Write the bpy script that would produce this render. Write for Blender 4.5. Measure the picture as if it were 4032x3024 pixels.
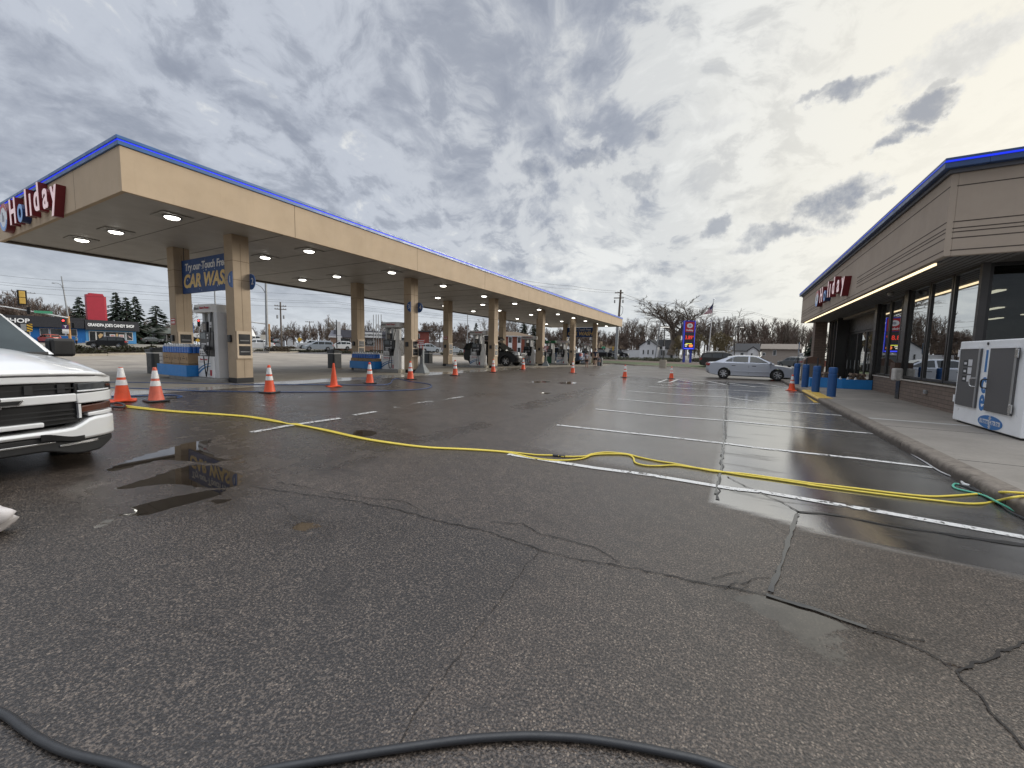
import bpy, bmesh, math, random
import numpy as np
from mathutils import Vector, Matrix

for _o in list(bpy.data.objects): bpy.data.objects.remove(_o)
SC = bpy.context.scene
COL = SC.collection
rng = random.Random(7)
PI = math.pi

# ------------------------------------------------------------------ camera
F, CX, CY, H = 1550.0, 2016.0, 1512.0, 1.57
def _n(v): return v / np.linalg.norm(v)
def _d(px, py): return np.array([(px - CX) / F, -(py - CY) / F, -1.0])
_Y = _n(_d(2888, 1397)); _X = _n(_d(-930, 1321)); _X = -_n(_X - _Y * np.dot(_X, _Y)); _Z = np.cross(_X, _Y)
RM = np.array([_X, _Y, _Z])
cam_d = bpy.data.cameras.new("camera"); cam = bpy.data.objects.new("camera", cam_d); COL.objects.link(cam)
mw = Matrix.Identity(4)
for i in range(3):
    for j in range(3): mw[i][j] = RM[i, j]
mw[2][3] = H
cam.matrix_world = mw
cam_d.sensor_width = 36; cam_d.lens = F / 4032 * 36; cam_d.clip_end = 3000; cam_d.clip_start = 0.05
SC.camera = cam

# ------------------------------------------------------------------ world and sun
SUN = Vector((0.62, 0.74, 0.27)).normalized()
W = bpy.data.worlds.new("World"); SC.world = W; W.use_nodes = True
nt = W.node_tree; nt.nodes.clear()
def N(tree, typ, **kw):
    n = tree.nodes.new(typ)
    for k, v in kw.items(): setattr(n, k, v)
    return n
class NB:
    """small node-graph writer: every method returns an output socket"""
    def __init__(s, tree): s.t = tree
    def _set(s, sock, v):
        if hasattr(v, 'is_output'): s.t.links.new(v, sock)
        else: sock.default_value = v
    def m(s, op, a, b=0.0, c=None, clamp=False):
        n = N(s.t, 'ShaderNodeMath', operation=op, use_clamp=clamp)
        s._set(n.inputs[0], a); s._set(n.inputs[1], b)
        if c is not None: s._set(n.inputs[2], c)
        return n.outputs[0]
    def v(s, op, a, b=None, sc=None):
        n = N(s.t, 'ShaderNodeVectorMath', operation=op)
        s._set(n.inputs[0], a)
        if b is not None: s._set(n.inputs[1], b)
        if sc is not None: s._set(n.inputs['Scale'], sc)
        return n.outputs['Value'] if op in ('DOT_PRODUCT', 'LENGTH', 'DISTANCE') else n.outputs[0]
    def noise(s, vec, scale, detail=4, rough=.55, dist=0.0, col=False):
        n = N(s.t, 'ShaderNodeTexNoise')
        if vec is not None: s.t.links.new(vec, n.inputs['Vector'])
        n.inputs['Scale'].default_value = scale; n.inputs['Detail'].default_value = detail
        n.inputs['Roughness'].default_value = rough; n.inputs['Distortion'].default_value = dist
        return n.outputs['Color'] if col else n.outputs[0]
    def vor(s, vec, scale, feature='F1', out='Distance', rand=1.0):
        n = N(s.t, 'ShaderNodeTexVoronoi', feature=feature)
        if vec is not None: s.t.links.new(vec, n.inputs['Vector'])
        n.inputs['Scale'].default_value = scale; n.inputs['Randomness'].default_value = rand
        return n.outputs[out]
    def rng(s, x, a, b, c=0.0, d=1.0, smooth=True):
        n = N(s.t, 'ShaderNodeMapRange', interpolation_type='SMOOTHSTEP' if smooth else 'LINEAR', clamp=True)
        s._set(n.inputs[0], x)
        for k, val in ((1, a), (2, b), (3, c), (4, d)): s._set(n.inputs[k], val)
        return n.outputs[0]
    def mix(s, f, a, b, blend='MIX'):
        n = N(s.t, 'ShaderNodeMix', data_type='RGBA', blend_type=blend)
        s._set(n.inputs[0], f)
        s._set(n.inputs[6], a if hasattr(a, 'is_output') else (*a[:3], 1)); s._set(n.inputs[7], b if hasattr(b, 'is_output') else (*b[:3], 1))
        return n.outputs[2]
    def sep(s, vec):
        n = N(s.t, 'ShaderNodeSeparateXYZ'); s.t.links.new(vec, n.inputs[0]); return n.outputs
    def comb(s, x, y, z=0.0):
        n = N(s.t, 'ShaderNodeCombineXYZ')
        for k, val in enumerate((x, y, z)): s._set(n.inputs[k], val)
        return n.outputs[0]
def lin(r, g, b):
    f = lambda c: c / 12.92 if c <= .04045 else ((c + .055) / 1.055) ** 2.4
    return tuple(f(c / 255) for c in (r, g, b))

g = NB(nt)
D = N(nt, 'ShaderNodeTexCoord').outputs['Generated']
dx, dy, dz = g.sep(D)
sky = N(nt, 'ShaderNodeTexSky', sky_type='NISHITA', sun_disc=False)
sky.sun_elevation = math.asin(SUN.z); sky.sun_rotation = math.atan2(SUN.x, SUN.y)
blue = g.v('SCALE', sky.outputs[0], sc=0.10)
den = g.m('ADD', g.m('MAXIMUM', dz, 0.0), 0.26)
U = g.m('DIVIDE', g.m('ADD', dx, g.m('MULTIPLY', dy, .25)), den); V = g.m('DIVIDE', g.m('SUBTRACT', dy, g.m('MULTIPLY', dx, .25)), den)
wv_ = g.noise(D, 2.2, 4, .55, 0, True)
flow = g.v('ADD', g.comb(U, g.m('MULTIPLY', V, 0.50), 0.0), g.v('SCALE', wv_, sc=.55))   # cloud deck, streaks run away along the lot
n1 = g.noise(flow, 1.55, 10, .60, .15)
n2 = g.noise(g.v('ADD', g.comb(U, g.m('MULTIPLY', V, .85), 3.0), g.v('SCALE', wv_, sc=.5)), 6.0, 9, .62, .15)
n3 = g.noise(flow, 0.62, 3, .5)
sun_dot = g.m('MAXIMUM', g.v('DOT_PRODUCT', D, tuple(SUN)), 0.0)
glow = g.rng(sun_dot, .50, 1.0, 0, 1)
field = g.m('ADD', g.m('ADD', g.m('MULTIPLY', n1, .46), g.m('MULTIPLY', n2, .36)), g.m('MULTIPLY', n3, .36))
field = g.m('SUBTRACT', field, .09)                                   # about .5 in the mean: high = thick, dark bellies; low = thin, bright gaps
thick = g.m('SUBTRACT', field, g.m('MULTIPLY', g.rng(sun_dot, .35, .95), .13))
colr = g.mix(g.rng(sun_dot, .0, .85), lin(196, 202, 213), lin(224, 225, 223))
colr = g.mix(g.rng(thick, .465, .40, 0, .90), colr, lin(238, 239, 237))
colr = g.mix(g.rng(thick, .475, .565, 0, .80), colr, lin(163, 169, 182))
colr = g.mix(g.rng(thick, .545, .66, 0, .72), colr, lin(138, 145, 161))
colr = g.mix(g.rng(n2, .50, .62, 0, .30), colr, lin(140, 147, 162))
# brighter, paler air towards the horizon; warm cream around the hidden sun
hz = g.rng(dz, 0.0, .22, 1, 0)
colr = g.mix(g.m('MULTIPLY', hz, .70), colr, lin(216, 222, 228))
colr = g.mix(g.m('MULTIPLY', g.rng(sun_dot, .66, .98), .80), colr, lin(253, 247, 230))
wn = g.noise(D, 9.0, 6, .62, 0, True)
wn2 = g.noise(D, 20.0, 7, .66, 0, False)
Dw = g.v('ADD', D, g.v('SCALE', g.v('SUBTRACT', wn, (.5, .5, .5)), sc=.13))
def _r(px, py): return Vector(RM @ _d(px, py)).normalized()
S = 4032 / 2212
BLOBS = [(1155, 368, 46, 22, .7), (1270, 348, 50, 20, .75), (1380, 392, 48, 20, .55), (1420, 288, 34, 34, .55), (1545, 270, 60, 20, .2),
         (1830, 203, 75, 30, .85), (1760, 222, 55, 16, .6), (1990, 245, 70, 34, .85), (1940, 308, 50, 20, .9), (2025, 190, 26, 24, .5),
         (1805, 438, 88, 42, .95), (1905, 442, 30, 13, .6), (1670, 512, 112, 22, .75), (1550, 480, 34, 22, .7), (1415, 578, 66, 14, .45),
         (1070, 570, 80, 22, .35), (1190, 572, 40, 16, .3), (2080, 110, 130, 60, .35), (400, 150, 130, 40, .35), (620, 250, 150, 40, .35), (840, 250, 60, 40, .35), (760, 430, 40, 16, .35)]
mask = None
for (bx, by, rx, ry, a) in BLOBS:
    c = _r(bx * S, by * S); u = (_r((bx + rx) * S, by * S) - c); v = (_r(bx * S, (by - ry) * S) - c)
    u = u / u.length_squared; v = v / v.length_squared
    uu = g.m('SUBTRACT', g.v('DOT_PRODUCT', Dw, tuple(u)), c.dot(u)); vv = g.m('SUBTRACT', g.v('DOT_PRODUCT', Dw, tuple(v)), c.dot(v))
    r2 = g.m('ADD', g.m('MULTIPLY', uu, uu), g.m('MULTIPLY', vv, vv))
    k = g.m('MULTIPLY', g.rng(g.m('ADD', r2, g.m('MULTIPLY', g.m('SUBTRACT', wn2, .5), 3.0)), 1.45, -.2), a)
    mask = k if mask is None else g.m('MAXIMUM', mask, k)
rim = g.rng(mask, 0.02, .22); rim = g.m('MULTIPLY', rim, g.rng(mask, .5, .2))
colr = g.mix(g.m('MULTIPLY', rim, g.m('MULTIPLY', glow, .5)), colr, lin(252, 250, 244))
colr = g.mix(g.m('MULTIPLY', mask, .92), colr, lin(128, 136, 154))
# extra brightness added overhead, beyond the top of the frame, to light the ground
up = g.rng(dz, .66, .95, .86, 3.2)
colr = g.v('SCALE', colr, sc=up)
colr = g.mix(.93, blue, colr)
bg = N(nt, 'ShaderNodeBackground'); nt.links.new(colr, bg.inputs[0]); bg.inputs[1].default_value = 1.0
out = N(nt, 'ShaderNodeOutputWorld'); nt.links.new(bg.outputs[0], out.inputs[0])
W.cycles.sampling_method = 'MANUAL'; W.cycles.sample_map_resolution = 512

sun_d = bpy.data.lights.new("sun", 'SUN'); sun_d.energy = 1.9; sun_d.angle = math.radians(25); sun_d.color = (1, .955, .88)
sun = bpy.data.objects.new("sun", sun_d); COL.objects.link(sun)
sun.rotation_euler = SUN.to_track_quat('Z', 'Y').to_euler()
SC.view_settings.view_transform = 'Standard'; SC.view_settings.look = 'None'; SC.view_settings.gamma = 1
SC.view_settings.exposure = 0.25
SC.cycles.max_bounces = 8; SC.cycles.transparent_max_bounces = 12; SC.cycles.caustics_reflective = False; SC.cycles.caustics_refractive = False
SC.cycles.sample_clamp_indirect = 6.0
SC.cycles.use_denoising = True

# ------------------------------------------------------------------ ground height and pixel helpers
def ss(a, b, x):
    t = np.clip((x - a) / (b - a), 0, 1); return t * t * (3 - 2 * t)
def T(x, y):
    a = .40 * np.clip((-x - 1.5) / 11.5, 0, 1)
    return a * (1 - .72 * ss(24., 46., y)) + .32 * ss(-18., -60., x) + .75 * ss(-100., -132., x) - .35 * ss(45., 78., y) * ss(-30., 0., x)
def ray(px, py): return RM @ _d(px, py)
def Q(px, py, depth): r = ray(px, py) * depth; return Vector((r[0], r[1], H + r[2]))
def gp(px, py, dz=0.0):
    r = ray(px, py); lo, hi = .3, .3
    while hi < 900 and H + r[2] * hi > T(r[0] * hi, r[1] * hi) + dz: lo = hi; hi *= 1.05
    for _ in range(30):
        m_ = (lo + hi) / 2
        if H + r[2] * m_ > T(r[0] * m_, r[1] * m_) + dz: lo = m_
        else: hi = m_
    x, y = r[0] * hi, r[1] * hi
    return Vector((x, y, T(x, y) + dz))
def gz(px, py, z): r = ray(px, py); t = (z - H) / r[2]; return Vector((r[0] * t, r[1] * t, z))
def onT(x, y, dz=0.0): return Vector((x, y, float(T(x, y)) + dz))

# ------------------------------------------------------------------ materials
MATS = {}
def mat(name, col, rough=.6, var=.12, scale=3.0, bump=0.0, bscale=40., metal=0.0, coat=0.0, spec=.5, emit=None, es=1.0, dirt=0.0):
    if name in MATS: return MATS[name]
    m = bpy.data.materials.new(name); m.use_nodes = True; t = m.node_tree; b = NB(t)
    p = t.nodes['Principled BSDF']
    tc = N(t, 'ShaderNodeTexCoord').outputs['Object']
    c = (*col[:3],)
    if var > 0:
        n = b.noise(tc, scale, 5, .6)
        lo = tuple(x * (1 - var) for x in c); hi = tuple(min(1, x * (1 + var)) for x in c)
        cs = b.mix(b.rng(n, .3, .7, smooth=False), lo, hi)
        if dirt > 0:
            sv = b.v('MULTIPLY', tc, (6., 6., .5))
            dn = b.rng(b.noise(sv, 1.2, 5, .65), .52, .75)
            cs = b.mix(b.m('MULTIPLY', dn, dirt), cs, tuple(x * .45 for x in c))
        t.links.new(cs, p.inputs['Base Color'])
        rr = b.rng(b.noise(tc, scale * 2.3, 3, .5), .3, .7, max(.02, rough - .08), min(1, rough + .08), smooth=False)
        t.links.new(rr, p.inputs['Roughness'])
    else:
        p.inputs['Base Color'].default_value = (*c, 1); p.inputs['Roughness'].default_value = rough
    if bump > 0:
        bn = N(t, 'ShaderNodeBump'); bn.inputs['Strength'].default_value = bump; bn.inputs['Distance'].default_value = .01
        t.links.new(b.noise(tc, bscale, 4, .6), bn.inputs['Height']); t.links.new(bn.outputs[0], p.inputs['Normal'])
    p.inputs['Metallic'].default_value = metal; p.inputs['Coat Weight'].default_value = coat; p.inputs['Coat Roughness'].default_value = .06
    p.inputs['Specular IOR Level'].default_value = spec
    if emit: p.inputs['Emission Color'].default_value = (*emit, 1); p.inputs['Emission Strength'].default_value = es
    MATS[name] = m
    return m
def glass(name, tint, ior=1.6, rough=.0):
    if name in MATS: return MATS[name]
    m = bpy.data.materials.new(name); m.use_nodes = True; t = m.node_tree; t.nodes.clear()
    tr = N(t, 'ShaderNodeBsdfTransparent'); tr.inputs[0].default_value = (*tint, 1)
    gl = N(t, 'ShaderNodeBsdfGlossy'); gl.inputs['Roughness'].default_value = rough; gl.inputs[0].default_value = (.95, .97, .97, 1)
    fr = N(t, 'ShaderNodeFresnel'); fr.inputs[0].default_value = ior
    mx = N(t, 'ShaderNodeMixShader'); o = N(t, 'ShaderNodeOutputMaterial')
    t.links.new(fr.outputs[0], mx.inputs[0]); t.links.new(tr.outputs[0], mx.inputs[1]); t.links.new(gl.outputs[0], mx.inputs[2]); t.links.new(mx.outputs[0], o.inputs[0])
    MATS[name] = m
    return m
def emis(name, col, s):
    if name in MATS: return MATS[name]
    m = bpy.data.materials.new(name); m.use_nodes = True
    p = m.node_tree.nodes['Principled BSDF']; p.inputs['Base Color'].default_value = (*col, 1)
    p.inputs['Emission Color'].default_value = (*col, 1); p.inputs['Emission Strength'].default_value = s
    MATS[name] = m
    return m

# ------------------------------------------------------------------ mesh writer
class MB:
    def __init__(s): s.v = []; s.f = []; s.mi = []; s.cur = 0
    def add(s, vs, fs, M=None):
        o = len(s.v)
        s.v += [tuple(M @ Vector(p)) if M is not None else tuple(p) for p in vs]
        s.f += [tuple(o + i for i in f) for f in fs]; s.mi += [s.cur] * len(fs)
        return s
    def box(s, x0, x1, y0, y1, z0, z1, M=None):
        return s.add([(x0, y0, z0), (x1, y0, z0), (x1, y1, z0), (x0, y1, z0), (x0, y0, z1), (x1, y0, z1), (x1, y1, z1), (x0, y1, z1)],
                     [(0, 3, 2, 1), (4, 5, 6, 7), (0, 1, 5, 4), (1, 2, 6, 5), (2, 3, 7, 6), (3, 0, 4, 7)], M)
    def prism(s, poly, a, b, axis='y', M=None):
        """extrude a 2-D polygon: axis y -> (x,z) polygon, axis x -> (y,z), axis z -> (x,y)"""
        f = {'y': lambda p, t: (p[0], t, p[1]), 'x': lambda p, t: (t, p[0], p[1]), 'z': lambda p, t: (p[0], p[1], t)}[axis]
        n = len(poly)
        return s.add([f(p, a) for p in poly] + [f(p, b) for p in poly],
                     [tuple(range(n)), tuple(range(2 * n - 1, n - 1, -1))] + [(i, i + n, (i + 1) % n + n, (i + 1) % n) for i in range(n)], M)
    def tube(s, pts, r, n=8, cap=True, M=None):
        pts = [Vector(p) for p in pts]; rs = r if isinstance(r, (list, tuple)) else [r] * len(pts)
        vs = []; prev = None
        for i, p in enumerate(pts):
            t = (pts[min(i + 1, len(pts) - 1)] - pts[max(i - 1, 0)])
            t = t.normalized() if t.length > 1e-9 else Vector((0, 0, 1))
            if prev is None:
                a = t.orthogonal().normalized()
            else:
                a = prev - t * prev.dot(t); a = a.normalized() if a.length > 1e-6 else t.orthogonal().normalized()
            prev = a; b = t.cross(a)
            for k in range(n):
                w = 2 * PI * k / n; vs.append(p + (a * math.cos(w) + b * math.sin(w)) * rs[i])
        fs = [(i * n + k, i * n + (k + 1) % n, (i + 1) * n + (k + 1) % n, (i + 1) * n + k) for i in range(len(pts) - 1) for k in range(n)]
        if cap: fs += [tuple(range(n - 1, -1, -1)), tuple(range((len(pts) - 1) * n, len(pts) * n))]
        return s.add(vs, fs, M)
    def lathe(s, prof, n=16, M=None, cap=True):
        vs = [(r * math.cos(2 * PI * k / n), r * math.sin(2 * PI * k / n), z) for r, z in prof for k in range(n)]
        m_ = len(prof)
        fs = [(i * n + k, i * n + (k + 1) % n, (i + 1) * n + (k + 1) % n, (i + 1) * n + k) for i in range(m_ - 1) for k in range(n)]
        if cap: fs += [tuple(range(n - 1, -1, -1)), tuple(range((m_ - 1) * n, m_ * n))]
        return s.add(vs, fs, M)
    def quad(s, a, b, c, d, M=None): return s.add([a, b, c, d], [(0, 1, 2, 3)], M)
    def mesh(s, me, M=None):
        return s.add([v.co[:] for v in me.vertices], [tuple(p.vertices) for p in me.polygons], M)
    def build(s, name, mt, parent=None, smooth=None, bevel=0.0, seg=2, recalc=False):
        me = bpy.data.meshes.new(name); me.from_pydata(s.v, [], s.f)
        for m_ in (mt if isinstance(mt, (list, tuple)) else [mt]): me.materials.append(m_)
        if isinstance(mt, (list, tuple)): me.polygons.foreach_set('material_index', s.mi)
        if recalc:
            bm = bmesh.new(); bm.from_mesh(me); bmesh.ops.recalc_face_normals(bm, faces=bm.faces); bm.to_mesh(me); bm.free()
        if smooth is not None:
            me.polygons.foreach_set('use_smooth', [True] * len(me.polygons)); me.set_sharp_from_angle(angle=math.radians(smooth))
        me.update()
        o = bpy.data.objects.new(name, me); COL.objects.link(o)
        if parent: o.parent = parent
        if bevel > 0:
            b = o.modifiers.new('edge', 'BEVEL'); b.width = bevel; b.segments = seg; b.limit_method = 'ANGLE'; b.angle_limit = math.radians(40)
        return o
def tag(o, label=None, cat=None, group=None, kind=None):
    if label: o['label'] = label
    if cat: o['category'] = cat
    if group: o['group'] = group
    if kind: o['kind'] = kind
    return o
def thing(name, label, cat, loc=(0, 0, 0), rz=0.0, group=None, sc=1.0):
    o = bpy.data.objects.new(name, None); COL.objects.link(o); o.empty_display_size = .2
    o.location = loc; o.rotation_euler = (0, 0, rz); o.scale = (sc, sc, sc)
    return tag(o, label, cat, group)
KIDS = {}
def _copy(o, parent, kids):
    c = o.copy(); COL.objects.link(c); c.parent = parent
    for ch in kids.get(o.name, ()): _copy(ch, c, kids)
    return c
def dup(root, loc, rz=0.0, label=None, group=None, sc=None):
    kids = {}
    def walk(o):
        kids[o.name] = list(o.children)
        for ch in o.children: walk(ch)
    walk(root)
    c = _copy(root, None, kids); c.location = loc; c.rotation_euler = (0, 0, rz)
    if sc is not None: c.scale = (sc, sc, sc) if not isinstance(sc, (tuple, list)) else sc
    if label: c['label'] = label
    if group: c['group'] = group
    return c
def struct(o): o['kind'] = 'structure'; return o
def text_me(s, size=1.0, ext=.01, off=0.0, align='CENTER', shear=0.0, space=1.0):
    cu = bpy.data.curves.new('t', 'FONT'); cu.body = s; cu.size = size; cu.extrude = ext; cu.offset = off; cu.align_x = align; cu.align_y = 'CENTER'
    cu.shear = shear; cu.space_character = space; cu.resolution_u = 4
    o = bpy.data.objects.new('t', cu); COL.objects.link(o)
    dg = bpy.context.evaluated_depsgraph_get(); me = bpy.data.meshes.new_from_object(o.evaluated_get(dg))
    bpy.data.objects.remove(o); bpy.data.curves.remove(cu)
    return me
# text plane (x right, y up, z out) mapped onto a wall: facing -Y, or facing -X etc.
def face_m(o, right, up, sx=1.0, sy=1.0):
    r = Vector(right).normalized(); u = Vector(up).normalized(); n = r.cross(u)
    return Matrix(((r.x * sx, u.x * sy, n.x, o[0]), (r.y * sx, u.y * sy, n.y, o[1]), (r.z * sx, u.z * sy, n.z, o[2]), (0, 0, 0, 1)))
def smooth_path(pts, k=8):
    """Catmull-Rom through the points"""
    P = [Vector(p) for p in pts]; P = [P[0] * 2 - P[1]] + P + [P[-1] * 2 - P[-2]]; o = []
    for i in range(1, len(P) - 2):
        for j in range(k):
            t = j / k; a, b, c, d = P[i - 1], P[i], P[i + 1], P[i + 2]
            o.append(.5 * ((2 * b) + (c - a) * t + (2 * a - 5 * b + 4 * c - d) * t * t + (3 * b - a - 3 * c + d) * t ** 3))
    o.append(P[-2]); return o
# ================================================================== GROUND
def gs(x, y, dz=0.0): return gp(x * S, y * S, dz)
def z23(x, y): return gp(400 + x * .6781, 1400 + y * .6781)          # pixel windows of the photograph used for measuring
def z21(x, y, dz=0.0): return gp(2000 + x * .5425, 1450 + y * .5425, dz)
def z22(x, y, dz=0.0): return gp(3000 + x * .46655, 1500 + y * .46655, dz)
def zl6(x, y): return gp(2016 + x * .9114, 1900 + y * .9114)
def zl5(x, y): return gp(x * .9114, 1900 + y * .9114)
def zc7(x, y): return gp(2080 + x * .1899, 1430 + y * .1899)
def axis(lo, a, b, hi, step, gr):
    v = list(np.arange(a, b + 1e-6, step)); s_ = step
    while v[-1] < hi: s_ *= gr; v.append(v[-1] + s_)
    s_ = step
    while v[0] > lo: s_ *= gr; v.insert(0, v[0] - s_)
    return np.array(v)
XS = axis(-420, -9.6, 3.4, 320, .075, 1.07); YS = axis(-80, .3, 11.5, 620, .075, 1.07)
GX, GY = np.meshgrid(XS, YS)
def sdf(poly, X, Y):
    P = np.array([(p[0], p[1]) for p in poly]); d2 = np.full(X.shape, 1e9); ins = np.zeros(X.shape, bool)
    for i in range(len(P)):
        a, b = P[i], P[(i + 1) % len(P)]; e_ = b - a; L = (e_ ** 2).sum() + 1e-9
        t = np.clip(((X - a[0]) * e_[0] + (Y - a[1]) * e_[1]) / L, 0, 1)
        d2 = np.minimum(d2, (X - a[0] - t * e_[0]) ** 2 + (Y - a[1] - t * e_[1]) ** 2)
        c = (a[1] > Y) != (b[1] > Y)
        with np.errstate(divide='ignore', invalid='ignore'):
            xi = (b[0] - a[0]) * (Y - a[1]) / (b[1] - a[1] + 1e-12) + a[0]
        ins ^= c & (X < xi)
    d = np.sqrt(d2); return np.where(ins, -d, d)
def line_d(pts, X, Y):
    P = np.array([(p[0], p[1]) for p in pts]); d2 = np.full(X.shape, 1e9)
    for i in range(len(P) - 1):
        a, b = P[i], P[i + 1]; e_ = b - a; t = np.clip(((X - a[0]) * e_[0] + (Y - a[1]) * e_[1]) / ((e_ ** 2).sum() + 1e-9), 0, 1)
        d2 = np.minimum(d2, (X - a[0] - t * e_[0]) ** 2 + (Y - a[1] - t * e_[1]) ** 2)
    return np.sqrt(d2)
def ell(f, cx, cy, rx, ry): return [f(cx + rx * math.cos(a), cy + ry * math.sin(a)) for a in np.linspace(0, 2 * PI, 14)[:-1]]
wet = np.zeros(GX.shape)
PUD = [([z23(*p) for p in ((20, 665), (200, 592), (380, 542), (520, 502), (645, 484), (600, 535), (690, 612), (655, 626), (500, 612), (330, 604), (190, 645), (60, 675))], .05, 1.0),
       ([z23(*p) for p in ((60, 772), (250, 722), (400, 668), (520, 634), (650, 640), (810, 690), (800, 752), (700, 772), (560, 762), (430, 742), (300, 750), (150, 776))], .05, 1.0),
       ([z23(*p) for p in ((170, 884), (240, 860), (420, 822), (560, 792), (720, 772), (745, 782), (600, 832), (400, 892), (250, 925), (180, 935))], .03, 1.0),
       ([z23(*p) for p in ((610, 848), (770, 822), (690, 864))], .02, 1.0),
       ([z23(*p) for p in ((-40, 985), (90, 925), (95, 950), (-20, 1010))], .05, .9),
       (ell(z23, 1530, 451, 70, 19), .03, 1.0), (ell(z23, 1190, 995, 85, 26), .16, .75),
       ([zl6(*p) for p in ((955, 486), (1110, 498), (1330, 572), (1535, 640), (1390, 622), (1330, 640), (1290, 662), (1215, 650), (1120, 585))], .05, .95),
       ([zl6(*p) for p in ((1040, 500), (1330, 590), (1500, 700), (1480, 820), (1300, 780), (1180, 640))], .32, .62),
       ([zl6(*p) for p in ((1860, 768), (1995, 778), (1965, 806), (1905, 815))], .02, 1.0),
       (ell(zc7, 230, 390, 210, 14), .06, 1.0), (ell(zc7, 800, 412, 190, 26), .06, 1.0), (ell(zc7, 360, 624, 112, 15), .03, 1.0),
       ([z23(*p) for p in ((640, 600), (820, 560), (900, 620), (760, 650))], .2, .5)]
for poly, soft, amt in PUD: wet = np.maximum(wet, amt * ss(soft, -soft * .6, sdf(poly, GX, GY)))
damp = np.zeros(GX.shape)
for poly, soft, amt in PUD[:4] + PUD[5:8]: damp = np.maximum(damp, .75 * ss(.42, -.02, sdf(poly, GX, GY)))
for pts, w in (([z23(*p) for p in ((830, 740), (1000, 690), (1190, 640), (1400, 560), (1700, 505), (1900, 480), (2212, 400))], .22), ([gs(*p) for p in ((1130, 880), (1200, 862), (1260, 850))], .35),
               ([z23(*p) for p in ((760, 690), (1100, 650), (1380, 650), (1700, 530))], .16), ([zc7(*p) for p in ((0, 890), (480, 760), (800, 640), (1300, 530))], .22), ([zc7(*p) for p in ((1300, 255), (1480, 240), (1700, 205))], .25)):
    damp = np.maximum(damp, ss(w * 1.7, w * .25, line_d(pts, GX, GY)))
damp = np.maximum(damp, .8 * ss(-3.4, -5.2, GX) * ss(6.5, 4.5, GY) * ss(.5, 1.7, GY - .12 * (-GX - 4)))
damp = np.maximum(damp, .35 * ss(-4.5, -7.5, GX) * ss(15, 9, GY))
_pj = .05 * np.sin(GX * 9 + GY * 4) + .03 * np.sin(GX * 23 - GY * 17)
patch = ss(.10, -.08, _pj + sdf([gs(*p) for p in ((-900, 1500), (0, 1100), (395, 1042), (620, 1052), (760, 1072), (900, 1102), (1050, 1150), (1165, 1190), (1060, 1320), (950, 1450), (850, 1600), (800, 1700), (600, 2400))], GX, GY))
yl = 4.52 + .0 * GX
strip = ss(.04, -.04, sdf([(-.10, 4.62), (-.02, 12.), (-.2, 25.5), (2.75, 25.8), (2.75, 4.15), (2.0, 4.2), (.75, 4.32), (.5, 4.45)], GX, GY))
pgrey = ss(.25, -.1, sdf([(-.1, 5.4), (-2.8, 5.6), (-3.6, 11), (-5.5, 20), (-6.0, 25), (-.2, 25.5)], GX, GY))
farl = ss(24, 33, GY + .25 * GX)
nx, ny = len(XS), len(YS)
me = bpy.data.meshes.new('parking_lot')
VZ = T(GX, GY)
vs = np.stack([GX, GY, VZ], -1).reshape(-1, 3)
idx = np.arange(nx * ny).reshape(ny, nx)
fs = np.stack([idx[:-1, :-1], idx[:-1, 1:], idx[1:, 1:], idx[1:, :-1]], -1).reshape(-1, 4)
me.vertices.add(len(vs)); me.vertices.foreach_set('co', vs.ravel())
me.loops.add(fs.size); me.loops.foreach_set('vertex_index', fs.ravel().astype(np.int32))
me.polygons.add(len(fs)); me.polygons.foreach_set('loop_start', np.arange(0, fs.size, 4, dtype=np.int32)); me.polygons.foreach_set('loop_total', np.full(len(fs), 4, dtype=np.int32))
me.update(); me.polygons.foreach_set('use_smooth', [True] * len(me.polygons))
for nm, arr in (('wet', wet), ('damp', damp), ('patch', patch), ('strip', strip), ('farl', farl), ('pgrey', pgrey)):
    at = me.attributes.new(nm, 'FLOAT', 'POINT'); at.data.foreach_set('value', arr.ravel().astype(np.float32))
m = bpy.data.materials.new('asphalt'); m.use_nodes = True; t = m.node_tree; b = NB(t); p = t.nodes['Principled BSDF']
tc = N(t, 'ShaderNodeTexCoord').outputs['Object']
A = lambda nm: N(t, 'ShaderNodeAttribute', attribute_name=nm).outputs['Fac']
aw, ad, ap, ast, af, apg = (A(k) for k in ('wet', 'damp', 'patch', 'strip', 'farl', 'pgrey'))
big = b.noise(tc, .55, 5, .6); mid = b.noise(tc, 7.0, 4, .6)
vc = N(t, 'ShaderNodeTexVoronoi', feature='F1'); t.links.new(tc, vc.inputs['Vector']); vc.inputs['Scale'].default_value = 85
vr = N(t, 'ShaderNodeSeparateColor'); t.links.new(vc.outputs['Color'], vr.inputs[0])
v2 = N(t, 'ShaderNodeTexVoronoi', feature='F1'); t.links.new(tc, v2.inputs['Vector']); v2.inputs['Scale'].default_value = 165
v2r = N(t, 'ShaderNodeSeparateColor'); t.links.new(v2.outputs['Color'], v2r.inputs[0])
core = b.rng(vc.outputs['Distance'], .50, .30)
st1 = b.m('MULTIPLY', b.rng(vr.outputs[0], b.m('ADD', .70, b.m('MULTIPLY', ap, .17)), b.m('ADD', .76, b.m('MULTIPLY', ap, .17))), core)
st2 = b.m('MULTIPLY', b.rng(v2r.outputs[0], .55, .9), b.rng(v2.outputs['Distance'], .55, .3))
bit = b.mix(b.rng(big, .3, .7), (.070, .058, .050), (.105, .087, .074))
bit = b.mix(b.m('MULTIPLY', ap, .8), bit, (.040, .037, .036))
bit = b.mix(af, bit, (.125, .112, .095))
bit = b.mix(b.m('MULTIPLY', apg, .65), bit, (.175, .166, .158))
gr1 = b.noise(tc, 75, 2, .7); gr2 = b.noise(tc, 24, 3, .7)
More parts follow.
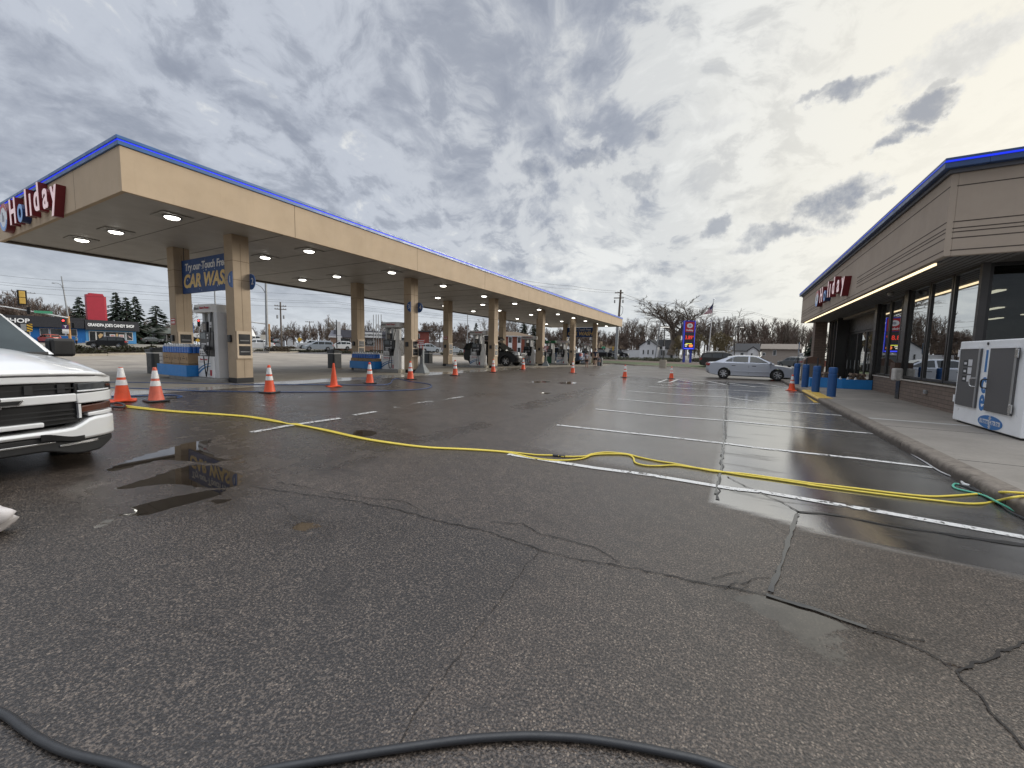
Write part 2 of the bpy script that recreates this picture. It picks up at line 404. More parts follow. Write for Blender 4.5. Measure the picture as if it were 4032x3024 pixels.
bit = b.mix(b.rng(gr1, .50, .64, 0, .85), bit, (.27, .232, .20))
bit = b.mix(b.rng(gr1, .52, .38, 0, .92), bit, (.013, .011, .010))
bit = b.mix(b.rng(gr2, .52, .38, 0, .30), bit, (.026, .022, .020))
bit = b.mix(b.rng(gr2, .52, .68, 0, .20), bit, (.16, .135, .115))
c = b.mix(b.m('MULTIPLY', st2, b.m('SUBTRACT', .75, b.m('MULTIPLY', ap, .45))), bit, (.165, .140, .120))
c = b.mix(st1, c, b.mix(vr.outputs[1], (.20, .155, .125), (.42, .37, .31)))
c = b.mix(b.rng(mid, .35, .7, 0, .35), c, (.03, .028, .027))
sn = b.noise(b.v('MULTIPLY', tc, (.42, 2.3, 1)), 1.0, 7, .64, .3)
sfine = b.mix(b.rng(sn, .35, .65), (.040, .038, .037), (.075, .071, .068))
sfine = b.mix(b.m('MULTIPLY', st2, .35), sfine, (.11, .10, .095))
c = b.mix(ast, c, sfine)
wn_ = b.m('ADD', aw, b.m('MULTIPLY', b.m('SUBTRACT', b.noise(tc, 8, 8, .74), .5), .85))
wf = b.rng(wn_, .42, .62)
dmp = b.m('MULTIPLY', ad, b.rng(b.noise(tc, 3.5, 6, .7), .30, .55))
c = b.mix(b.m('MULTIPLY', dmp, .62), c, (.018, .014, .011))
c = b.mix(b.m('MULTIPLY', wf, .62), c, (.014, .012, .010))
stn = b.rng(b.noise(tc, 1.1, 7, .68, .3), .54, .72, 0, .45)
c = b.mix(stn, c, (.022, .018, .016))
c = b.mix(b.m('SUBTRACT', 1.0, ast), c, b.mix(1.0, c, (.62, .575, .535), 'MULTIPLY'))
t.links.new(c, p.inputs['Base Color'])
film = b.m('MULTIPLY', b.m('MULTIPLY', ast, b.rng(b.sep(tc)[0], .9, 1.9, 1.0, .30)), b.rng(sn, .34, .46, .10, 1.0))                # the freshly washed strip along the kerb: thin water in streaks
r0 = b.rng(big, .3, .7, .30, .46, smooth=False)
r0 = b.m('SUBTRACT', r0, b.m('MULTIPLY', apg, .22))
rr = b.m('SUBTRACT', r0, b.m('MULTIPLY', dmp, .20))
rr = b.mix(ast, rr, b.rng(film, .1, .9, .32, .015, smooth=False))
rr = b.mix(wf, rr, (.02, .02, .02))
t.links.new(rr, p.inputs['Roughness'])
t.links.new(b.m('ADD', b.m('ADD', 1.6, b.m('MULTIPLY', film, 4.5)), b.m('MULTIPLY', wf, .35)), p.inputs['IOR'])
bn = N(t, 'ShaderNodeBump'); bn.inputs['Distance'].default_value = .006
hgt = b.m('ADD', b.m('MULTIPLY', vc.outputs['Distance'], -.7), b.m('MULTIPLY', v2.outputs['Distance'], -.35))
t.links.new(hgt, bn.inputs['Height'])
dry = b.m('MULTIPLY', b.m('SUBTRACT', 1.0, wf), b.m('SUBTRACT', 1.0, b.m('MULTIPLY', ast, .85)))
t.links.new(b.m('MULTIPLY', dry, b.m('SUBTRACT', .38, b.m('MULTIPLY', apg, .24))), bn.inputs['Strength'])
bn2 = N(t, 'ShaderNodeBump'); bn2.inputs['Distance'].default_value = .004; bn2.inputs['Strength'].default_value = .045
rip = b.noise(b.v('MULTIPLY', tc, (2.2, 9., 1)), 1.6, 4, .6)
t.links.new(b.m('MULTIPLY', rip, ast), bn2.inputs['Height']); t.links.new(bn.outputs[0], bn2.inputs['Normal'])
t.links.new(bn2.outputs[0], p.inputs['Normal'])
me.materials.append(m); lot = bpy.data.objects.new('parking_lot', me); COL.objects.link(lot); struct(lot)

def drape(name, xr, yr, nxx, nyy, mt, dz=.004, keep=None):
    xs = np.linspace(*xr, nxx); ys = np.linspace(*yr, nyy); mb = MB()
    vs = [(x, y, float(T(x, y)) + dz) for y in ys for x in xs]
    fs = [(j * nxx + i, j * nxx + i + 1, (j + 1) * nxx + i + 1, (j + 1) * nxx + i) for j in range(nyy - 1) for i in range(nxx - 1)
          if keep is None or keep((xs[i] + xs[i + 1]) / 2, (ys[j] + ys[j + 1]) / 2)]
    mb.add(vs, fs); return struct(mb.build(name, mt, smooth=60))
def ribbon(pts, w, dz=.006, step=.35, jit=0.0, r=None):
    """flat strip on the ground along world points"""
    P = [Vector((q[0], q[1], 0)) for q in pts]; L = []
    for a, c_ in zip(P, P[1:]):
        n_ = max(1, int((c_ - a).length / step))
        L += [a.lerp(c_, k / n_) for k in range(n_)]
    L.append(P[-1]); vs = []
    for i, q in enumerate(L):
        d_ = (L[min(i + 1, len(L) - 1)] - L[max(i - 1, 0)]).normalized(); s_ = Vector((-d_.y, d_.x, 0))
        ww = (w[0] + (w[1] - w[0]) * i / max(1, len(L) - 1)) if isinstance(w, tuple) else w
        if jit: q = q + s_ * rng.uniform(-jit, jit); ww *= rng.uniform(.45, 1.5)
        for sgn in (1, -1):
            v_ = q + s_ * sgn * ww / 2; vs.append((v_.x, v_.y, float(T(v_.x, v_.y)) + dz))
    return vs, [(2 * i, 2 * i + 1, 2 * i + 3, 2 * i + 2) for i in range(len(L) - 1)]

# concrete
def concrete(name, col, joints, wetedge=False, rough=.7):
    m = bpy.data.materials.new(name); m.use_nodes = True; t = m.node_tree; b = NB(t); p = t.nodes['Principled BSDF']
    tc = N(t, 'ShaderNodeTexCoord').outputs['Object']; x, y, z = b.sep(tc)
    n = b.noise(tc, .5, 6, .65); n2 = b.noise(tc, 14, 4, .6); n3 = b.noise(b.v('MULTIPLY', tc, (.35, .9, 1)), .9, 5, .65, .4)
    c = b.mix(b.rng(n, .3, .7), tuple(k * .72 for k in col), tuple(min(1, k * 1.12) for k in col))
    c = b.mix(b.rng(n2, .3, .8, 0, .35), c, tuple(k * .6 for k in col))
    c = b.mix(b.rng(n3, .55, .72, 0, .6), c, tuple(k * .42 for k in col))
    if joints:
        for ax, sp, of in ((x, joints, .4), (y, joints, .9)):
            fr = b.m('ABSOLUTE', b.m('SUBTRACT', b.m('FRACT', b.m('DIVIDE', b.m('ADD', ax, of + 200 * joints), sp)), .5))
            c = b.mix(b.m('MULTIPLY', b.rng(fr, .5 - .022 / sp, .5 - .008 / sp), .8), c, (.03, .028, .025))
    t.links.new(c, p.inputs['Base Color'])
    if wetedge:
        wv = b.m('ADD', b.rng(x, -14.6, -12.4, 0, .75), b.m('SUBTRACT', b.noise(b.v('MULTIPLY', tc, (.8, .35, 1)), 1.1, 4, .6), .5))
        wv = b.m('MULTIPLY', b.rng(wv, .40, .70), b.rng(y, 34, 22))
        t.links.new(b.rng(wv, 0, 1, rough, .10, smooth=False), p.inputs['Roughness'])
    else: p.inputs['Roughness'].default_value = rough
    bn = N(t, 'ShaderNodeBump'); bn.inputs['Strength'].default_value = .18; bn.inputs['Distance'].default_value = .004
    t.links.new(b.noise(tc, 90, 3, .6), bn.inputs['Height']); t.links.new(bn.outputs[0], p.inputs['Normal'])
    return m
M_PAD = concrete('pad_concrete', (.30, .265, .215), 3.8, True); M_DRV = concrete('drive_concrete', (.33, .285, .23), 0); M_WALK = concrete('walk_concrete', (.25, .225, .195), 0, rough=.75)
drape('pump_pad', (-21.8, -12.02), (-2.5, 52.5), 14, 60, M_PAD, .004, lambda x, y: not (x > -12.8 and y > 44))
drape('drive', (-50, -21.8), (-12, 74), 24, 40, M_DRV, .004)
def fan(x, y): return y > 29 + .25 * (x + 12) and y < 60 and x < 1
mtl = concrete('far_lot', (.20, .18, .155), 0)
drape('far_lot', (-21.8, 2.4), (52.5, 66), 24, 16, mtl, .004)
# pavement with kerb
MK = concrete('kerb_concrete', (.20, .17, .14), 0, rough=.8)
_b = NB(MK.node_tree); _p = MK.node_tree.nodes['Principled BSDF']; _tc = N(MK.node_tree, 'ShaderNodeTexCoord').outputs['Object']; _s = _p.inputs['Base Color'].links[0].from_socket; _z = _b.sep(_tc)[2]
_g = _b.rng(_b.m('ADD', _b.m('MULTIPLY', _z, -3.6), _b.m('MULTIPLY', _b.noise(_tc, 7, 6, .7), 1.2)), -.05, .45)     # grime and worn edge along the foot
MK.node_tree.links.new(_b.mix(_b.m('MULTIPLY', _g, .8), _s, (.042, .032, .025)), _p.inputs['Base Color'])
mb = MB(); pf = [(2.62, -.06), (2.625, .09), (2.64, .125), (2.67, .146), (2.72, .15), (2.86, .15)]
yy = [-3.0]
while yy[-1] < 36.6:
    a0 = yy[-1]; a1 = min(36.6, a0 + 3.05)
    mb.prism([(2.86, -.06)] + pf[::1], a0 + .006, a1 - .006, 'y') if False else mb.add([(x, yv, z) for yv in (a0 + .008, a1 - .008) for x, z in pf + [(2.86, -.06)]],
        [(i, i + 1, i + 8, i + 7) for i in range(6)] + [tuple(range(7)), tuple(range(13, 6, -1))])
    yy.append(a1)
o = mb.build('kerb', MK, smooth=50, recalc=True); struct(o)
def fine(m, s=0): return m
mb = MB(); mb.box(2.862, 14.0, -3.0, 36.6, -.06, .148); struct(mb.build('pavement', M_WALK))
pj = mat('joint_dark', (.05, .045, .04), .9)
mb = MB()
for yv in (-1.2, 4.9, 7.9, 11.0, 16.9, 20.1, 23.2): mb.box(2.87, 4.6 if yv < 14 else 5.0, yv, yv + .014, .148, .1505)
struct(mb.build('pavement_joint', pj))
mb = MB(); mb.box(2.87, 4.9, 12.05, 12.2, .148, .152); struct(mb.build('pavement_patch', mat('pale_concrete', (.36, .35, .33), .7)))

# paint
def paint(name, col, thr, base=(.06, .055, .05)):
    m = bpy.data.materials.new(name); m.use_nodes = True; t = m.node_tree; b = NB(t); p = t.nodes['Principled BSDF']
    tc = N(t, 'ShaderNodeTexCoord').outputs['Object']
    n = b.noise(tc, 16, 6, .72); n2 = b.noise(tc, 1.3, 3, .5); k = b.m('ADD', n, b.m('MULTIPLY', b.m('SUBTRACT', n2, .5), .5))
    c = b.mix(b.rng(b.noise(tc, 60, 3, .6), .3, .8), col, tuple(x * .72 for x in col))
    wear = b.rng(k, thr, thr + .06)
    t.links.new(c, p.inputs['Base Color']); t.links.new(wear, p.inputs['Alpha']); p.inputs['Roughness'].default_value = .45
    return m
MP = paint('white_paint', (.72, .71, .69), .40); MPW = paint('worn_paint', (.55, .54, .52), .46); MY = paint('yellow_paint', (.62, .40, .06), .36)
def line(name, pts, w, mt=MP, dz=.007, **k):
    vs, fs = ribbon(pts, w, dz, **k); mb = MB(); mb.add(vs, fs); return struct(mb.build(name, mt))
LN = [[z21(0, 626), z21(1000, 772), z21(1640, 878), z22(0, 938), z22(1000, 1108), z22(2300, 1338)]]
LN += [[z21(355, 413), z21(1000, 482), z21(1590, 549), z22(0, 570), z22(800, 655), z22(1440, 733)],
       [z21(635, 297), z21(1590, 381), z22(0, 364), z22(935, 446)], [z21(797, 224), z21(1590, 283), z22(0, 240), z22(670, 293)],
       [z21(870, 166), z21(1590, 210), z22(0, 182), z22(492, 192)], [z21(1020, 132), z21(1600, 158), z21(2190, 190)],
       [z21(1340, 115), z21(1600, 122), z21(2070, 148)]]
for q in LN: line('stall_line', q, .105, step=.3)
for q in ([z21(1090, 103), z21(1155, 82)], [z21(1168, 105), z21(1235, 82)], [z21(1240, 86), z21(1425, 113)], [z21(1440, 92), z21(1600, 124)], [z21(1600, 108), z21(1800, 138)], [z21(1810, 108), z21(2085, 150)],
          [z21(1090, 103), z21(1340, 115)], [z21(1215, 78), z21(1325, 78)], [z21(1240, 86), z21(1640, 92), z21(2010, 112)]): line('aisle_stripe', q, .10, step=.3)
line('stall_symbol', [z21(1080, 119), z21(1150, 121), z21(1245, 122)], .16, MPW); line('stall_symbol', [z21(1110, 126), z21(1215, 124)], .10, MPW)
for q in ([z23(870, 447), z23(1085, 408), z23(1385, 365)], [z23(1465, 347), z23(1595, 326)], [z23(1700, 303), z23(1725, 300)], [z23(1812, 279), z23(1920, 266)], [z23(1978, 259), z23(2100, 239)], [z23(925, 292), z23(970, 290)]):
    line('lane_line', q, .115, MPW)
line('painted_edge', [z22(375, 110), z22(470, 185)], .20, MY, .008)
mb = MB(); mb.add([(x - .004 if x < 2.7 else x, y, z + .004) for y in (16.9, 20.6) for x, z in pf[1:] + [(3.05, .15)]], [(i, i + 1, i + 7, i + 6) for i in range(5)]); struct(mb.build('painted_kerb', MY, recalc=True))

# cracks and joints
MC = mat('crack_dark', (.020, .017, .015), .75, .2); MW = mat('crack_wet', (.05, .05, .05), .06, 0); MJ = mat('seam_sealant', (.02, .02, .021), .35)
CR = [([gs(540, 1050), gs(640, 1066), gs(760, 1082), gs(860, 1102), gs(960, 1128), gs(1060, 1150), gs(1165, 1188), gs(1260, 1210), gs(1380, 1230), gs(1480, 1252), gs(1560, 1268), gs(1655, 1284)], .016),
      ([gs(1165, 1188), gs(1130, 1230), gs(1085, 1290), gs(1030, 1360), gs(980, 1430), gs(900, 1540), gs(850, 1630)], .005),
      ([gs(1060, 1128), gs(1130, 1132), gs(1170, 1155), gs(1215, 1165), gs(1280, 1182), gs(1340, 1215)], .012), ([gs(600, 1042), gs(700, 1060), gs(780, 1075), gs(870, 1082), gs(915, 1105)], .010),
      ([gs(1655, 1284), gs(1740, 1310), gs(1840, 1345), gs(1880, 1362), gs(1960, 1392), gs(2030, 1425), gs(2062, 1448)], .016), ([gs(2062, 1448), gs(2120, 1430), gs(2212, 1385), gs(2300, 1350)], .020),
      ([gs(2062, 1450), gs(2110, 1500), gs(2160, 1560), gs(2230, 1640)], .013), ([gs(1725, 1107), gs(1712, 1150), gs(1700, 1180), gs(1682, 1230), gs(1660, 1284)], .014),
      ([gs(1570, 1030), gs(1640, 1065), gs(1690, 1085), gs(1725, 1107)], .018), ([gs(1540, 1252), gs(1580, 1240), gs(1610, 1236)], .010), ([gs(1600, 1262), gs(1640, 1250), gs(1662, 1248)], .010),
      ([gs(600, 1085), gs(640, 1120), gs(720, 1130)], .007), ([gs(340, 1345), gs(400, 1350), gs(480, 1375), gs(520, 1392)], .0035), ([gs(300, 1360), gs(220, 1350), gs(120, 1330)], .003),
      ([gs(1860, 1362), gs(1930, 1372), gs(2000, 1388)], .012), ([gs(1640, 1120), gs(1720, 1160), gs(1790, 1165)], .006), ([gs(1560, 1275), gs(1590, 1258), gs(1620, 1266), gs(1600, 1280)], .009)]
mb = MB()
for q, w in CR: mb.add(*ribbon(q, w * .62, .006, .05, .012))
struct(mb.build('pavement_crack', MC))
line('pavement_seam', [gs(1725, 1107), gs(1800, 1112), gs(1900, 1132), gs(2000, 1148), gs(2100, 1163), gs(2260, 1184)], (.03, .07), MJ, .006, jit=.012, step=.1)
line('pavement_seam', [(-.06, 4.72), (-.05, 8.2), (-.12, 16.4), (-.2, 23), (-.24, 27.0)], (.03, .05), MJ, .006, jit=.02, step=.16)
mb = MB()
for q, w in (([(-.085, 4.9), (-.055, 6.0), (-.06, 8.1), (-.12, 10.8), (-.15, 13)], .022), ([gs(1722, 1112), gs(1700, 1180), gs(1684, 1228), gs(1664, 1280)], .028), ([gs(1655, 1287), gs(1760, 1318), gs(1872, 1358)], .03)):
    mb.add(*ribbon(q, w, .009, .08, .006))
struct(mb.build('water_in_crack', MW))

# ================================================================== HOSES
def hose(name, pts, r, mt, label, cat='hose', n=10, k=8, group=None):
    o = MB().tube(smooth_path(pts, k), r, n).build(name, mt, smooth=60); return tag(o, label, cat, group)
YEL = mat('yellow_hose', (.80, .63, .09), .45, .08, 30); GRN = mat('green_hose', (.10, .42, .30), .4, .06); BLK = mat('black_rubber', (.022, .024, .028), .42, .2, 8); BLU = mat('blue_hose', (.045, .09, .22), .45, .1)
WHT = mat('white_hose', (.45, .44, .44), .5, .15, 12); BRS = mat('black_fitting', (.02, .02, .022), .4)
up = lambda f, dz: (lambda x, y: f(x, y, dz))
a21, a22 = up(z21, .012), up(z22, .012)
def w2(x, y): v = gz(3000 + x * .46655, 1500 + y * .46655, .162); return v
q1 = [z23(150, 304) + Vector((0, 0, .012)), *(z23(*p) + Vector((0, 0, .012)) for p in ((400, 329), (680, 347), (850, 361), (1000, 386), (1170, 413), (1300, 440), (1500, 485), (1700, 517), (1900, 540), (2150, 552))),
      a21(0, 612), a21(180, 650), a21(300, 665), a21(420, 668), a21(540, 655), a21(620, 628), a21(760, 622), a21(870, 628), a21(910, 650), a21(925, 685), a21(1000, 705), a21(1100, 708), a21(1210, 704), a21(1320, 718), a21(1500, 742), a21(1700, 775), a21(1900, 802), a21(2212, 848),
      a22(400, 877), a22(800, 930), a22(1100, 968), a22(1450, 1008), a22(1700, 1034), a22(1850, 1035), a22(1960, 1018), w2(2110, 985), w2(2250, 970), w2(2600, 960), w2(3200, 1000)]
hose('yellow_hose', q1, .0125, YEL, 'long yellow hose, the strand of the pair that loops up beside the white stall line', k=6, group='yellow hoses across the lot')
q2 = [z23(140, 300) + Vector((0, 0, .03)), *(z23(*p) + Vector((0, 0, .013)) for p in ((390, 323), (680, 343), (860, 358), (1010, 382), (1080, 400), (1140, 402), (1180, 413), (1310, 437), (1510, 482), (1700, 513), (1900, 537), (2150, 549))),
      a21(0, 607), a21(200, 628), a21(330, 632), a21(420, 641), a21(560, 638), a21(610, 622), a21(720, 610), a21(860, 622), a21(950, 645), a21(1080, 672), a21(1220, 694), a21(1360, 722), a21(1500, 748), a21(1700, 764), a21(1900, 792), a21(2212, 836),
      a22(400, 862), a22(800, 908), a22(1100, 945), a22(1400, 974), a22(1600, 970), a22(1800, 955), z22(1930, 943, .03), w2(2060, 938), w2(2250, 948), w2(2600, 965), w2(3200, 1030)]
hose('yellow_hose', q2, .0125, YEL, 'yellow hose with a black coupling, the straighter strand of the pair on the lot', k=6, group='yellow hoses across the lot')
v1, v2_ = a21(325, 632), a21(415, 640)
o = MB().tube([v1, v1.lerp(v2_, .44)], .020, 10).tube([v1.lerp(v2_, .5), v2_], .020, 10).tube([v1.lerp(v2_, .3), v1.lerp(v2_, .7)], .013, 8).build('hose_coupling', BRS, smooth=40)
tag(o, 'black hose coupling clipped on the yellow hose in the middle of the lot', 'hose coupling')
f = [zl5(-20, 1000), zl5(40, 1030), zl5(110, 1085), zl5(200, 1142), zl5(320, 1192), zl5(500, 1235), zl5(700, 1290), zl5(950, 1310), zl5(1150, 1262), zl5(1400, 1218), zl5(1700, 1170), zl5(2000, 1128), zl6(0, 1113), zl6(120, 1112), zl6(300, 1122), zl6(500, 1152), zl6(700, 1192), zl6(860, 1232), zl6(1100, 1330), zl6(1300, 1500)]
hose('black_hose', [v_ + Vector((0, 0, .018)) for v_ in f], .0150, mat('black_hose', (.030, .031, .034), .42, .15, 20), 'thick black hose winding across the asphalt at the front edge', n=14, k=6)
wk = [z22(1690, 848, .014), z22(1640, 820, .014), z22(1500, 762, .014), z22(1350, 668, .014), z22(1100, 520, .014), z22(980, 452, .014), z22(830, 372, .014), z22(690, 295, .014), z22(570, 225, .014), z22(490, 180, .014), z22(390, 112, .014), z22(300, 60, .014), z22(220, 12, .014)]
hose('white_hose', wk, .0105, WHT, 'thin whitish hose lying in the gutter along the pavement kerb', k=6)
gq = [z22(1665, 872, .014), z22(1630, 868, .014), z22(1612, 885, .014), z22(1640, 908, .014), z22(1750, 935, .014), z22(1870, 965, .02), z22(1975, 1015, .04), z22(2100, 1080, .02), z22(2212, 1138, .014), z22(2500, 1260, .014)]
hose('green_hose', gq, .0115, GRN, 'green garden hose curling out from the kerb under the yellow hoses', k=8)
o = MB().tube([z22(1690, 850, .018), z22(1700, 868, .022)], .017, 8).tube([z22(1703, 872, .025), z22(1755, 884, .03)], [.020, .016], 8).build('hose_nozzle', mat('white_plastic', (.6, .6, .6), .4), smooth=40)
tag(o, 'small white hose fitting at the end of the whitish gutter hose', 'hose fitting')
bq = [z22(1760, 884, .025), z22(1820, 920, .03), z22(1900, 965, .025), z22(2000, 1030, .018), z22(2100, 1105, .016), z22(2212, 1160, .016), z22(2500, 1300, .016)]
hose('black_hose', bq, .010, BLK, 'thin black hose lying beside the green hose at the kerb')
tag(MB().tube([z22(1670, 880, .03), z22(1740, 900, .035), z22(1840, 940, .03)], [.012, .02, .012], 8).build('spray_gun', BRS, smooth=40).__class__ and bpy.data.objects['spray_gun'], 'black spray gun lying by the kerb under the yellow hoses', 'spray gun')
zb = lambda x, y: gp(280 + x * .3255, 1400 + y * .3255, .012)
hose('blue_hose', [zb(200, 322), zb(640, 322), zb(1100, 330), zb(1700, 340), zb(2200, 348), z23(1300, 171) + Vector((0, 0, .012)), z23(1640, 171) + Vector((0, 0, .012)), z23(1690, 143) + Vector((0, 0, .012)), z23(1720, 136) + Vector((0, 0, .012)), z23(1790, 152) + Vector((0, 0, .012)), z23(1890, 165) + Vector((0, 0, .012)), z23(1915, 178) + Vector((0, 0, .012)), z23(1890, 192) + Vector((0, 0, .012)), z23(1780, 202) + Vector((0, 0, .012)), z23(1500, 210) + Vector((0, 0, .012)), z23(1100, 214) + Vector((0, 0, .012)), z23(700, 210) + Vector((0, 0, .012)), zb(1500, 426), zb(900, 400), zb(300, 385)], .012, BLU, 'long thin blue hose looping past the cones on the wet concrete', k=6)
hose('blue_hose', [zb(200, 488), zb(560, 492), zb(900, 484), zb(1200, 478), zb(1340, 492), zb(1280, 508)], .012, BLU, 'short end of blue hose behind the two cones nearest the white truck')
o = MB().tube([zb(1280, 506), zb(1150, 518)], [.016, .012], 8).build('spray_wand', BRS, smooth=40); tag(o, 'black spray wand on the ground beside the second cone', 'spray wand')
pr_ = [zb(480, 605), zb(560, 590), zb(640, 610), zb(630, 640), zb(520, 640), zb(490, 620)]
hose('black_hose', [v_ + Vector((0, 0, .03)) for v_ in pr_], .02, BLK, 'bundled black hose end where the yellow hoses start by the truck')

# ================================================================== TRAFFIC CONES
ORG = mat('cone_orange', (.72, .085, .025), .5, .10, 8, dirt=.25); ORD = mat('cone_faded', (.62, .13, .08), .55, .14, 8, dirt=.35); REF = mat('cone_white', (.72, .71, .70), .45, .12, 25, dirt=.3)
def make_cone(label, loc, base='black', collars=2, body=ORG, cut=False, sc=1.0, rz=0.0, slim=1.0, g='traffic cones around the wet lot'):
    t_ = thing('traffic_cone', label, 'traffic cone', loc, rz, g, sc)
    bm_ = BLK if base == 'black' else body
    w_ = .185
    bb = MB()
    if base == 'black': bb.box(-w_, w_, -w_, w_, 0, .035); bb.build('cone_base', bm_, t_, bevel=.012)
    else:
        n_ = 24; vs = []
        for rr, zz, wv in ((.21, .0, .012), (.21, .022, .012), (.13, .03, .004)):
            for k in range(n_):
                a_ = 2 * PI * k / n_; q_ = rr / max(abs(math.cos(a_)), abs(math.sin(a_))) if rr > .15 else rr
                q_ = min(q_, .26); vs.append((q_ * math.cos(a_), q_ * math.sin(a_), zz + wv * math.sin(3 * a_ + 1)))
        bb.add(vs, [(i * n_ + k, i * n_ + (k + 1) % n_, (i + 1) * n_ + (k + 1) % n_, (i + 1) * n_ + k) for i in range(2) for k in range(n_)] + [tuple(range(2 * n_, 3 * n_))])
        bb.build('cone_base', bm_, t_, smooth=50)
    zt = .73 if not cut else .70
    R = lambda z: (.135 + (.030 - .135) * (z - .03) / .70) * slim
    pr = [(R(.03) + .006, .03), (R(.05), .05), (R(.3), .3), (R(.5), .5), (R(.64), .64), (R(.66) + .001, .66), (R(.70), .70)]
    if not cut: pr += [(R(.725), .725), (R(.73) * .75, .735), (.012, .735), (.010, .68)]
    bm2 = MB().lathe(pr, 20, cap=not cut)
    o_ = bm2.build('cone_body', body, t_, smooth=50)
    if collars:
        for z0, z1 in ((.335, .445), (.495, .665 if not cut else .69)):
            c_ = MB().lathe([(R(z0) + .0035, z0), (R(z1) + .0035, z1)], 20, cap=False).build('reflective_collar', REF, t_, smooth=60)
    if not cut and collars:
        MB().lathe([(R(.668) + .005, .668), (R(.70) + .005, .70)], 16, cap=False).build('cone_collar', body, t_, smooth=60)
    return t_
CP = [(483, 1579, 'orange cone with a flared orange base and cut-off tip, nearest the white truck', 'orange', 2, ORG, True), (616, 1580, 'faded orange cone on a black base, second from the white truck', 'black', 2, ORD, False),
      (1062, 1546, 'orange cone with white bands on the blue hose, alone between the first two fuel islands', 'black', 2, ORG, False), (1315, 1522, 'plain orange cone without any white bands', 'orange', 0, ORG, False),
      (1456, 1510, 'banded orange cone standing in front of the second pump island', 'black', 2, ORG, False), (1616, 1494, 'banded orange cone at the foot of the column numbered 3', 'black', 2, ORG, False),
      (1792, 1479, 'banded orange cone in front of the third pump', 'black', 2, ORG, False), (1942, 1466, 'banded orange cone before the column hiding the black car', 'black', 2, ORG, False),
      (2060, 1456, 'banded orange cone at the nose of the black car', 'black', 2, ORG, False), (2255, 1469, 'banded orange cone in front of the column by the blue pickup', 'black', 2, ORG, False),
      (2460, 1486, 'banded orange cone standing alone in the open lot under the canopy end', 'black', 2, ORG, False), (2643, 1491, 'banded orange cone at the painted stall markings behind the silver car', 'black', 2, ORG, False),
      (3105, 1501, 'orange cone with flared base against the front of the silver car', 'orange', 2, ORG, False), (3173, 1541, 'orange cone with flared base on the kerb by the blue bollards', 'orange', 2, ORG, False)]
for i, (px, py, lb, bs, nc, bd, ct) in enumerate(CP):
    l_ = gp(px, py)
    if l_.x > 2.4: l_ = gp(px, py); l_.z = .0
    if i == 13: l_ = gz(px, py, 0.0); l_.x = min(l_.x, 2.40)
    if i == 12: l_.x = min(l_.x, 2.38)
    make_cone(lb, l_, bs, nc, bd, ct, sc=1.0 + (.0 if i else .02), rz=rng.uniform(-.5, .5), slim=.85 if nc == 0 else 1.0)
# ================================================================== FUEL CANOPY
TAN = mat('tan_stucco', (.485, .375, .26), .85, .07, 1.2, .25, 220, dirt=.10); TAND = mat('tan_column', (.44, .345, .245), .8, .10, 1.5, .15, 160, dirt=.28)
SOF = mat('soffit_panel', (.42, .40, .37), .55, .06, 1.5); BTR = mat('blue_trim', (.035, .115, .30), .35, .1, 2); LED = emis('blue_led', (.006, .03, .9), .6)
BLACK = mat('black_base', (.018, .018, .02), .6, .2); DARK = mat('dark_panel', (.02, .02, .022), .35, .1); LAMP = emis('lamp_white', (1, .97, .88), 5.0)
cr = math.radians(1.03)
can = thing('fuel_canopy', 'long flat tan fuel canopy with blue roof edge over the pumps', 'canopy', (-11.59, 3.5, 0), cr)
CW, CL, CZ, CT = 9.8, 46.9, 4.80, 5.735
mb = MB()                                                            # fascia: four upright boards butted at the corners
mb.box(-.09, 0, 0, CL, CZ, CT).box(-CW, -CW + .09, 0, CL, CZ, CT).box(-CW + .09, -.09, 0, .09, CZ, CT).box(-CW + .09, -.09, CL - .09, CL, CZ, CT)
mb.build('fascia', TAN, can, bevel=.008)
mb = MB()
for yv in (3.86, 9.2, 14.5, 19.9, 25.3, 30.7, 36.1, 41.5): mb.box(-.002, .0015, yv, yv + .016, CZ + .01, CT)
for xv in (-2.75, -5.5): mb.box(xv, xv + .014, -.0015, .002, CZ + .01, CT)
mb.build('panel_joint', mat('joint_brown', (.17, .125, .08), .9), can)
mb = MB(); mb.box(-CW + .09, -.09, .09, CL - .09, CZ + .06, CZ + .12); o = mb.build('soffit', SOF, can)
mb = MB()
for k in range(1, 26): mb.box(-CW + .09, -.09, k * 1.83, k * 1.83 + .016, CZ + .052, CZ + .0595)
mb.build('soffit_seam', mat('seam_grey', (.2, .19, .175), .7), can)
mb = MB(); mb.box(-CW + .09, -CW + .30, .09, CL - .09, CZ - .01, CZ + .058); mb.build('gutter', mat('dark_gutter', (.10, .085, .07), .6), can)
mb = MB(); e_ = .035
def ring(mb, x0, x1, y0, y1, w, z0, z1): mb.box(x1 - w, x1, y0, y1, z0, z1).box(x0, x0 + w, y0, y1, z0, z1).box(x0 + w, x1 - w, y0, y0 + w, z0, z1).box(x0 + w, x1 - w, y1 - w, y1, z0, z1)
ring(mb, -CW - e_, e_, -e_, CL + e_, .16, CT, CT + .085); ring(mb, -CW - e_ - .02, e_ + .02, -e_ - .02, CL + e_ + .02, .18, CT + .112, CT + .185); mb.build('roof_edge', BTR, can, bevel=.006)
mb = MB(); ring(mb, -CW - e_ - .002, e_ + .002, -e_ - .002, CL + e_ + .002, .04, CT + .085, CT + .112); mb.build('led_strip', LED, can)
mb = MB(); mb.box(-CW + .2, -.2, .2, CL - .2, CT + .02, CT + .06); mb.build('roof', mat('roof_grey', (.3, .3, .3), .9), can)
Ci = Matrix.Translation((-11.59, 3.5, 0)) @ Matrix.Rotation(cr, 4, 'Z'); Cinv = Ci.inverted()
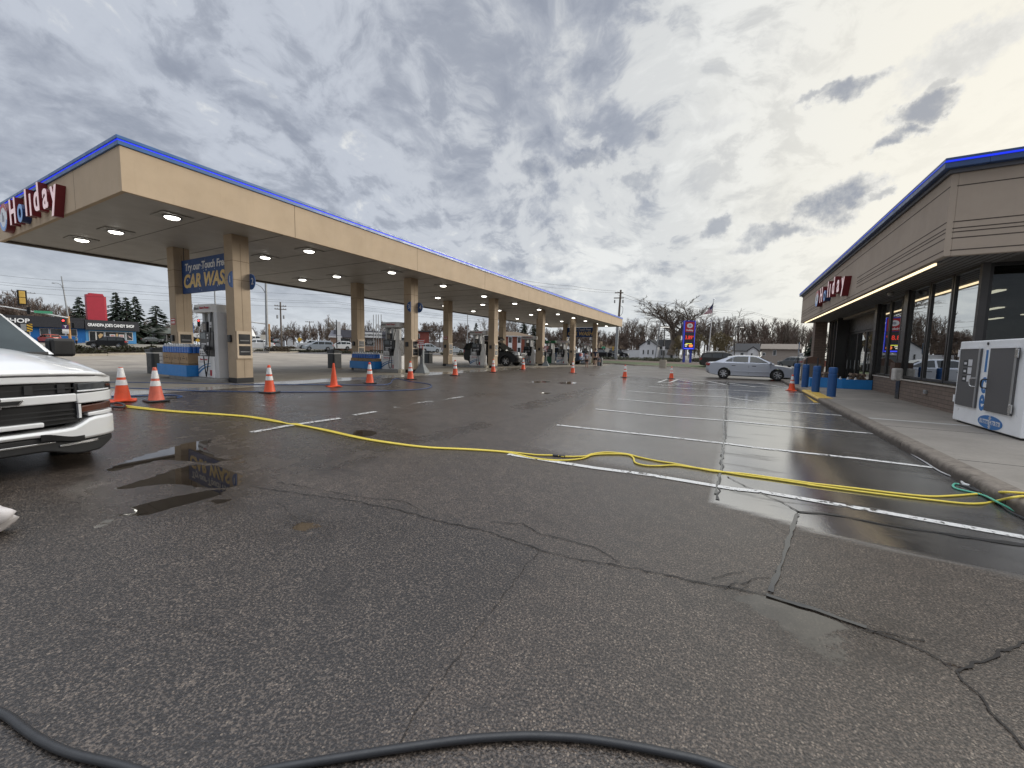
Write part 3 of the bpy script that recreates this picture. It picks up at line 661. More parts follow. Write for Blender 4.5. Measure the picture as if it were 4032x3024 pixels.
LP = [(678, 853), (456, 911), (322, 943), (1044, 1012), (1217, 987), (1191, 1100), (1326, 1087), (1543, 1071), (1415, 1141), (1745, 1124), (1724, 1171), (1751, 1203), (1906, 1165), (1901, 1198), (1864, 1224), (2027, 1194), (1966, 1221),
      (2037, 1254), (2123, 1218), (2091, 1238), (2152, 1275), (2197, 1236), (2212, 1264), (2258, 1251), (2305, 1263), (2349, 1274), (2387, 1283)]
FR = mat('lamp_frame', (.34, .325, .30), .5)
for px, py in LP:
    q = Cinv @ gz(px, py, 4.84)
    fr = MB().box(q.x - .33, q.x + .33, q.y - .33, q.y + .33, CZ + .035, CZ + .0515).build('canopy_light', FR, can)
    rm_ = MB().lathe([(.20, CZ + .012), (.19, CZ + .034)], 20, Matrix.Translation((q.x, q.y, 0))).build('lamp_rim', DARK, fr, smooth=40)
    MB().lathe([(.05, CZ - .035), (.13, CZ - .02), (.165, CZ + .011)], 20, Matrix.Translation((q.x, q.y, 0))).build('lamp_lens', LAMP, fr, smooth=50)
# columns
DISC = mat('blue_disc', (.03, .10, .30), .45); WLET = mat('white_letter', (.75, .75, .75), .5, 0)
def column(ly, lx, num=None, box_=True, sign=False):
    w = Ci @ Vector((lx, ly, 0)); zb_ = float(T(w.x, w.y)) - .03
    c = MB().prism([(lx - .21, ly - .24), (lx + .21, ly - .24), (lx + .225, ly - .225), (lx + .225, ly + .24), (lx - .225, ly + .24), (lx - .225, ly - .225)], zb_, CZ + .055, 'z').build('column', TAND, can)
    mb = MB()
    for zz in (zb_ + 3.15, CZ - .72): mb.box(lx - .227, lx + .227, ly - .242, ly + .242, zz, zz + .012)
    mb.box(lx + .2245, lx + .2268, ly - .012, ly - .002, zb_ + .2, CZ - .2)
    mb.build('column_seam', mat('joint_brown', (0, 0, 0)), c)
    MB().box(lx - .235, lx + .235, ly - .25, ly + .25, zb_, zb_ + .19).build('column_base', BLACK, c, bevel=.01)
    if box_:
        z0 = zb_ + .78; b_ = MB().box(lx + .226, lx + .27, ly - .22, ly + .22, z0, z0 + .84).build('dispenser_box', mat('tan_box', (.56, .45, .33), .6), c, bevel=.012)
        MB().box(lx + .27, lx + .274, ly - .165, ly + .165, z0 + .45, z0 + .75).box(lx + .27, lx + .274, ly - .165, ly + .165, z0 + .10, z0 + .39).build('dispenser_slot', DARK, b_)
        MB().box(lx + .274, lx + .282, ly - .13, ly + .13, z0 + .54, z0 + .57).box(lx + .274, lx + .282, ly - .13, ly + .13, z0 + .20, z0 + .23).build('dispenser_tray', mat('grey_metal', (.22, .22, .22), .4), b_)
        MB().box(lx - .1, lx + .06, ly - .31, ly - .241, zb_ + 1.28, zb_ + 1.50).build('towel_holder', DARK, c, bevel=.02)
    if num:
        zc = zb_ + 3.15
        for k, (dx_, dyy) in enumerate(((-.02, -.255), (.15, .262))):
            if k == 1: dyy = .245
            hd_ = [(.24 * math.cos(a_), .24 * math.sin(a_)) for a_ in (np.linspace(PI / 2, 1.5 * PI, 15) if k == 0 else np.linspace(0, 2 * PI, 29)[:-1])]
            d_ = MB().prism(hd_, -.008, .008, 'z', face_m((lx + (.222 if k == 0 else .27), ly + dyy, zc), (1, 0, 0), (0, 0, 1))).build('number_disc', DISC, c)
            tm = text_me(num[k], .28, .004)
            MB().mesh(tm, face_m((lx + (.11 if k == 0 else .37), ly + dyy - .012, zc), (1, 0, 0), (0, 0, 1))).build('number', WLET, d_)
    if sign:
        s_ = MB().box(lx - .16, lx + .16, ly - .2445, ly - .2405, zb_ + 1.86, zb_ + 2.08).build('red_notice', mat('red_sign', (.42, .03, .025), .5), c)
        MB().box(lx - .11, lx - .02, ly - .2462, ly - .2446, zb_ + 1.90, zb_ + 1.97).box(lx + .02, lx + .11, ly - .2462, ly - .2446, zb_ + 1.90, zb_ + 1.98).box(lx - .12, lx + .12, ly - .2462, ly - .2446, zb_ + 2.02, zb_ + 2.05).build('notice_mark', WLET, s_)
    return c
CY0 = [3.12 + 7.62 * i for i in range(6)]
for i, ly in enumerate(CY0):
    column(ly, -1.76, [('1', '2'), ('3', '4'), None, None, None, None][i])
    column(ly, -5.42, None, True, i in (0, 2))

# sign letters: red box letters with pale faces
REDL = mat('red_can', (.16, .012, .018), .4, .1); PINK = mat('letter_face', (.82, .66, .67), .4, .04, emit=(.9, .6, .62), es=.22); OBLUE = mat('letter_blue', (.22, .42, .80), .4, .04); OBACK = mat('blue_can', (.015, .03, .12), .4)
NAVY = mat('navy_mark', (.02, .06, .25), .5)
def sign_word(root, o, right, up_, h, pitch, deep, logo=True):
    """raised 'Holiday' letters along a wall; o = wall point at the centre of the logo"""
    R_ = Vector(right); U_ = Vector(up_); n = R_.cross(U_)
    xs = pitch
    for i, ch in enumerate("Holiday"):
        c = 'l' if ch == 'i' else ch
        sy = .80 if ch == 'i' else 1.0
        me = text_me(ch if ch != 'i' else 'l', h * 1.32, deep / 2, .028 * h); P = Vector(o) + R_ * xs[i]
        yo = {'o': -.05 * h, 'a': .02 * h, 'd': .06 * h, 'y': -.02 * h, 'i': -.08 * h, 'l': .06 * h, 'H': 0}[ch]
        kan = MB().mesh(me, face_m(P + n * deep / 2 + U_ * yo, right, up_, .92, sy)).build('letter', OBACK if ch == 'o' else REDL, root)
        me2 = text_me(ch if ch != 'i' else 'l', h * 1.32, .004,   .024 * h)
        MB().mesh(me2, face_m(P + n * (deep + .006) + U_ * yo, right, up_, .92, sy)).build('letter_face', OBLUE if ch == 'o' else PINK, kan)
    if logo:
        E = Matrix.Diagonal((1, 1.0, 1, 1)); a = h * .56
        M1 = face_m(Vector(o), right, up_, 1, 1)
        el = [(a * .98 * math.cos(t_), a * 1.0 * math.sin(t_)) for t_ in np.linspace(0, 2 * PI, 33)[:-1]]
        kan = MB().prism(el, 0, deep, 'z', M1).build('logo_plate', REDL, root)
        MB().prism([(x * .94, y * .94) for x, y in el], deep, deep + .006, 'z', M1).build('logo_face', mat('logo_white', (.74, .76, .80), .4), kan)
        low = [(a * .93 * math.cos(t_), a * .93 * math.sin(t_)) for t_ in np.linspace(PI * 1.10, PI * 1.90, 14)]; low += [(x * .80, y * .72) for x, y in reversed(low)]
        MB().prism(low, deep + .006, deep + .010, 'z', M1).build('logo_band', OBLUE, kan)
        top_ = [(a * .93 * math.cos(t_), a * .93 * math.sin(t_)) for t_ in np.linspace(PI * .15, PI * .85, 14)]; top_ += [(x * .82, y * .74) for x, y in reversed(top_)]
        MB().prism(top_, deep + .006, deep + .010, 'z', M1).build('logo_band', mat('logo_red', (.5, .05, .05), .4), kan)
        MB().mesh(text_me('h', a * .9, .004, .01), face_m(Vector(o) + n * (deep + .008), right, up_)).build('logo_mark', mat('logo_grey', (.30, .30, .34), .5), kan)
sg = thing('sign_lettering', 'red and pink raised sign letters with a round emblem on the canopy end', 'sign', (-11.59, 3.5, 0), cr, 'raised sign letters')
sign_word(sg, (-8.10, 0, 5.30), (1, 0, 0), (0, 0, 1), .76, [1.0, 1.72, 2.32, 2.70, 3.24, 3.94, 4.58], .17)

# car wash banners between the columns
BAN = mat('banner_blue', (.02, .068, .22), .55, .25, 2.5); GOLD = mat('gold_letter', (.78, .56, .22), .5, .1); SPK = mat('sparkle', (.55, .6, .7), .5)
def banner(label, ly):
    r_ = thing('car_wash_banner', label, 'banner', tuple(Ci @ Vector((0, ly, 0))), cr, 'car wash banners under the canopy')
    x0, x1, z0, z1 = -5.18, -1.99, 3.30, 4.42
    bd = MB().box(x0, x1, -.03, .03, z0, z1).build('banner_panel', BAN, r_)
    MB().mesh(text_me('Try our Touch Free', .33, .004, .008, shear=.15), face_m(((x0 + x1) / 2 - .05, -.036, z1 - .26), (1, 0, 0), (0, 0, 1), .98)).build('banner_text', WLET, bd)
    MB().mesh(text_me('CAR WASH', .60, .004, .022, shear=.22), face_m(((x0 + x1) / 2, -.036, z0 + .38), (1, 0, 0), (0, 0, 1), .98)).build('banner_text', GOLD, bd)
    mb = MB()
    for _ in range(34):
        x, z, q = rng.uniform(x0 + .06, x1 - .06), rng.uniform(z0 + .05, z1 - .05), rng.uniform(.008, .028)
        mb.add([(x - q, -.0325, z), (x, -.0325, z - q * 1.6), (x + q, -.0325, z), (x, -.0325, z + q * 1.6)], [(0, 1, 2, 3)])
    mb.build('sparkle', SPK, bd)
    mb = MB(); mb.tube([(x0 + .1, 0, z1), (x0 + .1, 0, CZ + .05)], .012, 6).tube([(x1 - .1, 0, z1), (x1 - .1, 0, CZ + .05)], .012, 6); mb.build('hanger', DARK, r_)
banner('blue banner reading CAR WASH between the two nearest columns', CY0[0] + .02); banner('far blue banner reading CAR WASH at the end columns', CY0[5] + .02)

# ================================================================== ISLANDS AND PUMPS
PW = mat('pump_white', (.82, .82, .82), .35, .06, 3, dirt=.12); PG = mat('pump_grey', (.38, .39, .395), .4, .08); PB = mat('pump_black', (.014, .014, .016), .35, .1); PBL = mat('pump_blue', (.05, .20, .42), .4)
PSC = mat('pump_screen', (.10, .12, .13), .15); PRD = mat('pump_red', (.45, .03, .05), .5); PGN = mat('pump_green', (.01, .14, .05), .4, .1); PHD = mat('pump_header', (.62, .61, .59), .45, .06)
STEEL = mat('island_steel', (.30, .295, .285), .4, .15, 4, metal=.5, dirt=.4)
def swoosh(mb, x0, x1, z0, z1, y):
    n_ = 12
    for (o1, o2, th) in ((0.0, 0.0, .05), (.11, .08, .075)):
        lo, hi = [], []
        for k in range(n_ + 1):
            u = k / n_; x = x0 + (x1 - x0) * u; z = z0 - o1 + (z1 - z0 - o2 + o1) * (1 - (1 - u) ** 2)
            w = th * (1 - u) ** .7 + .004
            lo.append((x, y, z - w / 2)); hi.append((x, y, z + w / 2))
        mb.add(lo + hi, [(k, k + 1, n_ + 2 + k, n_ + 1 + k) for k in range(n_)])
def make_pump(label, loc, rz, diesel=False, shroud=True, g='fuel pumps under the canopy'):
    r_ = thing('fuel_pump', label, 'fuel pump', loc, rz, g)
    wx, dy_ = .52, .33
    xe = .16 if shroud else .05
    lowc = PGN if diesel else PW
    bs = MB().box(-wx, wx - xe, -dy_, dy_, 0, .66).build('base_cabinet', lowc, r_, bevel=.01)
    if not diesel:
        mb = MB(); swoosh(mb, -wx + .01, wx - .25, .22, .44, -dy_ - .003); mb.build('swoosh', PBL, bs)
        MB().mesh(text_me('Smart Power', .085, .002, .002, shear=.2), face_m((-wx + .36, -dy_ - .003, .56), (1, 0, 0), (0, 0, 1))).build('pump_text', PRD, bs)
        MB().box(-wx + .08, -wx + .42, -dy_ - .003, -dy_ - .001, .49, .505).box(-wx + .10, -wx + .45, -dy_ - .003, -dy_ - .001, .46, .472).box(-.1, .18, -dy_ - .003, -dy_ - .001, .10, .112).build('pump_fineprint', PG, bs)
        MB().box(.20, .31, -dy_ - .003, -dy_ - .001, .06, .24).build('warning_label', PRD, bs)
    md = MB().prism([(-dy_ + .04, .66), (dy_ - .04, .66), (dy_ - .02, .9), (dy_ - .02, 1.42), (-dy_ + .02, 1.42), (-dy_ + .02, .95)], -wx + .12, wx - xe - .04, 'x').build('pump_head', PB, r_, bevel=.012)
    MB().box(-wx + .02, -wx + .12, -dy_ + .06, dy_ - .06, .66, 1.12).build('side_panel', PG, r_, bevel=.01)
    MB().box(-wx + .20, -.02, -dy_ + .012, -dy_ + .0195, 1.21, 1.39).build('display', PSC, md)
    MB().box(-wx + .24, .0, -dy_ + .010, -dy_ + .0195, 1.03, 1.075).build('price_strip', mat('strip_white', (.6, .6, .62), .4), md)
    MB().box(-wx + .27, -.08, -dy_ - .01, -dy_ + .02, .90, 1.02).build('keypad', PG, md, bevel=.008)
    gr = MB().box(-wx + .15, -wx + .49, -dy_ - .012, -dy_ + .035, .69, .89).build('grade_panel', PW, md)
    mb = MB()
    for k in range(3): mb.box(-wx + .20 + .10 * k, -wx + .245 + .10 * k, -dy_ - .018, -dy_ - .0125, .715, .775).box(-wx + .205 + .10 * k, -wx + .24 + .10 * k, -dy_ - .018, -dy_ - .0125, .80, .83)
    mb.build('grade_button', PB, gr)
    mb = MB().box(.06, .13, -dy_ + .012, -dy_ + .0195, 1.30, 1.36).box(.06, .13, -dy_ + .012, -dy_ + .0195, 1.21, 1.26).box(.05, .15, -dy_ + .012, -dy_ + .0195, 1.01, 1.10); mb.build('sticker', mat('strip_white', (0, 0, 0)), md)
    MB().box(-wx + .16, -wx + .30, -dy_ + .10, dy_ - .1, 1.42, 2.02).box(.06, .20, -dy_ + .06, dy_ - .06, 1.42, 2.02).build('upright', PG, r_, bevel=.01)
    sc_ = MB().box(-.16, .10, -dy_ - .0, -dy_ + .08, 1.43, 1.74).build('screen_frame', PB, r_, bevel=.01)
    MB().box(-.12, .06, -dy_ - .006, -dy_ - .0005, 1.48, 1.68).build('screen', mat('screen_lit', (.16, .13, .10), .3, .5, 12), sc_)
    hx = [(-wx - .06, -dy_ + .06), (-wx + .02, -dy_ - .05), (-.1, -dy_ - .08), (wx - .05, -dy_ - .02), (wx + .05, -dy_ + .08), (wx + .05, dy_ - .06), (wx - .1, dy_ + .06), (-wx, dy_ + .04)]
    hd = MB().prism(hx, 2.02, 2.27, 'z').build('header', PGN if diesel else PHD, r_, bevel=.01)
    M_ = face_m((-wx + .52, -dy_ - .071, 2.145), (1, -.045, 0), (0, 0, 1))
    if diesel: MB().mesh(text_me('DIESEL', .16, .003), M_).build('header_text', WLET, hd)
    else:
        MB().mesh(text_me('Smart Power', .10, .003, .002, shear=.2), face_m((-wx + .68, -dy_ - .076, 2.16), (1, .03, 0), (0, 0, 1))).build('header_text', PRD, hd)
        MB().mesh(text_me('Unleaded', .12, .003, .002), face_m((-wx + .2, -dy_ - .066, 2.15), (1, -.06, 0), (0, 0, 1), .8)).build('header_text', mat('dark_text', (.10, .10, .11), .5), hd)
    if shroud:
        n_ = 10; pts = [(.30, .02), (.30, .62), (.33, .86), (.41, 1.08), (.435, 1.3), (.44, 1.9), (.50, 1.9), (.505, 1.3), (.53, 1.08), (.60, .86), (.63, .62), (.63, .02)]
        MB().prism(pts, -dy_ - .045, -dy_ + .16, 'y').build('hose_shroud', mat('shroud_white', (.74, .73, .70), .5, .08, dirt=.2), r_, bevel=.012)
        hz_ = [(.40, -dy_ + .04, 2.02), (.36, -dy_ - .05, 1.6), (.22, -dy_ - .07, 1.05), (.16, -dy_ - .09, .78), (.10, -dy_ - .1, .5), (.05, -dy_ - .1, .25), (.12, -dy_ - .1, .06), (.22, -dy_ - .1, .14), (.24, -dy_ - .1, .45), (.17, -dy_ - .08, .74)]
    else:
        MB().box(wx - .045, wx + .17, -dy_ + .02, dy_, 0, 2.02).build('side_cabinet', mat('side_grey', (.56, .56, .565), .4, .05), r_, bevel=.01)
        hz_ = [(.47, -dy_ - .02, 2.02), (.47, -dy_ - .05, 1.75), (.41, -dy_ - .06, 1.2), (.30, -dy_ - .07, .6), (.16, -dy_ - .08, .10), (.14, -dy_ - .08, .04), (.11, -dy_ - .08, .14), (.02, -dy_ - .08, .66)]
        MB().tube([(.468, -dy_ - .05, 1.72), (.463, -dy_ - .053, 1.62)], .034, 8).tube([(.460, -dy_ - .05, 1.60), (.455, -dy_ - .053, 1.55)], .034, 8).build('hose_clip', mat('strip_white', (0, 0, 0)), r_)
    MB().tube(smooth_path(hz_, 5), .016, 8).build('fuel_hose', PB, r_, smooth=60)
    nz = MB().tube([(.17, -dy_ - .06, .74), (.13, -dy_ - .09, .86), (.02, -dy_ - .07, .92)], [.022, .032, .022], 8).box(.08, .16, -dy_ - .09, -dy_ + .02, .86, .98).build('nozzle', mat('nozzle', (.05, .05, .055), .4), r_)
    return r_
def oval(x0, x1, y0, y1, r, n=6):
    o = []
    for cx_, cy_, a0 in ((x1 - r, y1 - r, 0), (x0 + r, y1 - r, 90), (x0 + r, y0 + r, 180), (x1 - r, y0 + r, 270)):
        o += [(cx_ + r * math.cos(math.radians(a0 + 90 * k / n)), cy_ + r * math.sin(math.radians(a0 + 90 * k / n))) for k in range(n + 1)]
    return o
PL = ['fuel pump with a tall grey side beside the column numbered 1', 'fuel pump on the second island, next to the column numbered 3', 'third fuel pump, left of the black car\'s column', 'fuel pump standing behind the nose of the black car', 'fuel pump between the green diesel pump and the blue pickup', 'farthest fuel pump, behind the rear of the blue pickup']
for i, ly in enumerate(CY0):
    w = Ci @ Vector((-2.3, ly, 0)); zi = float(T(w.x, w.y))
    isl = thing('pump_island', ['raised steel-edged kerb island under the blue display and first pump', 'raised steel-edged island under the second pump and blue trays', 'raised island under the third pump', 'raised island behind the black car', 'raised island under the diesel pump', 'raised island at the far end of the canopy'][i], 'pump island', (w.x, w.y, zi), cr, 'pump islands')
    MB().prism(oval(-2.95, .28, -.62, .55, .35), -.15, .125, 'z').build('island_edge', STEEL, isl, bevel=.015)
    MB().prism(oval(-2.9, .23, -.57, .50, .32), .12, .132, 'z').build('island_top', mat('island_top', (.20, .19, .175), .8, .15), isl)
    if i > 0:
        MB().box(.29, .47, -.62, -.30, -.05, .17).build('water_bucket', mat('bucket_cream', (.6, .54, .42), .5), isl, bevel=.02)
    pw = Ci @ Vector((-2.72 if i else -2.82, ly - .12, 0))
    make_pump(PL[i], (pw.x, pw.y, zi + .132), cr, shroud=i > 0)
w = Ci @ Vector((-4.05, CY0[4] - .1, 0)); make_pump('green diesel pump under the far part of the canopy', (w.x, w.y, float(T(w.x, w.y)) + .14), cr, True, True)

# things on and around the islands
TRB = mat('tray_blue', (.025, .23, .60), .45, .06); CRD = mat('cardboard', (.40, .27, .155), .8, .10, 4); JUG = mat('washer_fluid', (.03, .16, .55), .18, .1, 12); JUGC = mat('jug_cap', (.55, .58, .62), .4); FILM = mat('plastic_film', (.50, .47, .44), .3, .2, 8)
def tray(name, label, poly, h, loc, rz, g='blue display trays'):
    r_ = thing(name, label, 'display tray', loc, rz, g)
    n_ = len(poly); cx_ = sum(p[0] for p in poly) / n_; cy_ = sum(p[1] for p in poly) / n_
    inn = [(cx_ + (x - cx_) * .955, cy_ + (y - cy_) * .93) for x, y in poly]
    vs = [(x, y, 0) for x, y in poly] + [(x, y, h) for x, y in poly] + [(x, y, h) for x, y in inn] + [(x, y, .03) for x, y in inn]
    fs = [(k + o_, (k + 1) % n_ + o_, (k + 1) % n_ + n_ + o_, k + n_ + o_) for o_ in (0, n_, 2 * n_) for k in range(n_)] + [tuple(range(n_ - 1, -1, -1)), tuple(range(3 * n_, 4 * n_))]
    MB().add(vs, fs).build('tray_wall', TRB, r_, recalc=True)
    return r_
def make_jug(label, loc, g):
    r_ = thing('washer_fluid_jug', label, 'jug', loc, 0, g)
    MB().prism(oval(-.075, .075, -.055, .055, .03, 3), 0, .20, 'z').add([], []).build('jug_body', JUG, r_, bevel=.012)
    MB().lathe([(.062, .20), (.05, .235), (.022, .262), (.020, .275)], 10).build('jug_neck', JUGC, r_, smooth=60)
    MB().lathe([(.022, .272), (.022, .30), (.001, .302)], 8).build('jug_cap', JUGC, r_)
    return r_
def make_box(label, loc, rz, sx, sy, sz, g):
    r_ = thing('cardboard_box', label, 'box', loc, rz, g)
    bx_ = MB().box(-sx / 2, sx / 2, -sy / 2, sy / 2, 0, sz).build('box_body', CRD, r_, bevel=.006)
    MB().box(-.10, .10, -sy / 2 - .002, -sy / 2 - .0005, sz * .45, sz * .52).box(-.02, .02, -sy / 2 - .002, -sy / 2 - .0005, sz * .62, sz * .74).box(-sx / 2 + .05, -sx / 2 + .09, -sy / 2 - .002, -sy / 2 - .0005, sz * .3, sz * .6).box(sx / 2 - .09, sx / 2 - .05, -sy / 2 - .002, -sy / 2 - .0005, sz * .3, sz * .6).build('box_print', mat('print_dark', (.10, .07, .045), .8), bx_)
    MB().box(-sx / 2 + .004, sx / 2 - .004, -.03, .03, sz, sz + .002).build('tape', mat('tape', (.42, .32, .2), .4), bx_)
    return r_
jug0 = None
def jugs(nx_, ny_, ox, oy, z, M_, label, g):
    global jug0
    for j in range(ny_):
        for i in range(nx_):
            p_ = M_ @ Vector((ox + i * .165, oy + j * .125, z))
            if jug0 is None: jug0 = make_jug(label, p_, g)
            else: dup(jug0, p_, rng.uniform(-.08, .08), label, g)
# island 1: blue octagonal tray, two layers of boxes, jugs on top, a wrapped pack
w = Ci @ Vector((0, 0, 0)); z1 = float(T(*(Ci @ Vector((-4.5, CY0[0], 0))).xy)) + .132; M1 = Ci @ Matrix.Translation((0, CY0[0], z1))
yf = -.62
tray('display_tray', 'blue octagonal tray holding boxes and jugs beside the first pump', [(-5.72, yf + .25), (-5.45, yf - .12), (-3.42, yf - .12), (-3.42, yf + .55), (-5.60, yf + .62), (-5.75, yf + .5)], .36, tuple(M1.to_translation()) if False else tuple(Ci @ Vector((0, CY0[0], z1))), cr)
b0 = None; bl = [('lower', .05), ('upper', .40)]
for li, (nm, zz) in enumerate(bl):
    for k, x in enumerate((-5.02, -4.44, -3.86)):
        lab = '%s cardboard box %s in the blue tray by the first pump' % (nm, ('nearest the wrapped pack', 'in the middle', 'against the pump')[k])
        p_ = M1 @ Vector((x, yf + .2, zz))
        if b0 is None: b0 = make_box(lab, p_, cr, .56, .40, .34, 'cardboard boxes in the blue tray')
        else: dup(b0, p_, cr, lab, 'cardboard boxes in the blue tray')
jugs(11, 3, -5.26, yf + .06, .745, M1, 'blue washer fluid jug stacked on the cardboard boxes by the first pump', 'blue jugs on the boxes')
mb = MB(); 
for k in range(5): mb.prism(oval(-5.62, -5.34, yf + .0, yf + .4, .06, 3), .06 + .135 * k, .185 + .135 * k, 'z')
tag(mb.build('wrapped_pack', FILM, None, bevel=.015), 'pale shrink-wrapped bottle pack at the end of the blue tray', 'wrapped pack'); bpy.data.objects['wrapped_pack'].matrix_world = Ci @ Matrix.Translation((0, CY0[0], z1))
# island 2
z2_ = float(T(*(Ci @ Vector((-4.5, CY0[1], 0))).xy)) + .132; M2 = Ci @ Matrix.Translation((0, CY0[1], z2_))
tray('display_tray', 'blue angled tray with washer fluid in front of the second pump', [(-5.30, yf - .02), (-4.05, yf - .20), (-3.42, yf - .12), (-3.42, yf + .55), (-5.30, yf + .55)], .36, tuple(Ci @ Vector((0, CY0[1], z2_))), cr)
for k, x in enumerate((-4.95, -4.37, -3.79)):
    dup(b0, M2 @ Vector((x, yf + .2, .16)), cr, 'cardboard box under the jugs in the second blue tray, %s' % ('at the column end', 'in the middle', 'beside the pump')[k], 'cardboard boxes in the blue tray')
jugs(10, 3, -5.12, yf + .08, .51, M2, 'blue washer fluid jug in the block above the second blue tray', 'blue jugs in the second tray')
GALV = mat('galvanised', (.34, .35, .36), .4, .1, metal=.6)
r_ = thing('brush_rack', 'dark rail rack with upright pale poles behind the second blue tray', 'rack', tuple(M2 @ Vector((-4.3, .35, 0))), cr)
for x0 in (-.62, .0): MB().tube(smooth_path([(x0, 0, 0), (x0, 0, .82), (x0 + .06, 0, .9), (x0 + .46, 0, .9), (x0 + .52, 0, .82), (x0 + .52, 0, 0)], 4), .022, 8).build('rail', DARK, r_, smooth=60)
for x0 in (-.42, -.22, -.06, .14): MB().tube([(x0, .05, .02), (x0 + .01, .05, 2.75)], .016, 6).build('pole', GALV, r_)
# litter bins behind the far columns
BIN = mat('bin_black', (.025, .03, .033), .5, .2); BAG = mat('bin_bag', (.5, .5, .5), .5)
def make_bin(label, loc, rz=0.0):
    r_ = thing('litter_bin', label, 'litter bin', loc, rz, 'black litter bins')
    MB().prism(oval(-.27, .27, -.27, .27, .08, 4), 0, .80, 'z').build('bin_body', BIN, r_, bevel=.01)
    MB().prism(oval(-.285, .285, -.285, .285, .08, 4), .78, .83, 'z').build('bin_bag', BAG, r_)
    MB().prism(oval(-.30, .30, -.30, .30, .08, 4), .83, .93, 'z').prism(oval(-.2, .2, -.2, .2, .08, 4), .93, 1.0, 'z').build('bin_lid', BIN, r_, bevel=.02)
    return r_
bn0 = make_bin('black litter bin behind the first rear column', gp(624, 1470), cr)
for i, lab in ((1, 'black litter bin beside the second rear column'), (2, 'black litter bin behind the grey hose stand')):
    dup(bn0, gp(*((1318, 1449), (1686, 1430))[i - 1]), cr, lab)
w = gp(2362, 1440); dup(bn0, w, cr, 'black litter bin at the far canopy corner behind the walking children', sc=.9)
# grey hose stands with red notices
GST = mat('stand_grey', (.20, .215, .22), .45, .08); REDS = mat('red_sign', (0, 0, 0))
def make_stand(label, loc, rz):
    r_ = thing('hose_stand', label, 'hose stand', loc, rz, 'grey hose stands')
    MB().add([(-.30, -.28, 0), (.30, -.28, 0), (.30, .28, 0), (-.30, .28, 0), (-.09, -.09, .42), (.09, -.09, .42), (.09, .09, .42), (-.09, .09, .42)], [(0, 1, 5, 4), (1, 2, 6, 5), (2, 3, 7, 6), (3, 0, 4, 7), (4, 5, 6, 7), (3, 2, 1, 0)]).build('stand_foot', GST, r_, bevel=.01)
    MB().box(-.08, .08, -.08, .08, .42, 1.25).build('stand_post', GST, r_, bevel=.01)
    MB().box(-.13, .05, -.12, -.08, .80, 1.18).build('control_box', DARK, r_, bevel=.01)
    MB().tube([(.05, -.12, 1.0), (.03, -.16, .85), (.06, -.15, .72)], .03, 8).build('nozzle', PB, r_)
    s_ = MB().box(-.19, .19, -.09, -.082, 1.40, 1.62).box(-.10, .10, -.09, -.082, 1.12, 1.36).build('notice', mat('red_pale', (.52, .10, .09), .5), r_)
    MB().box(-.16, .16, -.093, -.0905, 1.53, 1.57).box(-.13, .13, -.093, -.0905, 1.45, 1.49).box(-.06, .06, -.093, -.0905, 1.16, 1.32).build('notice_mark', WLET, s_)
    MB().tube([(0, -.03, 1.25), (0, -.03, 1.6)], .015, 6).build('notice_post', GST, r_)
    return r_
s0 = make_stand('grey hose stand with a red notice beside the column numbered 3', gp(1662, 1468), .25); dup(s0, gp(2148, 1441), .3, 'far grey hose stand with a pinkish notice before the green diesel pump')
# ================================================================== STORE
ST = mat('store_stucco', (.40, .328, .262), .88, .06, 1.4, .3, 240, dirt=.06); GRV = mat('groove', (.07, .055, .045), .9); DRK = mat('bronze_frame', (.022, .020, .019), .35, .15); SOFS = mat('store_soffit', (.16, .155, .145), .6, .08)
GL = glass('window_glass', (.24, .27, .27), 14.0); RED = mat('dark_edge', (.035, .075, .19), .4)
store = thing('store_building', 'low brown stucco convenience store with dark framed windows and a lit eave', 'building', (0, 0, 0))
XF, YF0, YF1, ZS, ZT = 3.93, 12.48, 33.75, 3.84, 5.60
mb = MB(); mb.box(XF, XF + .12, YF0, YF1, ZS, ZT).box(XF + .12, 26, YF0, YF0 + .12, ZS, ZT).box(XF + .12, 26, YF1 - .12, YF1, ZS, ZT); mb.build('fascia', ST, store, bevel=.01)
mb = MB()
for z in (5.32, 4.56, 4.42, 4.34, 4.21, 3.95): mb.box(XF - .003, XF + .001, YF0, 19.7 if z in (4.56, 4.42, 4.34, 4.21) else YF1, z, z + .022).box(XF + .1, 26, YF0 - .003, YF0 + .001, z, z + .022)
for z in (4.56, 4.42, 4.34, 4.21): mb.box(XF - .003, XF + .001, 27.6, YF1, z, z + .022)
mb.build('groove', GRV, store)
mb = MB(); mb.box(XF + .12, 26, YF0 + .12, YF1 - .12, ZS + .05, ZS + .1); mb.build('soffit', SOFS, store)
mb = MB()
for k in range(9): mb.box(XF + .12 + .14 * k, XF + .135 + .14 * k, YF0 + .12, YF1 - .12, ZS + .042, ZS + .0495)
for k in range(10): mb.box(XF + 1.4, 26, YF0 + .2 + .14 * k, YF0 + .215 + .14 * k, ZS + .042, ZS + .0495)
mb.build('soffit_groove', GRV, store)
mb = MB(); mb.box(XF - .17, XF + .5, YF0 - .17, YF1 + .25, ZT + .08, ZT + .30).box(XF + .5, 26, YF0 - .17, YF0 + .5, ZT + .08, ZT + .298); mb.build('roof_edge', RED, store, bevel=.012)
MB().box(XF - .06, XF + .1, YF0 - .06, YF1 + .06, ZT, ZT + .082).box(XF + .1, 26, YF0 - .06, YF0 + .1, ZT, ZT + .081).build('edge_trim', mat('edge_grey', (.10, .10, .11), .5), store)
MB().box(XF - .182, XF - .1705, YF0 - .18, YF1 + .25, ZT + .20, ZT + .23).build('led_strip', emis('led_dim', (.02, .06, .55), .45), store)
MB().box(XF - .17, 26, YF0 - .182, YF0 - .1705, ZT + .20, ZT + .238).build('led_strip', LED, store)
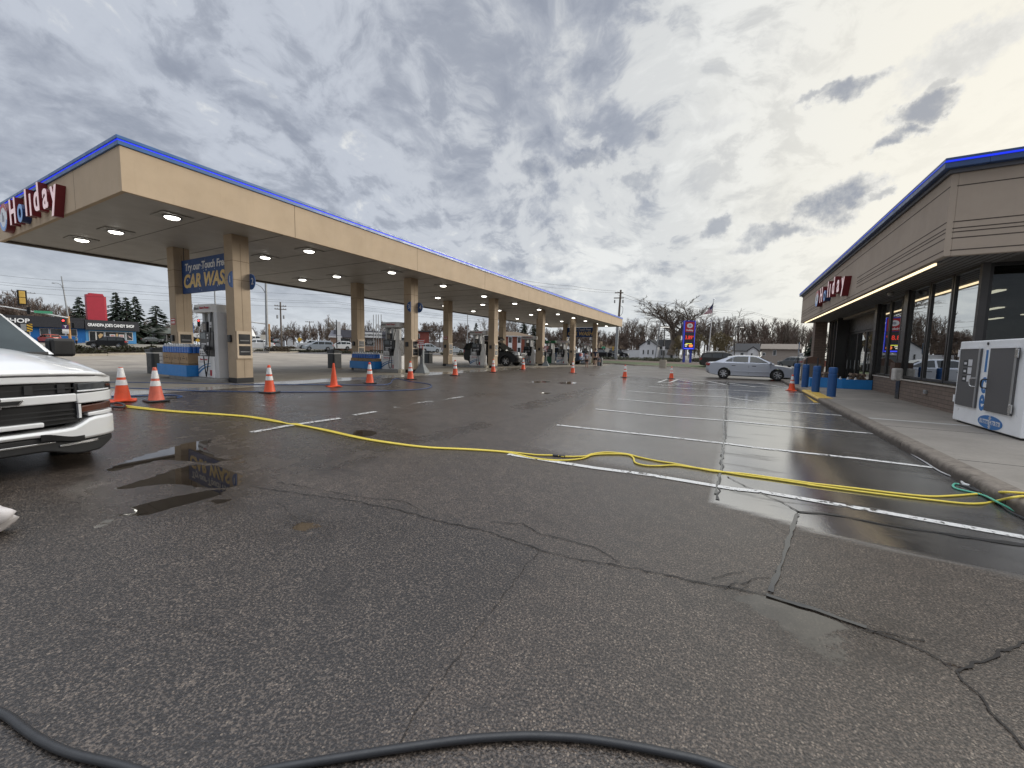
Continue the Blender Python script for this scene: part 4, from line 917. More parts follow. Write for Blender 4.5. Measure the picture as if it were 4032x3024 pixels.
MB().box(XF + .3, 25.8, YF0 + .3, YF1 - .2, ZT + .30, ZT + .36).build('roof', mat('roof_grey', (0, 0, 0)), store)
TUBE = emis('tube_light', (1, .80, .50), 1.5)
mb = MB()
for k in range(8): a0 = 13.5 + 2.5 * k; mb.box(XF + .19, XF + .24, a0 + .03, a0 + 2.47, ZS - .012, ZS + .035)
mb.build('eave_light', TUBE, store)
MB().box(XF + .13, XF + .29, 13.4, 33.5, ZS + .036, ZS + .05).build('light_channel', DARK, store)
# walls: brick knee wall, windows
BR = bpy.data.materials.new('knee_brick'); BR.use_nodes = True; t = BR.node_tree; b = NB(t); p = t.nodes['Principled BSDF']
tc = N(t, 'ShaderNodeTexCoord').outputs['Object']; x, y, z = b.sep(tc)
bt = N(t, 'ShaderNodeTexBrick'); t.links.new(b.comb(b.m('ADD', x, y), z, 0.0), bt.inputs['Vector']); bt.inputs['Scale'].default_value = 1.0; bt.inputs['Brick Width'].default_value = .40; bt.inputs['Row Height'].default_value = .115; bt.inputs['Mortar Size'].default_value = .008
bt.inputs['Color1'].default_value = (.21, .155, .125, 1); bt.inputs['Color2'].default_value = (.165, .125, .10, 1); bt.inputs['Mortar'].default_value = (.055, .045, .04, 1)
c = b.mix(b.rng(b.noise(tc, 5, 5, .6), .3, .7, 0, .4), bt.outputs[0], (.12, .095, .08)); t.links.new(c, p.inputs['Base Color']); p.inputs['Roughness'].default_value = .85
XW, XW2 = 5.1, 5.42
mb = MB(); mb.build if False else None
for q_ in ((XW, XW + .3, 13.95, 18.75, .148, .82), (XW2, XW2 + .3, 18.75, 23.0, .148, .78), (XW + .3, 25, 13.95, 14.2, .148, .82), (XW2, XW2 + .3, 30.6, 33.5, .148, .38)): MB().box(*q_).build('knee_wall', BR, store)
MB().box(XW - .035, XW + .3, 13.93, 18.8, .822, .86).box(XW2 - .035, XW2 + .3, 18.8, 23.0, .782, .82).build('wall_sill', mat('sill_pale', (.46, .43, .39), .6, .15, 6), store)
def frame(mb, x, y0, y1, z0, z1, w=.055, d=.09): mb.box(x - d, x, y0, y1, z0, z0 + w).box(x - d, x, y0, y1, z1 - w, z1).box(x - d, x, y0, y0 + w, z0 + w, z1 - w).box(x - d, x, y1 - w, y1, z0 + w, z1 - w)
def window(x, y0, y1, z0, z1, w=.06):
    mb = MB(); frame(mb, x, y0, y1, z0, z1, w); fr = mb.build('window', DRK, store)
    MB().box(x - .052, x - .046, y0 + w, y1 - w, z0 + w, z1 - w).build('pane', GL, fr)
    return fr
for y0, y1 in ((14.02, 15.40), (15.45, 16.85), (16.9, 18.45)): window(XW + .12, y0, y1, .90, ZS + .05, .075)
for y0, y1 in ((19.0, 20.25), (20.3, 21.55), (21.6, 22.85)): window(XW2 + .12, y0, y1, .84, ZS + .05, .075)
for y0, y1 in ((30.9, 31.75), (31.8, 32.6), (32.65, 33.4)): window(XW2 + .12, y0, y1, .40, ZS + .05, .075)
for q_ in ((XW - .02, XW2 + .12, 18.46, 18.80, .148, ZS + .05), (XW2 - .08, XW2 + .1, 22.86, 23.2, .148, ZS + .05)): MB().box(*q_).build('corner_post', DRK, store)
MB().box(XW - .01, XW + .12, 13.90, 14.02, .86, ZS + .05).build('corner_post', mat('grey_post', (.06, .056, .054), .5), store)
# end wall windows, facing the camera side
def window_y(y, x0, x1, z0, z1, w=.08):
    mb = MB(); mb.box(x0, x1, y - .09, y, z0, z0 + w).box(x0, x1, y - .09, y, z1 - w, z1).box(x0, x0 + w, y - .09, y, z0 + w, z1 - w).box(x1 - w, x1, y - .09, y, z0 + w, z1 - w); fr = mb.build('window', DRK, store)
    MB().box(x0 + w, x1 - w, y - .052, y - .046, z0 + w, z1 - w).build('pane', glass('window_glass_dark', (.5, .53, .53), 1.45), fr)
for x0, x1 in ((5.24, 6.5), (6.55, 8.3), (8.35, 10.1), (10.15, 12.0)): window_y(14.1, x0, x1, .86, ZS + .05)
# doorway
MB().box(XW2 + .5, XW2 + .62, 23.2, 30.6, 3.0, ZS + .05).box(XW2 - .06, XW2 + .5, 30.45, 30.62, .148, ZS + .05).box(XW2 + .5, XW2 + .62, 23.2, 23.4, .148, 3.0).box(XW2 + .5, XW2 + .62, 30.2, 30.45, .148, 3.0).build('door_surround', DRK, store)
for y0, y1 in ((23.42, 25.1), (25.12, 26.8), (26.82, 28.5), (28.52, 30.18)):
    mb = MB(); frame(mb, XW2 + .6, y0, y1, .15, 2.98, .09, .08); d_ = mb.build('door', DRK, store)
    MB().box(XW2 + .548, XW2 + .554, y0 + .09, y1 - .09, .24, 2.89).build('pane', GL, d_)
    MB().tube([(XW2 + .47, y1 - .14, .9), (XW2 + .47, y1 - .14, 1.4)], .015, 6).build('handle', GALV, d_)
# end pillar, camera dome, wall box
MB().box(4.75, 5.4, 33.6, 34.6, .148, ZS + .04).build('brick_pillar', BR, store)
MB().lathe([(.09, ZS + .042), (.10, ZS), (.07, ZS - .07), (.02, ZS - .09)], 12, Matrix.Translation((4.75, 19.0, 0))).build('camera_dome', mat('dome', (.25, .25, .25), .2), store, smooth=60)
MB().box(XW - .06, XW - .001, 16.2, 16.36, .52, .64).build('outlet_box', GALV, store, bevel=.01)
# interior
IN = mat('interior_wall', (.30, .27, .23), .8); INF = mat('interior_floor', (.24, .21, .18), .5); INL = emis('interior_lamp', (1, .88, .68), 1.6)
mb = MB(); mb.box(14.8, 15, 14.3, 33.4, .148, ZS).box(5.9, 14.8, 33.2, 33.4, .148, ZS); mb.build('interior_wall', IN, store)
MB().box(5.75, 14.8, 14.3, 33.2, .15, .156).build('interior_floor', INF, store); MB().box(5.6, 14.8, 14.3, 33.2, ZS - .06, ZS + .04).build('interior_ceiling', IN, store)
for x in (7.2, 9.6, 12.0):
    for y in (16, 19, 22, 25, 28, 31): MB().box(x - .1, x + .1, y - .6, y + .6, ZS - .10, ZS - .062).build('interior_lamp', INL, store)
SHC = [(.35, .06, .05), (.08, .14, .32), (.45, .32, .08), (.40, .38, .34), (.10, .22, .10), (.25, .10, .04)]
for k, y in enumerate((15.4, 18.0, 20.6, 26.0, 29.0)):
    sh = MB().box(7.0, 12.5, y, y + .5, .156, 1.55).build('store_shelf', mat('shelf_dark', (.10, .09, .085), .6), store)
    mb = MB()
    for lv in range(4):
        mb.cur = 0
        x = 7.05
        while x < 12.4:
            mb.cur = rng.randrange(6); w_ = rng.uniform(.12, .3); h_ = rng.uniform(.16, .30); mb.box(x, x + w_ - .01, y - .10, y - .002, .2 + lv * .36, .2 + lv * .36 + h_); x += w_
    mb.build('shelf_goods', [mat('goods_%s' % 'abcdef'[i], c_, .5) for i, c_ in enumerate(SHC)], sh)
# posters in the windows
PP = mat('poster_paper', (.5, .52, .48), .6, .12, 3)
for y0, z0, w_, h_ in ((17.35, 1.55, .55, .75), (14.35, 1.7, .6, 1.0)):
    o = MB().box(XW + .13, XW + .134, y0, y0 + w_, z0, z0 + h_).build('window_poster', PP, store); MB().box(XW + .124, XW + .1295, y0 + .1, y0 + w_ - .12, z0 + .25, z0 + h_ * .62).build('poster_print', mat('poster_red', (.35, .09, .06), .6, .3, 9), o)
MB().box(XW + .13, XW + .134, 15.8, 16.2, 1.62, 1.84).build('window_sticker', mat('poster_red', (0, 0, 0)), store)
sg = thing('sign_lettering', 'red and pink raised sign letters with a round emblem on the brown store', 'sign', (0, 0, 0), 0, 'raised sign letters')
sign_word(sg, (XF, 26.55, 4.64), (0, -1, 0), (0, 0, 1), .78, [1.2, 2.08, 2.82, 3.30, 3.98, 4.92, 5.78], .22)

# ice chest
ICE = mat('ice_white', (.84, .85, .86), .35, .05, 2, dirt=.12); IDR = mat('ice_door', (.085, .083, .085), .5, .08, 60, .2, 500); ICB = mat('ice_blue', (.03, .16, .42), .4); CHR = mat('chrome', (.6, .6, .6), .25, .05, metal=1.0)
ic = thing('ice_chest', 'white ice freezer with two dark grey doors standing on the pavement', 'ice freezer', (0, 0, 0))
X0, Y0_, Y1_ = 4.52, 10.42, 12.92
MB().box(X0, X0 + .95, Y0_, Y1_, .19, 1.97).build('cabinet', ICE, ic, bevel=.018); MB().box(X0 + .06, X0 + .9, Y0_ + .06, Y1_ - .06, .15, .19).build('plinth', BLACK, ic)
for k, (a0, a1, z0_) in enumerate(((11.95, 12.78, .55), (10.72, 11.60, .55))):
    d_ = MB().box(X0 - .035, X0 - .001, a0, a1, z0_, 1.80).build('door', IDR, ic, bevel=.006)
    MB().box(X0 - .045, X0 - .036, a0 + (0.0), a0 + .05, z0_, 1.80).build('door_edge', mat('steel_edge', (.4, .4, .4), .35, .1, metal=.7), d_)
    MB().box(X0 - .05, X0 - .036, a0, a1, 1.80, 1.83).build('door_cap', ICE, d_)
    yh = a0 + .03 if k == 0 else a1 - .03
    MB().tube(smooth_path([(X0 - .04, yh, 1.00), (X0 - .09, yh + .10, 1.02), (X0 - .09, yh + .10, 1.16), (X0 - .04, yh, 1.18)] if k == 0 else [(X0 - .04, yh, 1.00), (X0 - .10, yh + .04, 1.02), (X0 - .10, yh + .04, 1.16), (X0 - .04, yh, 1.18)], 4), .013, 8).build('handle', CHR if k == 0 else DARK, d_, smooth=60)
    for zz in (.60, 1.62): MB().box(X0 - .055, X0 - .0365, (a1 - .01 if k == 0 else a0 - .06), (a1 + .06 if k == 0 else a0 + .04), zz, zz + .16).build('hinge', ICE if k == 0 else CHR, d_, bevel=.006)
    if k == 0:
        for j in range(3):
            MB().box(X0 - .038, X0 - .0355, 12.40, 12.58, 1.42 - .17 * j, 1.55 - .17 * j).build('door_sticker', BLACK, d_); MB().box(X0 - .039, X0 - .0355, 12.22, 12.38, 1.43 - .17 * j, 1.57 - .17 * j).build('door_sticker', mat('strip_white', (0, 0, 0)), d_)
            MB().box(X0 - .0405, X0 - .0381, 12.44, 12.54, 1.46 - .17 * j, 1.51 - .17 * j).build('sticker_mark', mat('strip_white', (0, 0, 0)), d_)
for i, ch in enumerate('Ice'):
    MB().mesh(text_me(ch, .62 if ch == 'I' else .66, .003, .012), face_m((X0 - .003, 11.775, (1.52, 1.12, .76)[i] - (.02 if i else 0)), (0, -1, 0), (0, 0, 1), .62 if i else .8)).build('ice_letter', ICB, ic)
el = [(.43 * math.cos(a), .135 * math.sin(a)) for a in np.linspace(0, 2 * PI, 33)[:-1]]; Mx = face_m((X0 - .002, 11.40, .33), (0, -1, 0), (0, 0, 1))
lg = MB().prism(el, 0, .003, 'z', Mx).build('logo_oval', ICB, ic); MB().box(-.35, .35, -.04, .045, .003, .005, Mx).build('logo_band', mat('strip_white', (0, 0, 0)), lg)
MB().mesh(text_me('Home City Ice', .115, .001, .002), face_m((X0 - .0075, 11.40, .332), (0, -1, 0), (0, 0, 1), .92)).build('logo_text', ICB, lg)
for yv, zv in ((11.40, .445), (11.40, .275)):
    mb = MB()
    for k in range(3): mb.box(-.05, .05, -.008, .008, .003, .006, Mx @ Matrix.Translation((0, zv - .36, 0)) @ Matrix.Rotation(k * PI / 3, 4, 'Z'))
    mb.build('logo_flake', mat('strip_white', (0, 0, 0)), lg)
mb = MB()
for k in range(4): mb.box(X0 - .003, X0 - .001, 10.46, 10.56, 1.55 + .065 * k, 1.59 + .065 * k)
mb.build('fine_print', ICB, ic)
MB().lathe([(.03, 0), (.03, .012)], 10, face_m((X0 - .001, 11.78, 1.90), (0, -1, 0), (0, 0, 1))).build('lock_badge', BLACK, ic)
o = MB().lathe([(.26, -.02), (.26, .02)], 24, face_m((5.35, 10.2, 2.35), (1, 0, 0), (0, 0, 1))).build('round_sign', [mat('poster_red', (0, 0, 0))], None); tag(o, 'round red sign at the right edge above the ice freezer', 'sign')
o.data.materials[0] = mat('sign_round', (.30, .12, .16), .4, .5, 2); bpy.data.objects.remove(o)
# bollards
BB = mat('bollard_blue', (.018, .085, .26), .5, .10, 6, .15, 160, dirt=.2); BT = mat('bollard_top', (.10, .20, .38), .5, .1)
def make_bollard(label, loc, post):
    r_ = thing('bollard', label, 'bollard', loc, 0, 'blue bollards at the store entrance')
    MB().lathe([(.132, 0), (.132, .80), (.122, .81), (.122, .835), (.132, .845), (.132, 1.0), (.12, 1.035), (.06, 1.05)], 20).build('bollard_sleeve', BB, r_, smooth=40)
    if post:
        MB().tube([(.0, 0, 1.05), (.0, 0, 1.36)], .028, 8).build('sign_stem', DARK, r_)
        if post > 1:
            MB().tube([(.0, 0, 1.36), (.0, 0, 2.1)], .022, 8).build('sign_pole', GALV, r_)
            MB().box(-.15, .15, -.02, -.012, 1.62, 2.12, Matrix.Rotation(math.radians(80), 4, 'Z')).build('parking_sign', mat('sign_blue', (.12, .25, .45), .4), r_)
    return r_
for (px, py, lb, ps) in ((3272, 1561, 'blue bollard nearest the camera beside the blue product tray, without a post', 0), (3210, 1543, 'blue bollard with a short dark stem, just left of the nearest bollard', 1), (3168, 1524, 'blue bollard partly behind the cone on the kerb', 1), (3134, 1512, 'blue bollard nearest the silver car, carrying a tall blue sign', 2)):
    make_bollard(lb, gz(px, py, .15), ps)
# product tray by the door
w0 = gz(3420, 1536, .15); w1 = gz(3270, 1526, .15)
tray('display_tray', 'long blue tray with white jugs on the pavement by the store wall', [(0, 0), (1.05, .1), (1.05, .95), (-1.25, .95), (-1.25, .55), (-1.15, .12)], .42, (4.35, 22.75, .15), -.03)
jw = mat('jug_white', (.6, .6, .6), .35)
for k in range(4):
    r_ = thing('milk_jug', 'white plastic jug in the long blue tray by the store wall', 'jug', (4.05 + .27 * k, 23.0, .18), 0, 'white jugs in the long tray')
    MB().prism(oval(-.09, .09, -.09, .09, .04, 3), 0, .32, 'z').build('jug_body', jw, r_, bevel=.02); MB().lathe([(.085, .32), (.06, .40), (.025, .45), (.025, .49), (.001, .492)], 10).build('jug_neck', jw, r_, smooth=50)
tag(MB().box(3.08, 3.4, 23.55, 24.0, .15, .55).build('produce_box', mat('box_pale', (.5, .5, .5), .6, .2, 6), bevel=.01), 'pale printed box beside the blue tray behind the nearest bollard', 'box')
LOG = mat('firewood', (.16, .11, .075), .85, .5, 9)
for lb, (x, y, z), n_ in (('bundle of split firewood piled at the knee wall behind the blue tray', (5.0, 23.5, .15), 12), ('bundle of firewood lying along the doorway side of the blue tray', (4.1, 24.0, .15), 12)):
    r_ = thing('firewood_bundle', lb, 'firewood', (x, y, z), 0, 'firewood bundles')
    for j in range(n_):
        a = rng.uniform(0, 6); xx = (j % 3 - 1) * .19; zz = .09 + (j // 3) * .17
        MB().tube([(xx, -.3, zz), (xx + rng.uniform(-.02, .02), .3, zz + .01)], rng.uniform(.075, .095), 5).build('log', LOG, r_)
r_ = thing('waste_bin', 'stone waste bin with a rounded brown lid by the store entrance', 'litter bin', (3.95, 28.3, .15)); MB().box(-.42, .42, -.42, .42, 0, 1.0).build('bin_body', mat('stone_bin', (.17, .15, .13), .8, .25, 30), r_, bevel=.02)
MB().prism([(-.40, 1.0), (.40, 1.0), (.38, 1.2), (.25, 1.36), (0, 1.42), (-.25, 1.36), (-.38, 1.2)], -.4, .4, 'y').build('bin_lid', mat('bin_brown', (.12, .065, .045), .5), r_, bevel=.02)
r_ = thing('bagged_goods', 'white paper bag leaning on the jog of the brick knee wall', 'bag', (5.02, 18.55, .9)); MB().box(-.12, .12, -.17, .17, -.12, .32).build('bag', mat('paper_white', (.5, .48, .46), .7, .2, 12), r_, bevel=.05)
r_ = thing('firewood_rack', 'brown slatted crate standing on the window sill at the wall jog', 'crate', (5.08, 18.75, .86))
for k in range(5): MB().box(-.15, .15, -.22 + .09 * k, -.15 + .09 * k, 0.0, .55).build('slat', mat('crate_brown', (.10, .06, .045), .7, .3), r_)
# ================================================================== VEHICLES
CG = mat('car_glass', (.012, .016, .017), .04, 0, coat=.6); TY = mat('tyre', (.014, .014, .014), .8, .2, 12); RIM = mat('rim_silver', (.42, .42, .43), .3, .05, metal=.85); CBL = mat('car_black_trim', (.015, .015, .016), .5, .1)
HLT = mat('headlight', (.45, .47, .48), .08, .2, 20, coat=1); TLT = mat('tail_light', (.30, .012, .012), .15, .1, coat=1); CHM = mat('car_chrome', (.65, .65, .66), .12, 0, metal=1.0); PLT = mat('number_plate', (.5, .5, .52), .5)
def car_paint(nm, col, met=.0, rough=.32): return mat('paint_' + nm, col, rough, 0, metal=met, coat=.12 if max(col) < .05 else .8, spec=.2 if max(col) < .05 else .4)
def wheel(parent, x, y, r, side, w=.21, spokes=7, rimc=None):
    M_ = Matrix.Translation((x, y, r)) @ Matrix.Rotation(-PI / 2 * side, 4, 'X')          # local z -> outwards
    wh = MB().lathe([(r * .62, w / 2 - .02), (r * .70, w / 2), (r * .94, w / 2 - .005), (r, w / 2 - .04), (r, -w / 2 + .04), (r * .94, -w / 2), (r * .6, -w / 2)], 26, M_, cap=True).build('wheel', TY, parent, smooth=40)
    mb = MB().lathe([(r * .66, w / 2 - .012), (r * .62, w / 2 - .006), (r * .58, w / 2 - .05)], 26, M_, cap=False); mb.lathe([(.06, w / 2 - .03), (.055, w / 2 + .0), (.001, w / 2 + .002)], 10, M_, cap=False)
    for k in range(spokes):
        mb.add([(.03, -.03, w / 2 - .02), (r * .60, -.026, w / 2 - .012), (r * .60, .026, w / 2 - .012), (.03, .03, w / 2 - .02), (.03, -.03, w / 2 - .05), (r * .60, -.026, w / 2 - .05), (r * .60, .026, w / 2 - .05), (.03, .03, w / 2 - .05)],
               [(0, 1, 2, 3), (0, 4, 5, 1), (3, 2, 6, 7), (1, 5, 6, 2)], M_ @ Matrix.Rotation(2 * PI * k / spokes, 4, 'Z'))
    mb.build('rim', rimc or RIM, wh, smooth=40); MB().lathe([(r * .60, w / 2 - .06), (.001, w / 2 - .06)], 20, M_, cap=False).build('brake_disc', CBL, wh)
    return wh
def arch(xc, R, z0, n=9):
    a0 = math.asin(max(-1, min(1, (z0 - R['r']) / R['R']))); return [(xc + R['R'] * math.cos(t_), R['r'] + R['R'] * math.sin(t_)) for t_ in np.linspace(a0, PI - a0, n)]
def make_car(name, label, cat, loc, rz, paint_, sp, group=None, sc=1.0, detail=True):
    root = thing(name, label, cat, loc, rz, group, sc)
    Wd, r = sp['w'], sp['r']; xr, xf = sp['wx']; z0 = sp.get('z0', .22); A_ = dict(R=r + .055, r=r)
    top = sp['body']                                                   # rear bottom -> over the top -> front bottom
    bot = arch(xf, A_, z0) + arch(xr, A_, z0)
    cont = list(top) + bot; nT = len(top); n_ = len(cont)
    xs = [p[0] for p in cont]; xc = (max(xs) + min(xs)) / 2; hl = (max(xs) - min(xs)) / 2; zt = max(p[1] for p in top)
    FR_ = [-1, -.985, -.93, -.75, -.4, 0, .4, .75, .93, .985, 1]; mb = MB(); vs = []
    for f in FR_:
        a = abs(f)
        for i, (x, z) in enumerate(cont):
            e2 = (abs(x - xc) / hl) ** 4
            xx = x - (x - xc) / hl * (.20 * a ** 3.5 * e2 + .02 * a ** 12)
            zz = z - (.055 * a ** 9 * (z > .5 * zt) if i < nT else 0) + (.03 * a ** 9 if z < z0 + .03 and i >= nT else 0)
            yw = Wd * (1 - .045 * ((z - .58 * zt) / (.5 * zt)) ** 2 - .035 * e2)
            vs.append((xx, f * yw, zz))
    fs = []; mi = []
    for j in range(len(FR_) - 1):
        for i in range(n_):
            k = (i + 1) % n_; fs.append((j * n_ + i, j * n_ + k, (j + 1) * n_ + k, (j + 1) * n_ + i)); mi.append(1 if i >= nT - 1 else 0)
    fs += [tuple(range(n_ - 1, -1, -1)), tuple(range((len(FR_) - 1) * n_, len(FR_) * n_))]; mi += [0, 0]
    mb.v = vs; mb.f = fs; mb.mi = mi
    body = mb.build('body', [paint_, CBL], root, smooth=38, recalc=True)
    cab = sp['cabin']; zb_ = min(p[1] for p in cab); zr = max(p[1] for p in cab); wb, wr = sp['wb'], sp['wr']
    hw = lambda z: wb + (wr - wb) * (z - zb_) / (zr - zb_)
    mb = MB(); vs = []; nc = len(cab); FC = [-1, -.93, -.6, 0, .6, .93, 1]
    for f in FC:
        a = abs(f)
        for x, z in cab: vs.append((x, f * hw(z), z - (.045 * a ** 6 if z > zr - .15 else 0) + (.012 * (1 - a * a) if z > zr - .12 else 0)))
    fs = [(j * nc + i, j * nc + i + 1, (j + 1) * nc + i + 1, (j + 1) * nc + i) for j in range(len(FC) - 1) for i in range(nc - 1)]
    fs += [tuple(range(nc - 1, -1, -1)), tuple(range((len(FC) - 1) * nc, len(FC) * nc))]
    mb.add(vs, fs); mb.build('roof', paint_, root, smooth=38, recalc=True)
    def pane(nm, a, b_, fr=.90):
        ax, az = a; bx_, bz = b_; d_ = Vector((bx_ - ax, 0, bz - az)); nn = Vector((-d_.z, 0, d_.x)).normalized(); 
        if nn.z < 0: nn = -nn
        p_ = [Vector((ax, -hw(az) * fr, az)), Vector((ax, hw(az) * fr, az)), Vector((bx_, hw(bz) * fr, bz)), Vector((bx_, -hw(bz) * fr, bz))]
        MB().add([q + nn * .014 for q in p_], [(0, 1, 2, 3)]).build(nm, CG, root)
    def cut(p, q, a, b_): return ((p[0] + (q[0] - p[0]) * a, p[1] + (q[1] - p[1]) * a), (p[0] + (q[0] - p[0]) * b_, p[1] + (q[1] - p[1]) * b_))
    pane('windshield', *cut(cab[-1], cab[-2], .04, .93)); pane('rear_window', *cut(cab[0], cab[1], .08, .90), .86)
    for poly in sp['side']:
        for s_ in (-1, 1):
            MB().add([(x, s_ * (hw(z) + .006), z) for x, z in poly], [tuple(range(len(poly)))]).build('side_window', CG, root)
    for x in (xr, xf):
        for s_ in (-1, 1): wheel(root, x, s_ * (Wd - .115), r, s_, spokes=sp.get('spokes', 7))
    MB().box(xr - .2, xf + .2, -Wd * .78, Wd * .78, z0 - .02, z0 + .3).build('underbody', CBL, root)
    x1 = max(p[0] for p in top); x0 = min(p[0] for p in top)
    hz, tz = sp['hl'], sp['tl']
    for s_ in (-1, 1):
        MB().prism([(x1 - .42, s_ * Wd * .955), (x1 - .22, s_ * Wd * .925), (x1 - .075, s_ * Wd * .72), (x1 - .028, s_ * Wd * .52), (x1 - .2, s_ * Wd * .5), (x1 - .42, s_ * Wd * .7)], hz[0], hz[1], 'z').build('headlight', HLT, root, bevel=.02)
        MB().prism([(x0 + .28, s_ * Wd * .955), (x0 + .15, s_ * Wd * .915), (x0 + .05, s_ * Wd * .70), (x0 + .015, s_ * Wd * .55), (x0 + .2, s_ * Wd * .5), (x0 + .28, s_ * Wd * .7)], tz[0], tz[1], 'z').build('tail_light', TLT, root, bevel=.02)
        if detail:
            mx = cab[-1][0] - .22; MB().prism([(mx - .05, .0), (mx + .06, .0), (mx + .05, .14), (mx - .04, .16)], s_ * (Wd - .02), s_ * (Wd + .18), 'y', Matrix.Translation((0, 0, zb_ - .0))).build('wing_mirror', CBL if sp.get('darkmirror') else paint_, root, bevel=.02)
            for hx in sp.get('handles', ()): MB().box(hx - .1, hx + .1, s_ * Wd * .97 - .01, s_ * Wd * .97 + .032, zb_ - .15, zb_ - .115).build('door_handle', CBL if sp.get('dh') else paint_, root, bevel=.01)
            for sx_ in sp.get('seams', ()): MB().add([(x, s_ * (Wd * (1 - .045 * ((z - .58 * zt) / (.5 * zt)) ** 2) + .003), z) for x, z in ((sx_ - .006, z0 + .14), (sx_ + .006, z0 + .14), (sx_ + .006, zb_ - .10), (sx_ - .006, zb_ - .10))] , [(0, 1, 2, 3)]).build('door_seam', CBL, root)
    MB().box(x1 - .06, x1 - .004, -Wd * .45, Wd * .45, hz[0] - .03, hz[1] - .03).build('grille', CBL, root, bevel=.02)
    MB().box(x0 + .005, x0 + .05, -.17, .17, tz[0] - .28 if sp.get('plate_low') else tz[0] - .02, tz[0] - .15 if sp.get('plate_low') else tz[0] + .11).build('number_plate', PLT, root)
    if sp.get('rack'):
        for s_ in (-1, 1): MB().tube([(sp['rack'][0], s_ * wr * .86, zr - .03), (sp['rack'][0] + .1, s_ * wr * .86, zr + .05), (sp['rack'][1] - .1, s_ * wr * .86, zr + .05), (sp['rack'][1], s_ * wr * .86, zr - .03)], .024, 6).build('roof_rail', RIM, root)
    return root
SEDAN = dict(w=.90, r=.325, wx=(-1.36, 1.38), z0=.20, hl=(.62, .78), tl=(.78, .93), wb=.85, wr=.60, spokes=7,
    body=[(-2.22, .30), (-2.36, .38), (-2.40, .55), (-2.36, .72), (-2.30, .90), (-2.20, .995), (-1.85, 1.03), (-1.2, 1.03), (0, .985), (.85, .965), (1.15, .94), (1.7, .86), (2.15, .75), (2.36, .62), (2.42, .48), (2.38, .32), (2.25, .22)],
    cabin=[(-1.92, 1.0), (-1.12, 1.36), (-.75, 1.425), (-.3, 1.445), (.15, 1.43), (.45, 1.385), (1.22, .95)],
    side=[[(-1.30, 1.06), (-1.25, 1.12), (-.98, 1.29), (-.92, 1.30), (-.92, 1.05)], [(-.90, 1.05), (-.90, 1.31), (-.70, 1.365), (-.10, 1.38), (-.12, 1.03)], [(-.02, 1.03), (-.01, 1.38), (.28, 1.345), (.45, 1.28), (.92, 1.02), (.90, 1.0)]],
    handles=(-.85, .20), seams=(-.07, 1.02), dh=True, plate_low=True)
SUV = dict(w=.93, r=.36, wx=(-1.36, 1.38), z0=.27, hl=(.78, .98), tl=(.85, 1.12), wb=.88, wr=.66, spokes=6,
    body=[(-2.22, .36), (-2.30, .48), (-2.33, .70), (-2.29, 1.0), (-2.24, 1.14), (-1.2, 1.13), (0, 1.10), (.95, 1.08), (1.35, 1.05), (1.85, .99), (2.18, .88), (2.30, .72), (2.32, .50), (2.26, .33), (2.12, .28)],
    cabin=[(-2.22, 1.10), (-2.02, 1.60), (-1.6, 1.70), (-.8, 1.73), (-.1, 1.72), (.35, 1.66), (1.18, 1.07)],
    side=[[(-2.0, 1.17), (-1.86, 1.52), (-1.20, 1.58), (-1.15, 1.15)], [(-1.08, 1.15), (-1.12, 1.58), (-.22, 1.62), (-.22, 1.13)], [(-.13, 1.13), (-.13, 1.62), (.26, 1.58), (.86, 1.14)]],
    handles=(-.9, .05), seams=(-.17, .98), rack=(-1.9, .1))
VAN = dict(w=.95, r=.33, wx=(-1.5, 1.55), z0=.22, hl=(.72, .92), tl=(.80, 1.15), wb=.91, wr=.74, spokes=8,
    body=[(-2.45, .32), (-2.55, .45), (-2.58, .70), (-2.54, .98), (-2.50, 1.08), (-1.2, 1.07), (0, 1.05), (1.1, 1.03), (1.55, .98), (2.05, .88), (2.40, .74), (2.52, .58), (2.54, .42), (2.48, .28), (2.3, .23)],
    cabin=[(-2.48, 1.04), (-2.30, 1.58), (-1.95, 1.70), (-.8, 1.74), (.1, 1.71), (.5, 1.62), (1.55, 1.0)],
    side=[[(-2.22, 1.12), (-2.12, 1.52), (-1.05, 1.58), (-1.02, 1.10)], [(-.95, 1.10), (-.98, 1.58), (-.02, 1.60), (.0, 1.08)], [(.08, 1.08), (.06, 1.60), (.42, 1.54), (1.15, 1.08)]],
    handles=(-.2, .1), seams=(.04, -1.0), rack=(-2.1, -.1))
PICK = dict(w=.98, r=.40, wx=(-1.75, 1.85), z0=.36, hl=(.92, 1.12), tl=(.95, 1.25), wb=.90, wr=.68, spokes=6,
    body=[(-2.72, .50), (-2.84, .56), (-2.84, .72), (-2.78, .76), (-2.76, 1.28), (-2.68, 1.30), (-.95, 1.30), (-.9, 1.24), (.9, 1.22), (1.3, 1.22), (2.2, 1.18), (2.62, 1.10), (2.78, .90), (2.82, .62), (2.76, .45), (2.6, .40)],
    cabin=[(-.92, 1.22), (-.80, 1.72), (-.55, 1.82), (.0, 1.85), (.40, 1.82), (.62, 1.76), (1.42, 1.20)],
    side=[[(-.75, 1.28), (-.66, 1.68), (.02, 1.74), (.05, 1.27)], [(.13, 1.27), (.11, 1.74), (.48, 1.70), (1.08, 1.26)]], handles=(-.6, .2), seams=(.09, -.88), plate_low=True)
SILV = car_paint('silver', (.40, .42, .47), .35, .3); PBK = car_paint('black', (.010, .010, .011)); PDG = car_paint('dark_brown', (.035, .032, .030), .2); PGR = car_paint('grey', (.13, .14, .14), .4); PWH = car_paint('white', (.62, .63, .64)); PBU = car_paint('blue', (.012, .04, .11), .2)
PRO = car_paint('orange_red', (.50, .09, .05)); PLB = car_paint('pale_silver', (.34, .38, .42), .4)
def ground_rz(a, b_): d_ = b_ - a; return math.atan2(d_.y, d_.x)
